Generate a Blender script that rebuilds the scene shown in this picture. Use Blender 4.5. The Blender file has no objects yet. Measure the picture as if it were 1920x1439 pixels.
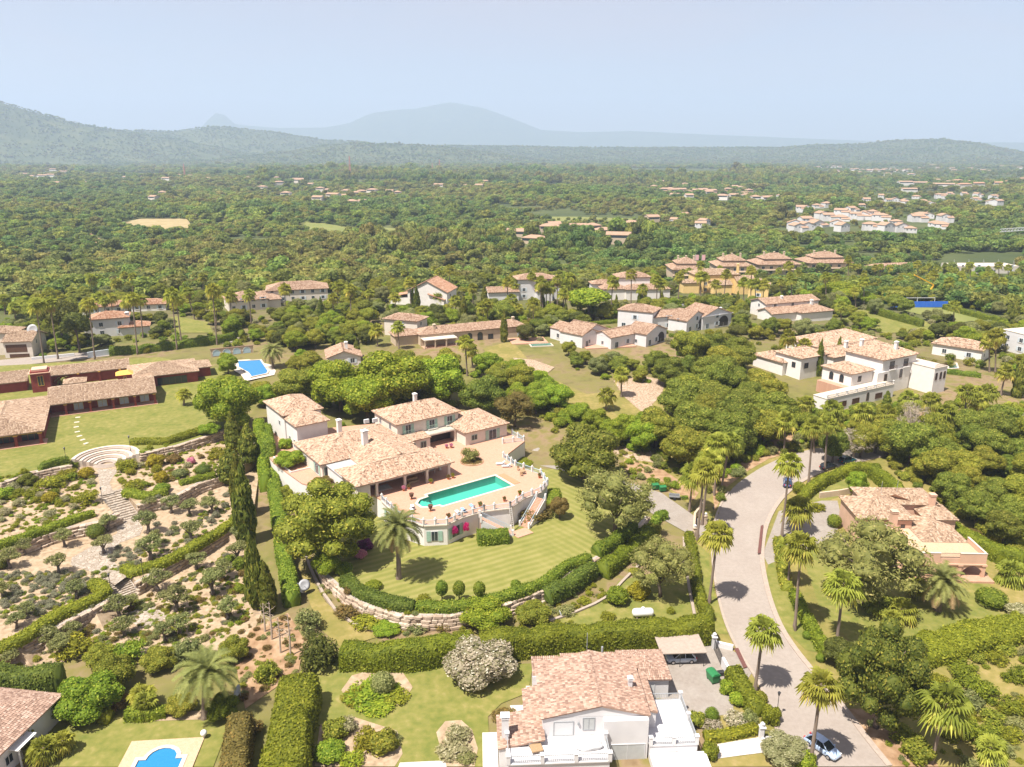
import bpy, bmesh, math, random
import numpy as np
from mathutils import Vector, Matrix
random.seed(7); RNG = np.random.default_rng(7)
S = bpy.context.scene; COL = S.collection
R = math.radians
# ------------------------------------------------------------------ camera, sky, sun, exposure
W0, H0, FPX, HORIZ, CAMZ = 1920.0, 1439.0, 1460.0, 285.0, 72.0
TILT = math.atan((H0/2-HORIZ)/FPX)
cd = bpy.data.cameras.new('camera'); cam = bpy.data.objects.new('camera', cd); COL.objects.link(cam)
cam.location = (0, 0, CAMZ); cam.rotation_euler = (math.pi/2-TILT, 0, 0)
cd.sensor_width = 36; cd.lens = 36*FPX/W0; cd.clip_start = 1; cd.clip_end = 60000
S.camera = cam
SUN_EL = R(63); SH = (0.74, 0.67)                       # direction in which shadows fall
S.world = bpy.data.worlds.new('World'); S.world.use_nodes = True
nt = S.world.node_tree; bg = nt.nodes['Background']
sky = nt.nodes.new('ShaderNodeTexSky'); sky.sky_type = 'NISHITA'; sky.sun_disc = False
sky.sun_elevation = SUN_EL; sky.sun_rotation = math.atan2(-SH[0], -SH[1]); sky.altitude = 900; sky.air_density = 1.0; sky.dust_density = .9; sky.ozone_density = 1.6
bg.inputs[1].default_value = 0.052
# a thin veil of high cloud over the whole sky
wtc = nt.nodes.new('ShaderNodeTexCoord'); wmp = nt.nodes.new('ShaderNodeMapping'); wmp.inputs['Scale'].default_value = (1.6, 2.4, 7.0); wn = nt.nodes.new('ShaderNodeTexNoise'); wn.inputs['Scale'].default_value = 1.3; wn.inputs['Detail'].default_value = 7; wn.inputs['Roughness'].default_value = .62; wn.inputs['Distortion'].default_value = .5
wr = nt.nodes.new('ShaderNodeMapRange'); wr.inputs['From Min'].default_value = .3; wr.inputs['From Max'].default_value = .72; wr.inputs['To Min'].default_value = .44; wr.inputs['To Max'].default_value = .86
wm = nt.nodes.new('ShaderNodeMix'); wm.data_type = 'RGBA'; wm.inputs[7].default_value = (4.75, 4.25, 4.6, 1)
nt.links.new(wtc.outputs['Generated'], wmp.inputs[0]); nt.links.new(wmp.outputs[0], wn.inputs['Vector']); nt.links.new(wn.outputs['Fac'], wr.inputs[0]); nt.links.new(wr.outputs[0], wm.inputs[0]); nt.links.new(sky.outputs[0], wm.inputs[6]); nt.links.new(wm.outputs[2], bg.inputs[0])
sl = bpy.data.lights.new('sun', 'SUN'); so = bpy.data.objects.new('sun', sl); COL.objects.link(so)
sl.energy = 3.8; sl.angle = R(0.55); sl.color = (1, .945, .86)
so.rotation_euler = Vector((SH[0]*math.cos(SUN_EL), SH[1]*math.cos(SUN_EL), -math.sin(SUN_EL))).to_track_quat('-Z', 'Y').to_euler()
so.location = (-60, -60, 150)
vs = S.view_settings; vs.view_transform = 'Standard'; vs.look = 'None'; vs.exposure = 1.5; vs.gamma = 1
S.cycles.max_bounces = 6; S.cycles.diffuse_bounces = 3; S.cycles.glossy_bounces = 2; S.cycles.transmission_bounces = 3
S.cycles.transparent_max_bounces = 6; S.cycles.volume_bounces = 1; S.cycles.caustics_reflective = False; S.cycles.caustics_refractive = False
# ------------------------------------------------------------------ projection helpers
CT, ST = math.cos(TILT), math.sin(TILT)
def at(px, py, z=0.0):
    u = (px-W0/2)/FPX; v = (H0/2-py)/FPX
    dy, dz = CT+v*ST, -ST+v*CT
    k = (z-CAMZ)/dz
    return Vector((u*k, dy*k, z))
def zat(x, y, py):                                       # height above (x,y) that shows at image row py
    v = (H0/2-py)/FPX
    # yc = y*ST + (z-C)*CT ; zc = y*CT - (z-C)*ST ; v = yc/zc
    return CAMZ + y*(v*CT-ST)/(CT+v*ST)
def xat(x, y, z, px):
    return (px-W0/2)/FPX*(y*CT-(z-CAMZ)*ST)
def inpoly(x, y, P):
    c = False; j = len(P)-1
    for i in range(len(P)):
        xi, yi = P[i]; xj, yj = P[j]
        if (yi > y) != (yj > y) and x < (xj-xi)*(y-yi)/(yj-yi)+xi: c = not c
        j = i
    return c
# ------------------------------------------------------------------ terrain function
CTRL = [(0,1439,0),(500,1439,0),(960,1439,0),(1400,1439,0),(1600,1439,-.3),(1920,1439,-.8),(640,1200,.4),(1000,1230,.2),(1340,1180,.2),(1450,1200,.2),(1390,1000,.8),
 (1500,870,1.8),(1620,850,2.4),(1750,830,3),(1920,800,3.4),(1700,1000,.8),(1920,1000,.8),(1920,1200,0),(1300,980,1),(1230,920,1.8),(1050,830,3.6),(1180,850,3.6),(1190,720,6),
 (0,1240,.2),(300,1240,.2),(-200,1100,.4),(150,1000,.6),(300,900,1.5),(560,1150,.8),(520,900,2.5),(500,800,5.5),(650,900,2.4),(800,1000,1.6),(900,1100,.8),(700,760,6.2),(900,640,7.6),(1200,640,7.2),(1450,700,5.6),(1700,780,4),(1900,700,4.5),
 (0,700,5.8),(150,760,5),(300,660,6.6),(500,640,7.4),(300,560,6),(700,560,6),(1100,560,6),(1500,560,5),(1850,560,4),(0,500,-2),(500,490,-4),(1000,495,-4),(1500,490,-2),(1900,490,-2)]
_P = np.array([at(*c)[:] for c in CTRL])
_n = len(_P)
_K = np.linalg.norm(_P[:, None, :2]-_P[None, :, :2], axis=2)
_A = np.zeros((_n+3, _n+3)); _A[:_n, :_n] = -_K - np.eye(_n)*3; _A[:_n, _n] = 1; _A[:_n, _n+1] = _P[:, 0]; _A[:_n, _n+2] = _P[:, 1]; _A[_n:, :_n] = _A[:_n, _n:].T
_Wt = np.linalg.solve(_A, np.concatenate([_P[:, 2], [0, 0, 0]]))
def sstep(a, b, x): t = np.clip((x-a)/(b-a), 0, 1); return t*t*(3-2*t)
def wob(x, y, s, seed=0):                                # cheap smooth noise
    a = seed*1.7
    return (np.sin(x/s+a)*np.cos(y/s*1.13+2*a)+.5*np.sin(x/s*2.3+y/s*1.1+3*a)+.35*np.cos(y/s*3.1-x/s*1.7+a)+.2*np.sin(x/s*5.3+a)*np.sin(y/s*4.7))/2.0
# skylines: (distance, spread, [(px, py) ...])
RIDGES = [
 (6300, 520, [(-700,209),(-300,184),(-60,188),(0,194),(60,201),(120,216),(180,230),(240,244),(300,252),(400,266),(520,290),(700,310)]),
 (7200, 650, [(-300,264),(150,264),(300,250),(380,251),(440,244),(470,242),(560,252),(640,264),(700,266),(800,285),(900,300)]),
 (5600, 480, [(400,300),(560,286),(640,272),(700,269),(760,270),(830,274),(880,280),(930,287),(1000,298),(1100,304),(1220,315)]),
 (7000, 900,[(700,285),(850,273),(930,274),(1100,277),(1250,277),(1420,277),(1480,273),(1560,272),(1620,266),(1700,265),(1760,271),(1830,283),(1900,297),(2000,300),(2300,296)]),
 (15500, 900, [(-400,272),(250,262),(330,256),(420,252),(435,240),(448,224),(460,219),(472,224),(486,238),(500,240),(560,244),(640,243),(680,236),(720,218),(760,212),(800,209),(830,203),(856,198),(885,203),(915,209),(950,222),(985,236),(1010,246),(1080,250),(1160,248),(1300,255),(1600,268),(1900,271),(2300,272)]),
]
_RD = []
for D, sg, pts in RIDGES:
    th = [math.atan((p[0]-W0/2)/FPX/ (CT)) for p in pts]
    hh = [CAMZ + D*(HORIZ-p[1])/FPX*.97 for p in pts]
    _RD.append((D, sg, np.array(th), np.array(hh)))
def gzv(x, y):                                           # terrain height, vectorised
    x = np.asarray(x, float); y = np.asarray(y, float)
    d = np.hypot(x, y)
    out = np.full(x.shape, 0.0); sh = x.shape
    X = x.ravel(); Y = y.ravel()
    z = np.empty(len(X))
    for i in range(0, len(X), 20000):
        k = np.sqrt((X[i:i+20000, None]-_P[None, :, 0])**2+(Y[i:i+20000, None]-_P[None, :, 1])**2)
        z[i:i+20000] = -k@_Wt[:_n]+_Wt[_n]+_Wt[_n+1]*X[i:i+20000]+_Wt[_n+2]*Y[i:i+20000]
    z = z.reshape(sh)
    far = -3+6*wob(x, y, 190, 1)*sstep(450, 900, d)+9*wob(x, y, 420, 2)*sstep(900, 1800, d)
    z = z*(1-sstep(380, 560, d))+far*sstep(380, 560, d)
    th = np.arctan2(x, y)
    for q, (D, sg, tt, hh) in enumerate(_RD):
        h = np.interp(th, tt, hh, left=hh[0], right=hh[-1])
        edge = sstep(tt[0]-.12, tt[0], th)*(1-sstep(tt[-1], tt[-1]+.12, th)) if q in (2,) else 1.0
        prof = np.exp(-((d-D)/sg)**2)
        rel = 1+(.16 if q < 4 else .05)*wob(x, y, 300 if q < 4 else 700, q+3)*(1-prof**3)
        z = np.maximum(z, (h*edge)*prof*rel-6)
    return z
PLATS = []                                               # (polygon xy, z, bbox)
def gz(x, y):
    for P, z, b in PLATS:
        if b[0] <= x <= b[2] and b[1] <= y <= b[3] and inpoly(x, y, P): return z
    return float(gzv(np.array([x]), np.array([y]))[0])
def gp(px, py, h=0.0):                                   # ground point seen at a pixel (or h above it)
    z = 2.0
    for i in range(14):
        p = at(px, py, z+h if z+h < CAMZ-3 else CAMZ-3)
        z2 = gz(p.x, p.y)
        if abs(z2-z) < .02: z = z2; break
        z = z2 if i < 5 else .5*(z+z2)
    p = at(px, py, z+h); return Vector((p.x, p.y, gz(p.x, p.y)))
def add_plat(px_poly, z):
    P = [tuple(at(a, b, z)[:2]) for a, b in px_poly]
    xs = [p[0] for p in P]; ys = [p[1] for p in P]
    PLATS.insert(0, (P, z, (min(xs), min(ys), max(xs), max(ys)))); return P
# ------------------------------------------------------------------ object helpers
def tag(o, label=None, cat=None, group=None, kind=None):
    if label: o['label'] = label
    if cat: o['category'] = cat
    if group: o['group'] = group
    if kind: o['kind'] = kind
    return o
def ordinal(k): return '%d%s' % (k, 'th' if 10 <= k % 100 <= 20 else {1: 'st', 2: 'nd', 3: 'rd'}.get(k % 10, 'th'))
def empty(name, loc=(0, 0, 0), rz=0.0):
    o = bpy.data.objects.new(name, None); o.location = loc; o.rotation_euler = (0, 0, rz); o.empty_display_size = .3
    COL.objects.link(o); return o
def thing(name, label, cat, loc=(0, 0, 0), rz=0.0, group=None):
    return tag(empty(name, loc, rz), label, cat, group)
def link(name, me, parent=None, mat=None):
    o = bpy.data.objects.new(name, me); COL.objects.link(o)
    if parent: o.parent = parent
    if mat:
        if not me.materials: me.materials.append(mat)
        elif me.materials[0] != mat:
            o.material_slots[0].link = 'OBJECT'; o.material_slots[0].material = mat
    return o
class MB:
    def __init__(s): s.v = []; s.f = []; s.r = []
    def add(s, vs, fs, r=None):
        b = len(s.v); s.v += [tuple(q) for q in vs]; s.f += [tuple(b+i for i in f) for f in fs]
        s.r += [r if r is not None else .5]*len(fs); return s
    def box(s, x0, y0, z0, x1, y1, z1, r=None):
        return s.add([(x0,y0,z0),(x1,y0,z0),(x1,y1,z0),(x0,y1,z0),(x0,y0,z1),(x1,y0,z1),(x1,y1,z1),(x0,y1,z1)],
                     [(3,2,1,0),(4,5,6,7),(0,1,5,4),(1,2,6,5),(2,3,7,6),(3,0,4,7)], r)
    def bar(s, a, b, w, h=None, r=None):                  # box beam from a to b
        a = Vector(a); b = Vector(b); h = h or w; d = (b-a)
        if d.length < 1e-6: return s
        d.normalize(); up = Vector((0, 0, 1)) if abs(d.z) < .95 else Vector((0, 1, 0))
        sx = d.cross(up).normalized()*w/2; sz = sx.cross(d).normalized()*h/2
        vs = [p+i*sx+j*sz for p in (a, b) for i, j in ((-1,-1),(1,-1),(1,1),(-1,1))]
        return s.add(vs, [(0,1,2,3),(7,6,5,4),(0,4,5,1),(1,5,6,2),(2,6,7,3),(3,7,4,0)], r)
    def tube(s, path, rad, n=8, cap=True, r=None):
        path = [Vector(p) for p in path]; rr = rad if isinstance(rad, (list, tuple)) else [rad]*len(path)
        vs = []; fs = []
        for i, p in enumerate(path):
            d = (path[min(i+1, len(path)-1)]-path[max(i-1, 0)]).normalized()
            a = d.orthogonal().normalized() if abs(d.z) < .9 else Vector((1, 0, 0)); a = (a-d*a.dot(d)).normalized(); b = d.cross(a)
            for k in range(n):
                t = 2*math.pi*k/n; vs.append(p+(a*math.cos(t)+b*math.sin(t))*rr[i])
            if i:
                for k in range(n): fs.append(((i-1)*n+k, (i-1)*n+(k+1) % n, i*n+(k+1) % n, i*n+k))
        if cap: fs += [tuple(range(n-1, -1, -1)), tuple(range(len(vs)-n, len(vs)))]
        return s.add(vs, fs, r)
    def lathe(s, prof, c=(0, 0, 0), n=12, r=None):
        vs = []; fs = []
        for i, (rd, z) in enumerate(prof):
            for k in range(n):
                t = 2*math.pi*k/n; vs.append((c[0]+rd*math.cos(t), c[1]+rd*math.sin(t), c[2]+z))
            if i:
                for k in range(n): fs.append(((i-1)*n+k, (i-1)*n+(k+1) % n, i*n+(k+1) % n, i*n+k))
        fs += [tuple(range(n-1, -1, -1)), tuple(range(len(vs)-n, len(vs)))]
        return s.add(vs, fs, r)
    def prism(s, poly, z0, z1, r=None):                   # poly in xy, either winding
        A = sum(poly[i][0]*poly[(i+1) % len(poly)][1]-poly[(i+1) % len(poly)][0]*poly[i][1] for i in range(len(poly)))
        P = list(poly) if A > 0 else list(poly)[::-1]; n = len(P)
        za = z0 if isinstance(z0, (list, tuple)) else [z0]*n
        zb = z1 if isinstance(z1, (list, tuple)) else [z1]*n
        vs = [(P[i][0], P[i][1], za[i]) for i in range(n)]+[(P[i][0], P[i][1], zb[i]) for i in range(n)]
        return s.add(vs, [tuple(range(n-1, -1, -1)), tuple(range(n, 2*n))]+[(i, (i+1) % n, n+(i+1) % n, n+i) for i in range(n)], r)
    def ball(s, c, rx, ry, rz, seed=0, nz=.0, seg=12, rings=8, r=None):
        rg = random.Random(seed); vs = []; fs = []
        ph = [rg.uniform(0, 6.3) for _ in range(6)]
        for i in range(rings+1):
            t = math.pi*i/rings
            for k in range(seg):
                p = 2*math.pi*k/seg
                q = 1+nz*(math.sin(3*p+ph[0]+2*t)+math.sin(5*p+ph[1]-3*t)+math.sin(4*t+ph[2]+p*2))/2
                vs.append((c[0]+rx*q*math.sin(t)*math.cos(p), c[1]+ry*q*math.sin(t)*math.sin(p), c[2]-rz*q*math.cos(t)))
            if i:
                for k in range(seg): fs.append(((i-1)*seg+k, (i-1)*seg+(k+1) % seg, i*seg+(k+1) % seg, i*seg+k))
        return s.add(vs, fs, r)
    def mesh(s, name, mat=None, smooth=False, rnd=False):
        me = bpy.data.meshes.new(name); me.from_pydata(s.v, [], s.f)
        if rnd:
            a = me.attributes.new('rnd', 'FLOAT', 'FACE'); a.data.foreach_set('value', s.r)
        if mat: me.materials.append(mat)
        if smooth: me.polygons.foreach_set('use_smooth', [True]*len(me.polygons))
        me.update(); return me
    def build(s, name, mat, parent=None, smooth=False, rnd=False):
        o = bpy.data.objects.new(name, s.mesh(name, mat, smooth, rnd)); COL.objects.link(o)
        if parent: o.parent = parent
        return o
def npmesh(name, V, F, rnd=None, mat=None, smooth=False):  # V (n,3), F (m,k) numpy, all faces k-gons
    me = bpy.data.meshes.new(name); m, k = F.shape
    me.vertices.add(len(V)); me.vertices.foreach_set('co', np.ascontiguousarray(V, dtype=np.float32).ravel())
    me.loops.add(m*k); me.loops.foreach_set('vertex_index', np.ascontiguousarray(F, dtype=np.int32).ravel())
    me.polygons.add(m); me.polygons.foreach_set('loop_start', np.arange(0, m*k, k, dtype=np.int32))
    if rnd is not None:
        a = me.attributes.new('rnd', 'FLOAT', 'FACE'); a.data.foreach_set('value', np.asarray(rnd, dtype=np.float32))
    if smooth: me.polygons.foreach_set('use_smooth', np.ones(m, dtype=bool))
    if mat: me.materials.append(mat)
    me.update(calc_edges=True); return me
# ------------------------------------------------------------------ materials
def srgb(r, g, b):
    f = lambda c: (c/255/12.92 if c/255 <= .04045 else ((c/255+.055)/1.055)**2.4)
    return (f(r), f(g), f(b), 1)
M = {}
def newmat(name):
    m = bpy.data.materials.new(name); m.use_nodes = True; M[name] = m
    return m, m.node_tree.nodes, m.node_tree.links, m.node_tree.nodes['Principled BSDF']
def L4(c): return (c[0], c[1], c[2], 1)
def ramp(N, stops):
    r = N.new('ShaderNodeValToRGB'); e = r.color_ramp.elements
    while len(e) < len(stops): e.new(.5)
    for i, (p, c) in enumerate(stops): e[i].position = p; e[i].color = L4(c)
    return r
def plain(name, c, rough=.7, noise=.12, scale=1.5, spec=.3, bump=0, bscale=8, metal=0):
    m, N, K, b = newmat(name)
    tc = N.new('ShaderNodeTexCoord'); n = N.new('ShaderNodeTexNoise'); n.inputs['Scale'].default_value = scale; n.inputs['Detail'].default_value = 6
    K.new(tc.outputs['Object'], n.inputs['Vector'])
    r = ramp(N, [(.3, [x*(1-noise) for x in c[:3]]), (.7, [min(1, x*(1+noise)) for x in c[:3]])])
    K.new(n.outputs['Fac'], r.inputs[0]); K.new(r.outputs[0], b.inputs['Base Color'])
    b.inputs['Roughness'].default_value = rough; b.inputs['Specular IOR Level'].default_value = spec; b.inputs['Metallic'].default_value = metal
    if bump:
        n2 = N.new('ShaderNodeTexNoise'); n2.inputs['Scale'].default_value = bscale; n2.inputs['Detail'].default_value = 4; K.new(tc.outputs['Object'], n2.inputs['Vector'])
        bp = N.new('ShaderNodeBump'); bp.inputs['Strength'].default_value = bump; bp.inputs['Distance'].default_value = .05
        K.new(n2.outputs['Fac'], bp.inputs['Height']); K.new(bp.outputs[0], b.inputs['Normal'])
    return m
def leaf(name, c1, c2, c3=None, trans=.46, objvar=.12, patch=.30, k=(2.25, 2.0, .85)):
    """leaf colour: per-leaf 'rnd' attribute between c1 and c2 (c3 for a few), a slow patch noise and a shift per plant"""
    c1, c2, c3 = [tuple(min(.8, x*y) for x, y in zip(c, k)) for c in (c1, c2, c3 or c2)]
    m, N, K, b = newmat(name)
    a = N.new('ShaderNodeAttribute'); a.attribute_name = 'rnd'
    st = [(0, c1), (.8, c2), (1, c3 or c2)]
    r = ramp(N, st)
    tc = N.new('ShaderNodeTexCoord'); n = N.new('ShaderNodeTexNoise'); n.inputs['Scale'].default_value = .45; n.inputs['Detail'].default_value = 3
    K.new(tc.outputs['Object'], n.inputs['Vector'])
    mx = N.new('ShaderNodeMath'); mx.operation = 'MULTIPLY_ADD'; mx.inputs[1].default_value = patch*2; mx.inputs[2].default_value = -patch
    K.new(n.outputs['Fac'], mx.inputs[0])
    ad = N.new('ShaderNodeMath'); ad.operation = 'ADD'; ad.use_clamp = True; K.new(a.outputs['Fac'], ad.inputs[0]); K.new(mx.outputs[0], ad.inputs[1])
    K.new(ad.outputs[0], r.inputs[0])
    oi = N.new('ShaderNodeObjectInfo')
    hs = N.new('ShaderNodeHueSaturation')
    m1 = N.new('ShaderNodeMapRange'); m1.inputs['To Min'].default_value = .5-objvar*.14; m1.inputs['To Max'].default_value = .5+objvar*.10
    m2 = N.new('ShaderNodeMapRange'); m2.inputs['To Min'].default_value = 1-objvar*1.2; m2.inputs['To Max'].default_value = 1+objvar*1.2
    ml = N.new('ShaderNodeMath'); ml.operation = 'FRACT'; mm = N.new('ShaderNodeMath'); mm.operation = 'MULTIPLY'; mm.inputs[1].default_value = 7.31
    K.new(oi.outputs['Random'], m1.inputs[0]); K.new(oi.outputs['Random'], mm.inputs[0]); K.new(mm.outputs[0], ml.inputs[0]); K.new(ml.outputs[0], m2.inputs[0])
    K.new(m1.outputs[0], hs.inputs['Hue']); K.new(m2.outputs[0], hs.inputs['Value']); K.new(r.outputs[0], hs.inputs['Color'])
    K.new(hs.outputs[0], b.inputs['Base Color']); b.inputs['Roughness'].default_value = .65; b.inputs['Specular IOR Level'].default_value = .2
    if trans:
        t = N.new('ShaderNodeBsdfTranslucent'); K.new(hs.outputs[0], t.inputs[0])
        mi = N.new('ShaderNodeMixShader'); mi.inputs[0].default_value = trans
        K.new(b.outputs[0], mi.inputs[1]); K.new(t.outputs[0], mi.inputs[2]); K.new(mi.outputs[0], N['Material Output'].inputs[0])
    return m
def mapped(name, stops, scale, rough=.9, detail=8, stops2=None, scale2=.02, bump=0, dist=.0, spec=.15):
    m, N, K, b = newmat(name)
    g = N.new('ShaderNodeNewGeometry'); n = N.new('ShaderNodeTexNoise'); n.inputs['Scale'].default_value = scale; n.inputs['Detail'].default_value = detail; n.inputs['Distortion'].default_value = dist
    K.new(g.outputs['Position'], n.inputs['Vector']); r = ramp(N, stops); K.new(n.outputs['Fac'], r.inputs[0]); out = r.outputs[0]
    if stops2:
        n2 = N.new('ShaderNodeTexNoise'); n2.inputs['Scale'].default_value = scale2; n2.inputs['Detail'].default_value = 5; K.new(g.outputs['Position'], n2.inputs['Vector'])
        r2 = ramp(N, [(.42, (0,0,0)), (.6, (1,1,1))]); K.new(n2.outputs['Fac'], r2.inputs[0])
        r3 = ramp(N, stops2); K.new(n.outputs['Fac'], r3.inputs[0])
        mx = N.new('ShaderNodeMix'); mx.data_type = 'RGBA'; K.new(r2.outputs[0], mx.inputs[0]); K.new(r.outputs[0], mx.inputs[6]); K.new(r3.outputs[0], mx.inputs[7]); out = mx.outputs[2]
    K.new(out, b.inputs['Base Color']); b.inputs['Roughness'].default_value = rough; b.inputs['Specular IOR Level'].default_value = spec
    if bump:
        bp = N.new('ShaderNodeBump'); bp.inputs['Strength'].default_value = bump; bp.inputs['Distance'].default_value = .15; K.new(n.outputs['Fac'], bp.inputs['Height']); K.new(bp.outputs[0], b.inputs['Normal'])
    return m
# ------------------------------------------------------------------ palette
plain('white_wall', (.68,.64,.60), .8, .05, .8); plain('cream_wall', (.62,.55,.47), .8, .06, .8); plain('bright_white', (.60,.58,.575), .75, .05, .6)
plain('pink_wall', (.58,.37,.26), .8, .07, .6); plain('yellow_wall', (.70,.50,.22), .8, .08, .6); plain('red_wall', (.23,.048,.040), .8, .15, .9)
plain('sand_wall', (.50,.39,.28), .85, .08, .7); plain('ochre_trim', (.62,.36,.08), .7, .1, 2); plain('stone_grey', (.36,.31,.27), .9, .2, 2.5, bump=.3)
plain('green_shutter', (.30,.44,.36), .6, .08, 3); plain('pale_door', (.55,.60,.64), .5, .05, 2); plain('white_frame', (.55,.55,.55), .5, .03, 3)
plain('brown_wood', (.10,.048,.028), .6, .2, 4); plain('dark_metal', (.03,.03,.032), .4, .1, 5, .5); plain('grey_metal', (.30,.31,.32), .45, .1, 5, .5)
plain('opening_shade', (.05,.042,.038), .8, .2, 1.2); plain('terracotta', (.42,.17,.08), .75, .12, 4); plain('blue_rail', (.40,.52,.60), .5, .06, 4)  # the near-black first one paints the shade inside openings
plain('canvas_white', (.62,.61,.60), .8, .03, 3); plain('bark', (.13,.095,.07), .95, .3, 6, bump=.5); plain('palm_bark', (.20,.15,.115), .95, .25, 7, bump=.5)
plain('olive_bark', (.16,.13,.11), .95, .3, 7, bump=.5); plain('dead_wood', (.40,.32,.25), .95, .2, 6); plain('wicker', (.33,.22,.12), .8, .2, 8)
plain('green_plastic', (.02,.16,.05), .45, .1, 2, .5); plain('black_plastic', (.02,.02,.022), .5, .1, 2, .5); plain('red_paint', (.5,.03,.03), .5, .1, 2)
plain('kerb_stone', (.34,.275,.225), .9, .1, 2); plain('coping', (.56,.48,.39), .8, .06, 2); plain('cushion_blue', (.22,.35,.55), .8, .1, 3)
plain('tank_white', (.66,.66,.65), .35, .02, 1, .5); plain('pergola_slat', (.75,.74,.72), .7, .05, 3); plain('grate', (.13,.055,.045), .8, .2, 5)
plain('tarp', (.52,.52,.52), .8, .05, 3, bump=.4, bscale=2); plain('skylight', (.42,.43,.42), .35, .08, 1.5, .5); plain('yellow_crane', (.70,.40,.03), .5, .1, 1)
plain('orange_tile', (.5,.13,.05), .6, .1, 2); plain('concrete', (.55,.50,.45), .9, .08, 1.2); plain('blue_court', (.03,.13,.55), .6, .06, 1); plain('pink_awning', (.63,.36,.36), .7, .1, 2)
plain('dish', (.34,.34,.35), .5, .04, 2); plain('pylon_red', (.45,.2,.15), .7, .1, 2)
m = plain('glass', (.03,.04,.05), .08, .2, .5, .6)
m = plain('car_glass', (.02,.025,.03), .05, .1, 1, .7)
for nm, c in (('car_silver', (.42,.47,.55)), ('car_blue', (.03,.06,.14)), ('car_black', (.012,.013,.018)), ('car_teal', (.01,.07,.09)), ('car_white', (.36,.45,.60))):
    m = plain(nm, c, .25, .02, 1, .6); m.node_tree.nodes['Principled BSDF'].inputs['Coat Weight'].default_value = .6
plain('tyre', (.02,.02,.02), .9, .1, 4); plain('rim', (.5,.5,.52), .3, .05, 4, .5, metal=.8)
# roof tiles: colour per tile from 'rnd', plus old patches
def tilemat(name, stops, patch=.35, pscale=.5):
    m, N, K, b = newmat(name)
    a = N.new('ShaderNodeAttribute'); a.attribute_name = 'rnd'; tc = N.new('ShaderNodeTexCoord')
    n = N.new('ShaderNodeTexNoise'); n.inputs['Scale'].default_value = pscale; n.inputs['Detail'].default_value = 7; n.inputs['Roughness'].default_value = .7
    K.new(tc.outputs['Object'], n.inputs['Vector'])
    mx = N.new('ShaderNodeMath'); mx.operation = 'MULTIPLY_ADD'; mx.inputs[1].default_value = patch*2; mx.inputs[2].default_value = -patch; K.new(n.outputs['Fac'], mx.inputs[0])
    ad = N.new('ShaderNodeMath'); ad.operation = 'ADD'; ad.use_clamp = True; K.new(a.outputs['Fac'], ad.inputs[0]); K.new(mx.outputs[0], ad.inputs[1])
    r = ramp(N, stops); K.new(ad.outputs[0], r.inputs[0]); K.new(r.outputs[0], b.inputs['Base Color']); b.inputs['Roughness'].default_value = .9; b.inputs['Specular IOR Level'].default_value = .15
    return m
tilemat('tile_villa', [(0,(.19,.12,.082)),(.22,(.34,.22,.148)),(.55,(.44,.30,.208)),(1,(.52,.385,.285))], .5, 1.1)
tilemat('tile_brown', [(0,(.22,.14,.105)),(.4,(.33,.215,.16)),(.8,(.40,.275,.21)),(1,(.45,.33,.26))], .3, .6)
tilemat('tile_pale', [(0,(.21,.135,.09)),(.4,(.33,.225,.15)),(.8,(.41,.295,.205)),(1,(.47,.355,.265))], .4, .5)
tilemat('tile_pinkish', [(0,(.22,.13,.085)),(.5,(.345,.225,.155)),(1,(.43,.31,.225))], .4, .5)
tilemat('tile_orange', [(0,(.25,.12,.07)),(.5,(.38,.21,.13)),(1,(.45,.30,.21))], .4, .5)
def pavemat(name, c1, c2, cm, scale, rough=.85, rotz=0, brick=True):
    m, N, K, b = newmat(name); g = N.new('ShaderNodeTexCoord'); mp = N.new('ShaderNodeMapping'); mp.inputs['Rotation'].default_value = (0, 0, rotz); K.new(g.outputs['Object'], mp.inputs[0])
    if brick:
        t = N.new('ShaderNodeTexBrick'); t.inputs['Scale'].default_value = scale; t.offset = 0; t.inputs['Color1'].default_value = L4(c1); t.inputs['Color2'].default_value = L4(c2); t.inputs['Mortar'].default_value = L4(cm)
        t.inputs['Mortar Size'].default_value = .03; t.inputs['Brick Width'].default_value = .5; t.inputs['Row Height'].default_value = .5; K.new(mp.outputs[0], t.inputs[0]); K.new(t.outputs[0], b.inputs['Base Color'])
    else:
        v = N.new('ShaderNodeTexVoronoi'); v.inputs['Scale'].default_value = scale; K.new(mp.outputs[0], v.inputs[0])
        v2 = N.new('ShaderNodeTexVoronoi'); v2.feature = 'DISTANCE_TO_EDGE'; v2.inputs['Scale'].default_value = scale; K.new(mp.outputs[0], v2.inputs[0])
        r = ramp(N, [(0, c1), (1, c2)]); K.new(v.outputs['Color'], r.inputs[0]); r2 = ramp(N, [(.03, (0,0,0)), (.08, (1,1,1))]); K.new(v2.outputs[0], r2.inputs[0])
        mx = N.new('ShaderNodeMix'); mx.data_type = 'RGBA'; mx.inputs[6].default_value = L4(cm); K.new(r2.outputs[0], mx.inputs[0]); K.new(r.outputs[0], mx.inputs[7]); K.new(mx.outputs[2], b.inputs['Base Color'])
        bp = N.new('ShaderNodeBump'); bp.inputs['Strength'].default_value = .4; bp.inputs['Distance'].default_value = .04; K.new(r2.outputs[0], bp.inputs['Height']); K.new(bp.outputs[0], b.inputs['Normal'])
    b.inputs['Roughness'].default_value = rough; b.inputs['Specular IOR Level'].default_value = .2
    return m
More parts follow.
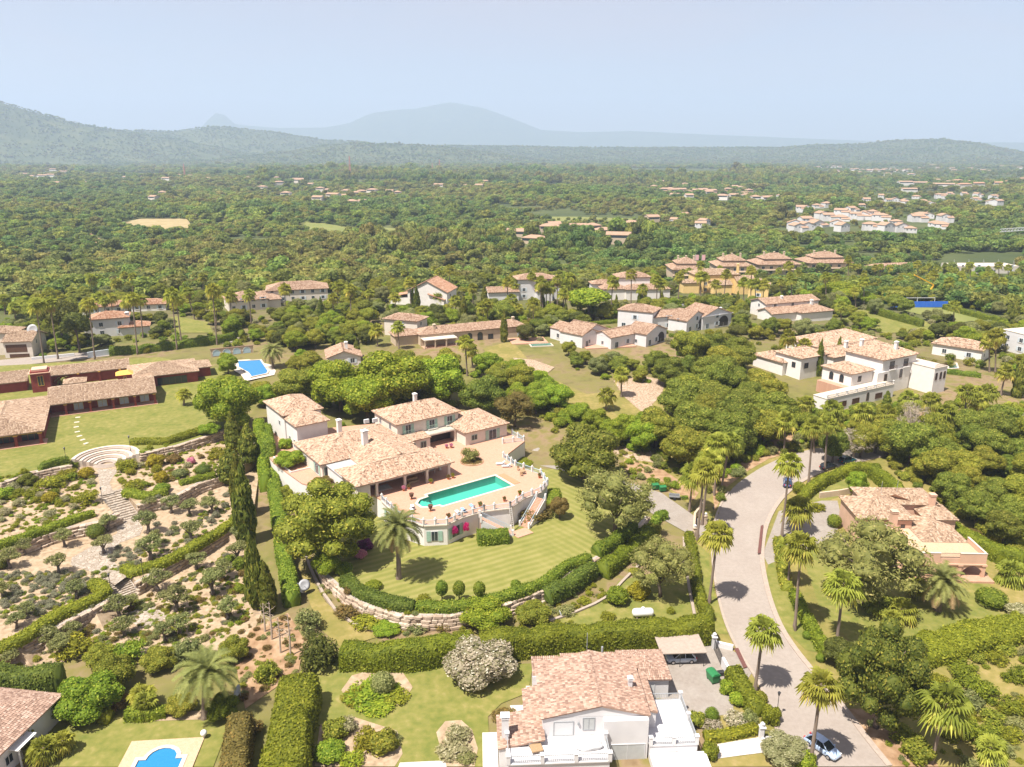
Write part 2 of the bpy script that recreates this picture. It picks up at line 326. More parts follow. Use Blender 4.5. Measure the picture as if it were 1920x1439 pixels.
# water
def water(name, c, rough=.06):
    m, N, K, b = newmat(name); b.inputs['Base Color'].default_value = L4(c); b.inputs['Roughness'].default_value = rough; b.inputs['Specular IOR Level'].default_value = .4
    g = N.new('ShaderNodeNewGeometry'); n = N.new('ShaderNodeTexNoise'); n.inputs['Scale'].default_value = 2.2; n.inputs['Detail'].default_value = 3; K.new(g.outputs['Position'], n.inputs['Vector'])
    bp = N.new('ShaderNodeBump'); bp.inputs['Strength'].default_value = .12; bp.inputs['Distance'].default_value = .03; K.new(n.outputs['Fac'], bp.inputs['Height']); K.new(bp.outputs[0], b.inputs['Normal'])
    n2 = N.new('ShaderNodeTexNoise'); n2.inputs['Scale'].default_value = .8; K.new(g.outputs['Position'], n2.inputs['Vector'])
    r = ramp(N, [(.3, [x*.88 for x in c]), (.7, [x*1.1 for x in c])]); K.new(n2.outputs['Fac'], r.inputs[0]); K.new(r.outputs[0], b.inputs['Base Color'])
    return m
def clearwater(name, tint):
    m, N, K, b = newmat(name); N.remove(b); g = N.new('ShaderNodeNewGeometry'); n = N.new('ShaderNodeTexNoise'); n.inputs['Scale'].default_value = 2.0; n.inputs['Detail'].default_value = 4; K.new(g.outputs['Position'], n.inputs['Vector'])
    bp = N.new('ShaderNodeBump'); bp.inputs['Strength'].default_value = .25; bp.inputs['Distance'].default_value = .05; K.new(n.outputs['Fac'], bp.inputs['Height'])
    t = N.new('ShaderNodeBsdfTransparent'); t.inputs[0].default_value = L4(tint); gl = N.new('ShaderNodeBsdfGlossy'); gl.inputs['Roughness'].default_value = .05; K.new(bp.outputs[0], gl.inputs['Normal']); fr = N.new('ShaderNodeFresnel'); fr.inputs[0].default_value = 1.33; K.new(bp.outputs[0], fr.inputs['Normal'])
    mx = N.new('ShaderNodeMixShader'); K.new(fr.outputs[0], mx.inputs[0]); K.new(t.outputs[0], mx.inputs[1]); K.new(gl.outputs[0], mx.inputs[2]); K.new(mx.outputs[0], N['Material Output'].inputs[0]); return m
clearwater('pool_green', (.50,.93,.88)); clearwater('pool_blue', (.50,.82,.95)); water('pool_dark', (.10,.19,.15)); water('spa_water', (.42,.45,.40))
pavemat('basin_green', (.20,.46,.38), (.23,.50,.42), (.17,.42,.34), 3.0); pavemat('basin_blue', (.10,.30,.50), (.12,.33,.54), (.08,.25,.44), 3.0)
# grounds
m = mapped('terrain', [(.3,(.17,.115,.062)),(.45,(.235,.165,.095)),(.6,(.17,.145,.045)),(.75,(.12,.115,.03))], .35, stops2=[(.3,(.11,.108,.028)),(.55,(.155,.145,.042)),(.75,(.22,.165,.08))], scale2=.03, bump=.3)
N = m.node_tree.nodes; K = m.node_tree.links; g = N.new('ShaderNodeNewGeometry'); ln = N.new('ShaderNodeVectorMath'); ln.operation = 'LENGTH'; K.new(g.outputs['Position'], ln.inputs[0])
mr = N.new('ShaderNodeMapRange'); mr.inputs['From Min'].default_value = 260; mr.inputs['From Max'].default_value = 420; K.new(ln.outputs['Value'], mr.inputs[0])
nz = N.new('ShaderNodeTexNoise'); nz.inputs['Scale'].default_value = .012; nz.inputs['Detail'].default_value = 9; K.new(g.outputs['Position'], nz.inputs['Vector']); r = ramp(N, [(.3,(.042,.058,.02)),(.55,(.075,.09,.03)),(.74,(.12,.122,.046)),(.86,(.20,.16,.085))]); K.new(nz.outputs['Fac'], r.inputs[0])
mx = N.new('ShaderNodeMix'); mx.data_type = 'RGBA'; bs = N['Principled BSDF']; old = bs.inputs['Base Color'].links[0].from_socket; K.new(mr.outputs[0], mx.inputs[0]); K.new(old, mx.inputs[6]); K.new(r.outputs[0], mx.inputs[7]); K.new(mx.outputs[2], bs.inputs['Base Color'])
mapped('lawn_green', [(.25,(.135,.142,.032)),(.45,(.175,.172,.042)),(.6,(.21,.19,.055)),(.75,(.275,.225,.085))], .9, stops2=[(.3,(.115,.135,.026)),(.7,(.19,.18,.045))], scale2=.16, detail=12)
mapped('lawn_dry', [(.25,(.19,.16,.045)),(.5,(.235,.19,.06)),(.75,(.30,.225,.095))], .9, stops2=[(.3,(.15,.145,.034)),(.7,(.21,.175,.052))], scale2=.15)
mapped('sandy_soil', [(.3,(.22,.155,.095)),(.5,(.35,.255,.165)),(.7,(.44,.335,.235))], 1.1, stops2=[(.3,(.28,.205,.125)),(.7,(.41,.31,.21))], scale2=.2, bump=.3)
mapped('asphalt', [(.3,(.268,.225,.192)),(.7,(.305,.258,.222))], 1.8, stops2=[(.3,(.282,.24,.205)),(.7,(.322,.275,.238))], scale2=.18, detail=12)
mapped('driveway', [(.3,(.235,.20,.17)),(.7,(.28,.242,.208))], 2.5, stops2=[(.3,(.26,.225,.195)),(.7,(.30,.265,.23))], scale2=.4)
mapped('rubble', [(.3,(.19,.125,.075)),(.5,(.34,.245,.165)),(.62,(.45,.35,.26)),(.75,(.28,.19,.12))], 2.2, bump=.6, dist=.6)
mapped('earth_red', [(.3,(.22,.13,.07)),(.55,(.32,.205,.12)),(.75,(.38,.27,.175))], .8, bump=.3)
mapped('golf', [(.3,(.15,.17,.045)),(.7,(.20,.20,.065))], .05)
mapped('dry_field', [(.3,(.28,.215,.10)),(.7,(.36,.285,.155))], .08)
pavemat('terrace_tile', (.45,.25,.165), (.50,.295,.205), (.41,.24,.17), 1.6); pavemat('deck_tile', (.47,.32,.20), (.52,.37,.25), (.42,.29,.19), 2.2)
pavemat('flagstone', (.26,.215,.17), (.43,.37,.305), (.22,.165,.115), 1.5, brick=False); pavemat('white_pave', (.54,.48,.43), (.60,.54,.49), (.46,.41,.36), 1.2)
# foliage
leaf('leaf_oak', (.045,.066,.018), (.130,.160,.048), (.21,.21,.09), k=(2.15,1.98,.9)); leaf('leaf_mid', (.060,.080,.019), (.160,.180,.050), (.25,.235,.085), k=(2.3,2.05,.9))
leaf('leaf_bright', (.075,.12,.015), (.20,.25,.040), (.31,.31,.075), k=(1.75,1.7,.9)); leaf('leaf_yellow', (.16,.15,.015), (.36,.31,.03), (.50,.39,.045), k=(.95,1.08,.9))
leaf('leaf_gold', (.22,.19,.015), (.42,.36,.025), (.52,.42,.03), k=(1,1,1)); leaf('leaf_olive', (.10,.115,.055), (.22,.225,.125), (.32,.31,.2), k=(1.5,1.5,.95)); leaf('leaf_grey', (.17,.18,.125), (.30,.305,.225), (.38,.37,.30), k=(1.1,1.05,.9))
leaf('leaf_cypress', (.040,.060,.020), (.11,.135,.045), (.19,.19,.075)); leaf('leaf_weep', (.12,.135,.055), (.25,.255,.115), (.36,.33,.19), k=(1.45,1.42,.9))
leaf('leaf_dark', (.030,.044,.016), (.095,.108,.038), (.17,.155,.065)); leaf('leaf_caso', (.055,.065,.018), (.135,.145,.042), (.21,.20,.075), k=(1.25,1.25,.8))
leaf('hedge_lime', (.10,.125,.014), (.235,.255,.028), (.33,.33,.05), patch=.3, k=(1.18,1.22,.9)); leaf('hedge_green', (.06,.10,.018), (.15,.205,.04), (.24,.275,.07), k=(1.7,1.55,.8)); leaf('hedge_dark', (.05,.075,.02), (.125,.16,.045), (.2,.22,.08), k=(1.5,1.5,.8))
leaf('palm_fan', (.12,.135,.028), (.30,.295,.085), (.50,.42,.17), patch=.15, k=(1.45,1.5,.8)); leaf('palm_date', (.12,.13,.055), (.30,.285,.13), (.44,.39,.21), patch=.15, k=(1.1,1.15,.75)); leaf('palm_dry', (.24,.17,.08), (.42,.32,.17), (.52,.42,.25), k=(1.1,1.05,.9))
leaf('flower_white', (.15,.16,.06), (.62,.55,.48), (.80,.75,.72), k=(1.1,1.05,.9)); leaf('flower_magenta', (.40,.01,.10), (.62,.03,.20), (.7,.10,.3), k=(1.1,1.05,.9)); leaf('flower_pink', (.45,.15,.28), (.70,.35,.48), (.78,.55,.62), k=(1.1,1.05,.9)); leaf('flower_purple', (.12,.02,.10), (.22,.05,.2), (.3,.1,.3), k=(1.1,1.05,.9))
leaf('leaf_rust', (.13,.09,.03), (.27,.19,.07), (.36,.19,.06), k=(1.05,1.12,.9)); leaf('leaf_blossom', (.20,.20,.10), (.40,.37,.24), (.62,.58,.48), k=(1.1,1.1,.9)); leaf('leaf_lilac', (.26,.22,.22), (.42,.36,.40), (.5,.44,.5), k=(1.1,1.05,.9)); leaf('twig_grey', (.25,.21,.18), (.40,.35,.31), (.46,.42,.38), trans=0, k=(1.1,1.05,.9))
leaf('forest_leaf', (.050,.066,.020), (.135,.150,.046), (.21,.195,.08), objvar=.30)
# ------------------------------------------------------------------ plant meshes
def unit(v): return v/np.maximum(np.linalg.norm(v, axis=1, keepdims=True), 1e-9)
def cards(C, Nn, size, rg, tilt=.55, asp=.6):
    n = len(C); nn = unit(Nn+tilt*rg.normal(size=(n, 3))); t = unit(np.cross(nn, rg.normal(size=(n, 3)))); b = np.cross(nn, t)
    s = (size*rg.uniform(.6, 1.35, n))[:, None]
    V = np.stack([C-t*s, C-b*s*asp, C+t*s, C+b*s*asp], axis=1).reshape(-1, 3)
    return V, np.arange(4*n).reshape(n, 4), rg.random(n)
def ico(sub=2):
    bm = bmesh.new(); bmesh.ops.create_icosphere(bm, subdivisions=sub, radius=1)
    V = np.array([v.co[:] for v in bm.verts]); F = np.array([[v.index for v in f.verts] for f in bm.faces]); bm.free(); return V, F
ICO = ico(2); ICO1 = ico(1)
def lobed(name, lobes, n, size, seed, tilt=.55, asp=.6, core=.84, low=-.75, shell=.12, ic=ICO, mat=None):
    """crown of many leaf-sized faces spread over overlapping lobes, over a rough inner mass"""
    rg = np.random.default_rng(seed); L = np.array(lobes, float); area = (L[:, 3]*L[:, 4]+L[:, 4]*L[:, 5]+L[:, 3]*L[:, 5]); area /= area.sum()
    Cs, Ns = [], []
    got = 0
    while got < n:
        k = rg.choice(len(L), size=n, p=area); d = unit(rg.normal(size=(n, 3))); d = d[(d[:, 2] > low)]; k = k[:len(d)]
        rr = 1-np.abs(rg.normal(size=len(d)))*shell+.06
        p = L[k, :3]+d*L[k, 3:]*rr[:, None]; keep = np.ones(len(p), bool)
        for j in range(len(L)):
            q = ((p-L[j, :3])/L[j, 3:]); keep &= ~(((q**2).sum(1) < .80) & (k != j))
        Cs.append(p[keep]); Ns.append(unit(d/L[k, 3:])[keep]); got += keep.sum()
    C = np.concatenate(Cs)[:n]; Nn = np.concatenate(Ns)[:n]
    V, F, r = cards(C, Nn, size, rg, tilt, asp)
    VV, FF, RR = [V], [np.concatenate([F[:, [0, 1, 2]], F[:, [0, 2, 3]]])], [np.concatenate([r, r])]
    b = len(V)
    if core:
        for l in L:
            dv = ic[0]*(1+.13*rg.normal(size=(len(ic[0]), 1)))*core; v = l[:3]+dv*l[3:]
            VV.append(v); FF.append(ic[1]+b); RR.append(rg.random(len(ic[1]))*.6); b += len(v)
    return npmesh(name, np.concatenate(VV), np.concatenate(FF), np.concatenate(RR), mat)
def rand_lobes(seed, n, z0=.35, z1=1., big=.30, small=.17, flat=.8):
    rg = random.Random(seed); out = []; zc = (z0+z1)/2; hz = (z1-z0)/2
    out.append((0, 0, zc, .36, .36, hz*.82))
    for i in range(n):
        a = 2*math.pi*(i+rg.random()*.7)/n*(2.4 if i % 2 else 1); t = rg.uniform(-.75, .95); rr = math.sqrt(max(0, 1-t*t)); s = rg.uniform(small, big)
        d = .5-s*.92
        out.append((math.cos(a)*rr*d, math.sin(a)*rr*d, zc+t*(hz-s*flat*.75), s, s, s*flat))
    return out
def trunk_mesh(seed, h=.5, r=.035, limbs=5, spread=.3, name='trunk', mat=None, top=.75, n=7):
    rg = random.Random(seed); mb = MB(); b = rg.uniform(-.03, .03)
    mb.tube([(0,0,-.04),(b*.4,0,h*.3),(b,b,h*.65),(b,b*.6,h)], [r*1.5, r*1.05, r*.9, r*.75], n)
    for i in range(limbs):
        a = 2*math.pi*i/limbs+rg.uniform(-.4,.4); s = spread*rg.uniform(.6,1.1); z = h*rg.uniform(.55,.95)
        mb.tube([(b*.8,b*.5,z),(math.cos(a)*s*.45,math.sin(a)*s*.45,z+(top-z)*.55),(math.cos(a)*s,math.sin(a)*s,top*rg.uniform(.9,1.08))], [r*.6, r*.4, r*.15], 5)
    return mb.mesh(name, mat or M['bark'], True)
PR = {}                                                   # kind -> list of (crown mesh, trunk mesh)
def protos():
    P = PR
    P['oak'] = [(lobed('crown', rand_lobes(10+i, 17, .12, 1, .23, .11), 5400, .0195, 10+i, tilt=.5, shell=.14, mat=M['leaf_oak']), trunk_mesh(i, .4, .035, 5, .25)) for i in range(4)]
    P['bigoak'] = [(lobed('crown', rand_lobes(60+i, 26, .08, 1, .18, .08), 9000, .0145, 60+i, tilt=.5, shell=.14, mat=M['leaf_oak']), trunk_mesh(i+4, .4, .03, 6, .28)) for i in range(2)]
    P['airy'] = [(lobed('crown', rand_lobes(30+i, 20, .18, 1, .20, .09), 4200, .020, 30+i, tilt=.9, asp=.35, core=.62, shell=.35, mat=M['leaf_weep']), trunk_mesh(20+i, .35, .026, 7, .32)) for i in range(2)]
    P['bare'] = [(lobed('crown', rand_lobes(37, 16, .14, 1, .18, .08), 2600, .045, 37, tilt=1.2, asp=.07, core=0, shell=.5, mat=M['twig_grey']), trunk_mesh(27, .35, .03, 8, .34, mat=M['dead_wood']))]
    P['olive'] = []
    for i in range(4):
        rg = random.Random(40+i); lb = []
        for k in range(6):
            a = k*1.05+rg.uniform(-.3,.3); s = rg.uniform(.13,.21); d = rg.uniform(.14,.33); lb.append((math.cos(a)*d, math.sin(a)*d, rg.uniform(.58,.84), s, s, s*.8))
        lb.append((0,0,.8,.2,.2,.17))
        P['olive'].append((lobed('crown', lb, 1100, .036, 40+i, tilt=.9, asp=.45, core=.6, shell=.3, ic=ICO1, mat=M['leaf_olive']), trunk_mesh(70+i, .42, .055, 6, .28, top=.68, mat=M['olive_bark'])))
    P['cypress'] = []
    for i in range(3):
        rg = random.Random(i); lb = [(rg.uniform(-.06,.06), rg.uniform(-.06,.06), z, w, w, .16) for z, w in ((.13,.40),(.27,.47),(.42,.46),(.57,.41),(.71,.33),(.83,.22),(.92,.11))]
        P['cypress'].append((lobed('crown', lb, 1500, .07, 80+i, tilt=.45, asp=.5, mat=M['leaf_cypress'], ic=ICO1), trunk_mesh(90+i, .3, .06, 0, .1)))
    P['bush'] = [lobed('bush', [(0,0,.42,.40,.40,.45)]+[(math.cos(a)*.24, math.sin(a)*.24, .40+.16*math.sin(a*3+i), .26, .26, .34) for a in (0,1.05,2.1,3.14,4.2,5.2)], 900, .050, 100+i, low=-.4, mat=M['hedge_green']) for i in range(4)]
    P['bigbush'] = [lobed('bush', [(0,0,.42,.36,.36,.42)]+[(math.cos(a)*d, math.sin(a)*d, zz, s, s, s*1.15) for a, d, zz, s in ((0,.28,.4,.21),(.8,.30,.62,.18),(1.6,.27,.36,.22),(2.5,.30,.55,.19),(3.2,.29,.38,.2),(4.0,.25,.68,.19),(4.8,.30,.42,.2),(5.6,.28,.60,.2),(2,.1,.78,.2))], 4200, .021, 108+i, low=-.5, tilt=.8, mat=M['hedge_green']) for i in range(2)]
    P['loose'] = [lobed('bush', [(math.cos(a)*.26, math.sin(a)*.26, .34+.2*math.sin(a*2.3+i), .24, .24, .32) for a in (0,1.05,2.1,3.14,4.2,5.2)]+[(0,0,.5,.3,.3,.38)], 900, .055, 120+i, tilt=1., asp=.4, core=.6, shell=.35, low=-.5, ic=ICO1, mat=M['leaf_olive']) for i in range(3)]
    P['ball'] = [lobed('bush', [(0,0,.5,.49,.49,.5)], 1300, .038, 140+i, tilt=.35, core=.93, shell=.04, low=-1, mat=M['hedge_green']) for i in range(2)]
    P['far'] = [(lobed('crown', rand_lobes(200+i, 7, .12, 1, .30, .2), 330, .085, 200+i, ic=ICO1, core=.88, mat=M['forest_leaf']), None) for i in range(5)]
    P['pine'] = [(lobed('crown', [(0,0,.78,.36,.36,.2)]+[(math.cos(a)*.28, math.sin(a)*.28, .70+.06*math.sin(a*2+i), .22, .22, .14) for a in (0,.9,1.8,2.7,3.6,4.5,5.4)], 1500, .035, 160+i, mat=M['leaf_mid']), trunk_mesh(i+9, .6, .03, 5, .25)) for i in range(2)]
    P['standard'] = [(lobed('crown', [(0,0,.66,.5,.5,.34)], 700, .06, 150, tilt=.4, core=.92, shell=.05, low=-1, mat=M['hedge_green']), trunk_mesh(33, .5, .05, 0))]
    # fan palm: unit crown (radius about 1 = 2.2 m), trunk of unit height
    P['fan'] = []
    for i in range(4):
        rg = np.random.default_rng(300+i); V = []; F = []; RR = []
        def fan(az, el, Lp, Lf, col, droop):
            d = np.array([math.cos(az)*math.cos(el), math.sin(az)*math.cos(el), math.sin(el)]); side = np.array([-math.sin(az), math.cos(az), 0.]); up = np.cross(d, side)*-1
            base = d*.10; tip = d*Lp+np.array([0, 0, -.10*Lp]); w = side*.02; b = len(V)
            V.extend([base-w, base+w, tip+w, tip-w]); F.append((b, b+1, b+2)); F.append((b, b+2, b+3)); RR.extend([.75, .75])
            ns = 11
            for k in range(ns):
                t = (k/(ns-1)-.5)*2; a = t*1.9; dd = d*math.cos(a)+side*math.sin(a); ln = Lf*(1-.25*abs(t))*rg.uniform(.88, 1.08)
                wv = np.cross(dd, up); wv /= np.linalg.norm(wv); wv *= .052
                mid = tip+dd*ln*.55+up*.02; end = tip+dd*ln+np.array([0, 0, -droop*ln*rg.uniform(.6, 1.3)]); b = len(V)
                V.extend([tip, mid-wv, end, mid+wv]); F.append((b, b+1, b+2)); F.append((b, b+2, b+3)); c = float(np.clip(col+rg.normal()*.12, 0, 1)); RR.extend([c, c])
        nl = 34
        for k in range(nl):
            q = k/nl; el = math.radians(86-128*q**.85+rg.normal()*9); fan(k*2.39996+rg.normal()*.1, el, rg.uniform(.40, .66), rg.uniform(.50, .66), .25+.4*rg.random()+(.3 if q > .75 else 0), .4+.5*q)
        green = npmesh('fronds', np.array(V), np.array(F), RR, M['palm_fan'])
        V = []; F = []; RR = []
        for k in range(16): fan(k*2.4, math.radians(-62+rg.normal()*8), rg.uniform(.35, .5), rg.uniform(.40, .5), .5+.3*rg.random(), .5)
        dry = npmesh('dry_skirt', np.array(V), np.array(F), RR, M['palm_dry'])
        mb = MB(); n = 14
        mb.tube([(.012*math.sin(k*.9+i), .012*math.cos(k*.7+i), k/n) for k in range(n+1)], [.30*(1.5 if k == 0 else 1.15 if k == 1 else 1-.35*k/n+.03*(k % 2)) for k in range(n+1)], 8)
        P['fan'].append((green, dry, mb.mesh('trunk', M['palm_bark'], True)))
    # date palm: crown radius about 1 = 4 m
    P['date'] = []
    for i in range(2):
        rg = np.random.default_rng(330+i); V = []; F = []; RR = []; V2 = []; F2 = []; R2 = []
        nf = 62
        for k in range(nf):
            q = k/nf; az = k*2.39996+rg.normal()*.08; el = math.radians(82-112*q+rg.normal()*5); Lr = rg.uniform(.92, 1.08)*(1-.12*(1-q)); p = np.zeros(3); e = el; pts = []; ns = 9
            for j in range(ns+1):
                pts.append(p.copy()); p = p+np.array([math.cos(az)*math.cos(e), math.sin(az)*math.cos(e), math.sin(e)])*Lr/ns; e -= math.radians(6.5+5.5*j/ns)*(1.25 if el > .4 else .9)
            side = np.array([-math.sin(az), math.cos(az), 0.]); col = .25+.45*rg.random()+(.25 if q > .82 else 0)
            v, f, r = (V2, F2, R2) if q > .86 else (V, F, RR)
            for j in range(ns):
                b = len(v); w = side*.012*(1.3-j/ns); v.extend([pts[j]-w, pts[j]+w, pts[j+1]+w, pts[j+1]-w]); f.append((b, b+1, b+2)); f.append((b, b+2, b+3)); r.extend([.8, .8])
            for j in range(3, ns*3+1):
                t = j/(ns*3); s = min(int(t*ns), ns-1); fr = t*ns-s; c = pts[s]*(1-fr)+pts[s+1]*fr; dr = unit((pts[s+1]-pts[s])[None])[0]; up = np.cross(side, dr)
                ll = .20*math.sin(math.pi*(.12+.80*t))**.6
                for sg in (-1, 1):
                    en = c+(side*sg*.80+dr*.55+up*(.05-.35*(rg.random()*.6+.2)))*ll; wd = dr*.019; b = len(v); v.extend([c-wd, c+wd, en]); f.append((b, b+1, b+2)); r.append(float(np.clip(col+rg.normal()*.1, 0, 1)))
        g = npmesh('fronds', np.array(V), np.array(F), RR, M['palm_date']); dd = npmesh('dry_fronds', np.array(V2), np.array(F2), R2, M['palm_dry'])
        mb = MB(); n = 16
        mb.tube([(0, 0, k/n) for k in range(n+1)], [.42*(1.35 if k == 0 else 1.1 if k == 1 else 1.0-.18*k/n+.06*(k % 2)+(.35 if k >= n-2 else .18 if k == n-3 else 0)) for k in range(n+1)], 9)
        P['date'].append((g, dd, mb.mesh('trunk', M['palm_bark'], True)))
protos()
# ------------------------------------------------------------------ plant placement
def tree(kind, x, y, w, h, label, group=None, mat=None, name='tree', var=None, z=None, cat='tree', rz=None):
    pr = PR[kind]; k = random.randrange(len(pr)) if var is None else var % len(pr)
    z = gz(x, y) if z is None else z
    t = thing(name, label, cat, (x, y, z), random.uniform(0, 6.28) if rz is None else rz, group)
    c = link('crown', pr[k][0], t, mat and M[mat]); c.scale = (w, w, h)
    if pr[k][1]:
        b = link('trunk', pr[k][1], t); b.scale = (w, w, h)
    return t
def tpx(kind, px, pytop, pybase, wpx, label, group=None, mat=None, **k):   # by picture: foot row, top row, crown width in px
    p = gp(px, pybase); h = max(1., zat(p.x, p.y, pytop)-p.z); w = wpx/FPX*(p.y*CT+(CAMZ-p.z-h*.6)*ST)
    return tree(kind, p.x, p.y, w, h, label, group, mat, z=p.z, **k)
def bush(kind, x, y, w, h, label, group=None, mat=None, name='bush', cat='bush', z=None, w2=None, var=None):
    if w > 4.2 and kind == 'bush': kind = 'bigbush'
    pr = PR[kind]; me = pr[random.randrange(len(pr)) if var is None else var % len(pr)]
    o = link(name, me, None, mat and M[mat]); o.location = (x, y, (gz(x, y) if z is None else z)-.03); o.rotation_euler = (0, 0, random.uniform(0, 6.28)); o.scale = (w, w2 or w, h)
    return tag(o, label, cat, group)
def bpx(kind, px, py, wpx, h, label, group=None, mat=None, **k):           # py = middle of the foot
    p = gp(px, py); w = wpx/FPX*(p.y*CT+(CAMZ-p.z)*ST); return bush(kind, p.x, p.y, w, h, label, group, mat, z=p.z, **k)
def palm(kind, bx, by, tx, ty, label, group=None, rad=None, var=None, name=None, skirt=True, trunk_w=1.0):
    """foot pixel and crown-heart pixel; the trunk leans between them"""
    p = gp(bx, by); zt = zat(p.x, p.y, ty); h = max(1.2, zt-p.z); xt = xat(0, p.y, zt, tx)
    t = thing(name or ('fan_palm' if kind == 'fan' else 'date_palm'), label, 'palm tree', p, 0, group)
    v = Vector((max(-.22*h, min(.22*h, xt-p.x)), 0, h)); q = Vector((0, 0, 1)).rotation_difference(v.normalized()); t.rotation_mode = 'QUATERNION'; t.rotation_quaternion = q
    L = v.length; pr = PR[kind]; me = pr[random.randrange(len(pr)) if var is None else var % len(pr)]; rad = rad or (2.75 if kind == 'fan' else 4.0)
    tr = link('trunk', me[2], t); s = trunk_w*(.85 if kind == 'fan' else 1.); tr.scale = (s, s, L+.15)
    for m_, nm in ((me[0], 'fronds'), (me[1], 'dry_skirt' if kind == 'fan' else 'dry_fronds')):
        if nm == 'dry_skirt' and not skirt: continue
        o = link(nm, m_, t); o.location = (0, 0, L); sc_ = rad*random.uniform(.86, 1.1); o.scale = (sc_*random.uniform(.94,1.06), sc_*random.uniform(.94,1.06), sc_*random.uniform(.85,1.12)); o.rotation_euler = (0, 0, random.uniform(0, 6.28))
    return t
def pxline(pts, h=0.0, step=1.6):                          # picture polyline -> resampled ground points
    P = [gp(a, b, h) for a, b in pts]; out = [P[0]]
    for a, b in zip(P, P[1:]):
        n = max(1, int((b.xy-a.xy).length/step))
        for i in range(1, n+1):
            q = a.lerp(b, i/n); out.append(Vector((q.x, q.y, 0)))
    for q in out: q.z = gz(q.x, q.y)
    return out
def smooth_line(P, it=1):
    for _ in range(it):
        Q = [P[0]]
        for a, b in zip(P, P[1:]): Q += [a*.75+b*.25, a*.25+b*.75]
        P = Q+[P[-1]]
    return P
def hedge(pts, w, h, mat, label, group=None, at_top=True, dens=36, size=.17, wav=.09, z=None, name='hedge', line=None):
    P = line or pxline(pts, h if at_top else 0.0); n = len(P)
    rg = np.random.default_rng(len(P)*7+int(abs(P[0].x)*10)); V = []; F = []; Ct = []; Nt = []
    o0 = P[0].copy()
    prof = [(-.5, 0, 0), (-.5, .62, 0), (-.42, .93, 0), (-.2, 1, 0), (.2, 1, 0), (.42, .93, 0), (.5, .62, 0), (.5, 0, 0)]
    m = len(prof)
    for i, p in enumerate(P):
        d = (P[min(i+1, n-1)]-P[max(i-1, 0)]); d.z = 0; d.normalize(); s = Vector((-d.y, d.x, 0)); zz = p.z if z is None else z
        hh = h*(1+wav*rg.normal()); ww = w*(1+wav*rg.normal())
        for a, b, _ in prof: V.append((p.x+s.x*a*ww-o0.x, p.y+s.y*a*ww-o0.y, zz-.1+b*(hh+.1)-o0.z))
    for i in range(n-1):
        for k in range(m-1): F.append((i*m+k, (i+1)*m+k, (i+1)*m+k+1, i*m+k+1))
    V = np.array(V); Q = np.array(F); a = V[Q[:, 0]]; nr = np.cross(V[Q[:, 1]]-a, V[Q[:, 3]]-a); ar = np.linalg.norm(nr, axis=1); nr = -unit(nr)
    F3 = [np.concatenate([Q[:, [0, 1, 2]], Q[:, [0, 2, 3]]])]
    caps = [[0, k, k+1] for k in range(1, m-1)]+[[(n-1)*m, (n-1)*m+k+1, (n-1)*m+k] for k in range(1, m-1)]; F3.append(np.array(caps))
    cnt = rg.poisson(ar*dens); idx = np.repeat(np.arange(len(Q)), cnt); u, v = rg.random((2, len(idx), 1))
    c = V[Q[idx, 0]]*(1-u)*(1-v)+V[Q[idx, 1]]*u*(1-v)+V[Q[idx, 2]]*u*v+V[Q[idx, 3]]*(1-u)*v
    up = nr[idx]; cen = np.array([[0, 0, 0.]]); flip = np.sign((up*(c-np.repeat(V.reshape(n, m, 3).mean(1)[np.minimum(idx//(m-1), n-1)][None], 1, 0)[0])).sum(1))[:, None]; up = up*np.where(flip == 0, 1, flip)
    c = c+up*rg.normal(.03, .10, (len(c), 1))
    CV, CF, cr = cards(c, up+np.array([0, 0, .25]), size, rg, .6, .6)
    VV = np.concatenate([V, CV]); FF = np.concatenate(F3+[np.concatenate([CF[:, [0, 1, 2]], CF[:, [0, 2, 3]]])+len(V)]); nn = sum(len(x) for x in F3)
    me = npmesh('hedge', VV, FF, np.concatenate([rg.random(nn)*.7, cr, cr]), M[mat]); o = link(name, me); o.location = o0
    return tag(o, label, 'hedge', group)
# ------------------------------------------------------------------ sheets draped on the terrain
def drape(name, px_poly, mat, dz=.06, step=3.0, xy=None, z=None, kind='structure'):
    P = xy or [tuple(gp(a, b).xy) for a, b in px_poly]
    bm = bmesh.new(); vs = [bm.verts.new((x, y, 0)) for x, y in P]; bm.faces.new(vs)
    if z is None:
        xs = [p[0] for p in P]; ys = [p[1] for p in P]
        for lo, hi, no in ((min(xs), max(xs), (1, 0, 0)), (min(ys), max(ys), (0, 1, 0))):
            t = lo+step
            while t < hi:
                bmesh.ops.bisect_plane(bm, geom=bm.verts[:]+bm.edges[:]+bm.faces[:], plane_co=(t if no[0] else 0, t if no[1] else 0, 0), plane_no=no); t += step
    bmesh.ops.triangulate(bm, faces=bm.faces[:])
    for v in bm.verts: v.co.z = (gz(v.co.x, v.co.y) if z is None else z)+dz
    bmesh.ops.recalc_face_normals(bm, faces=bm.faces[:])
    if bm.faces and sum(f.normal.z for f in bm.faces) < 0: bmesh.ops.reverse_faces(bm, faces=bm.faces[:])
    me = bpy.data.meshes.new(name); bm.to_mesh(me); bm.free(); me.materials.append(M[mat]); o = bpy.data.objects.new(name, me); COL.objects.link(o)
    return tag(o, kind=kind)
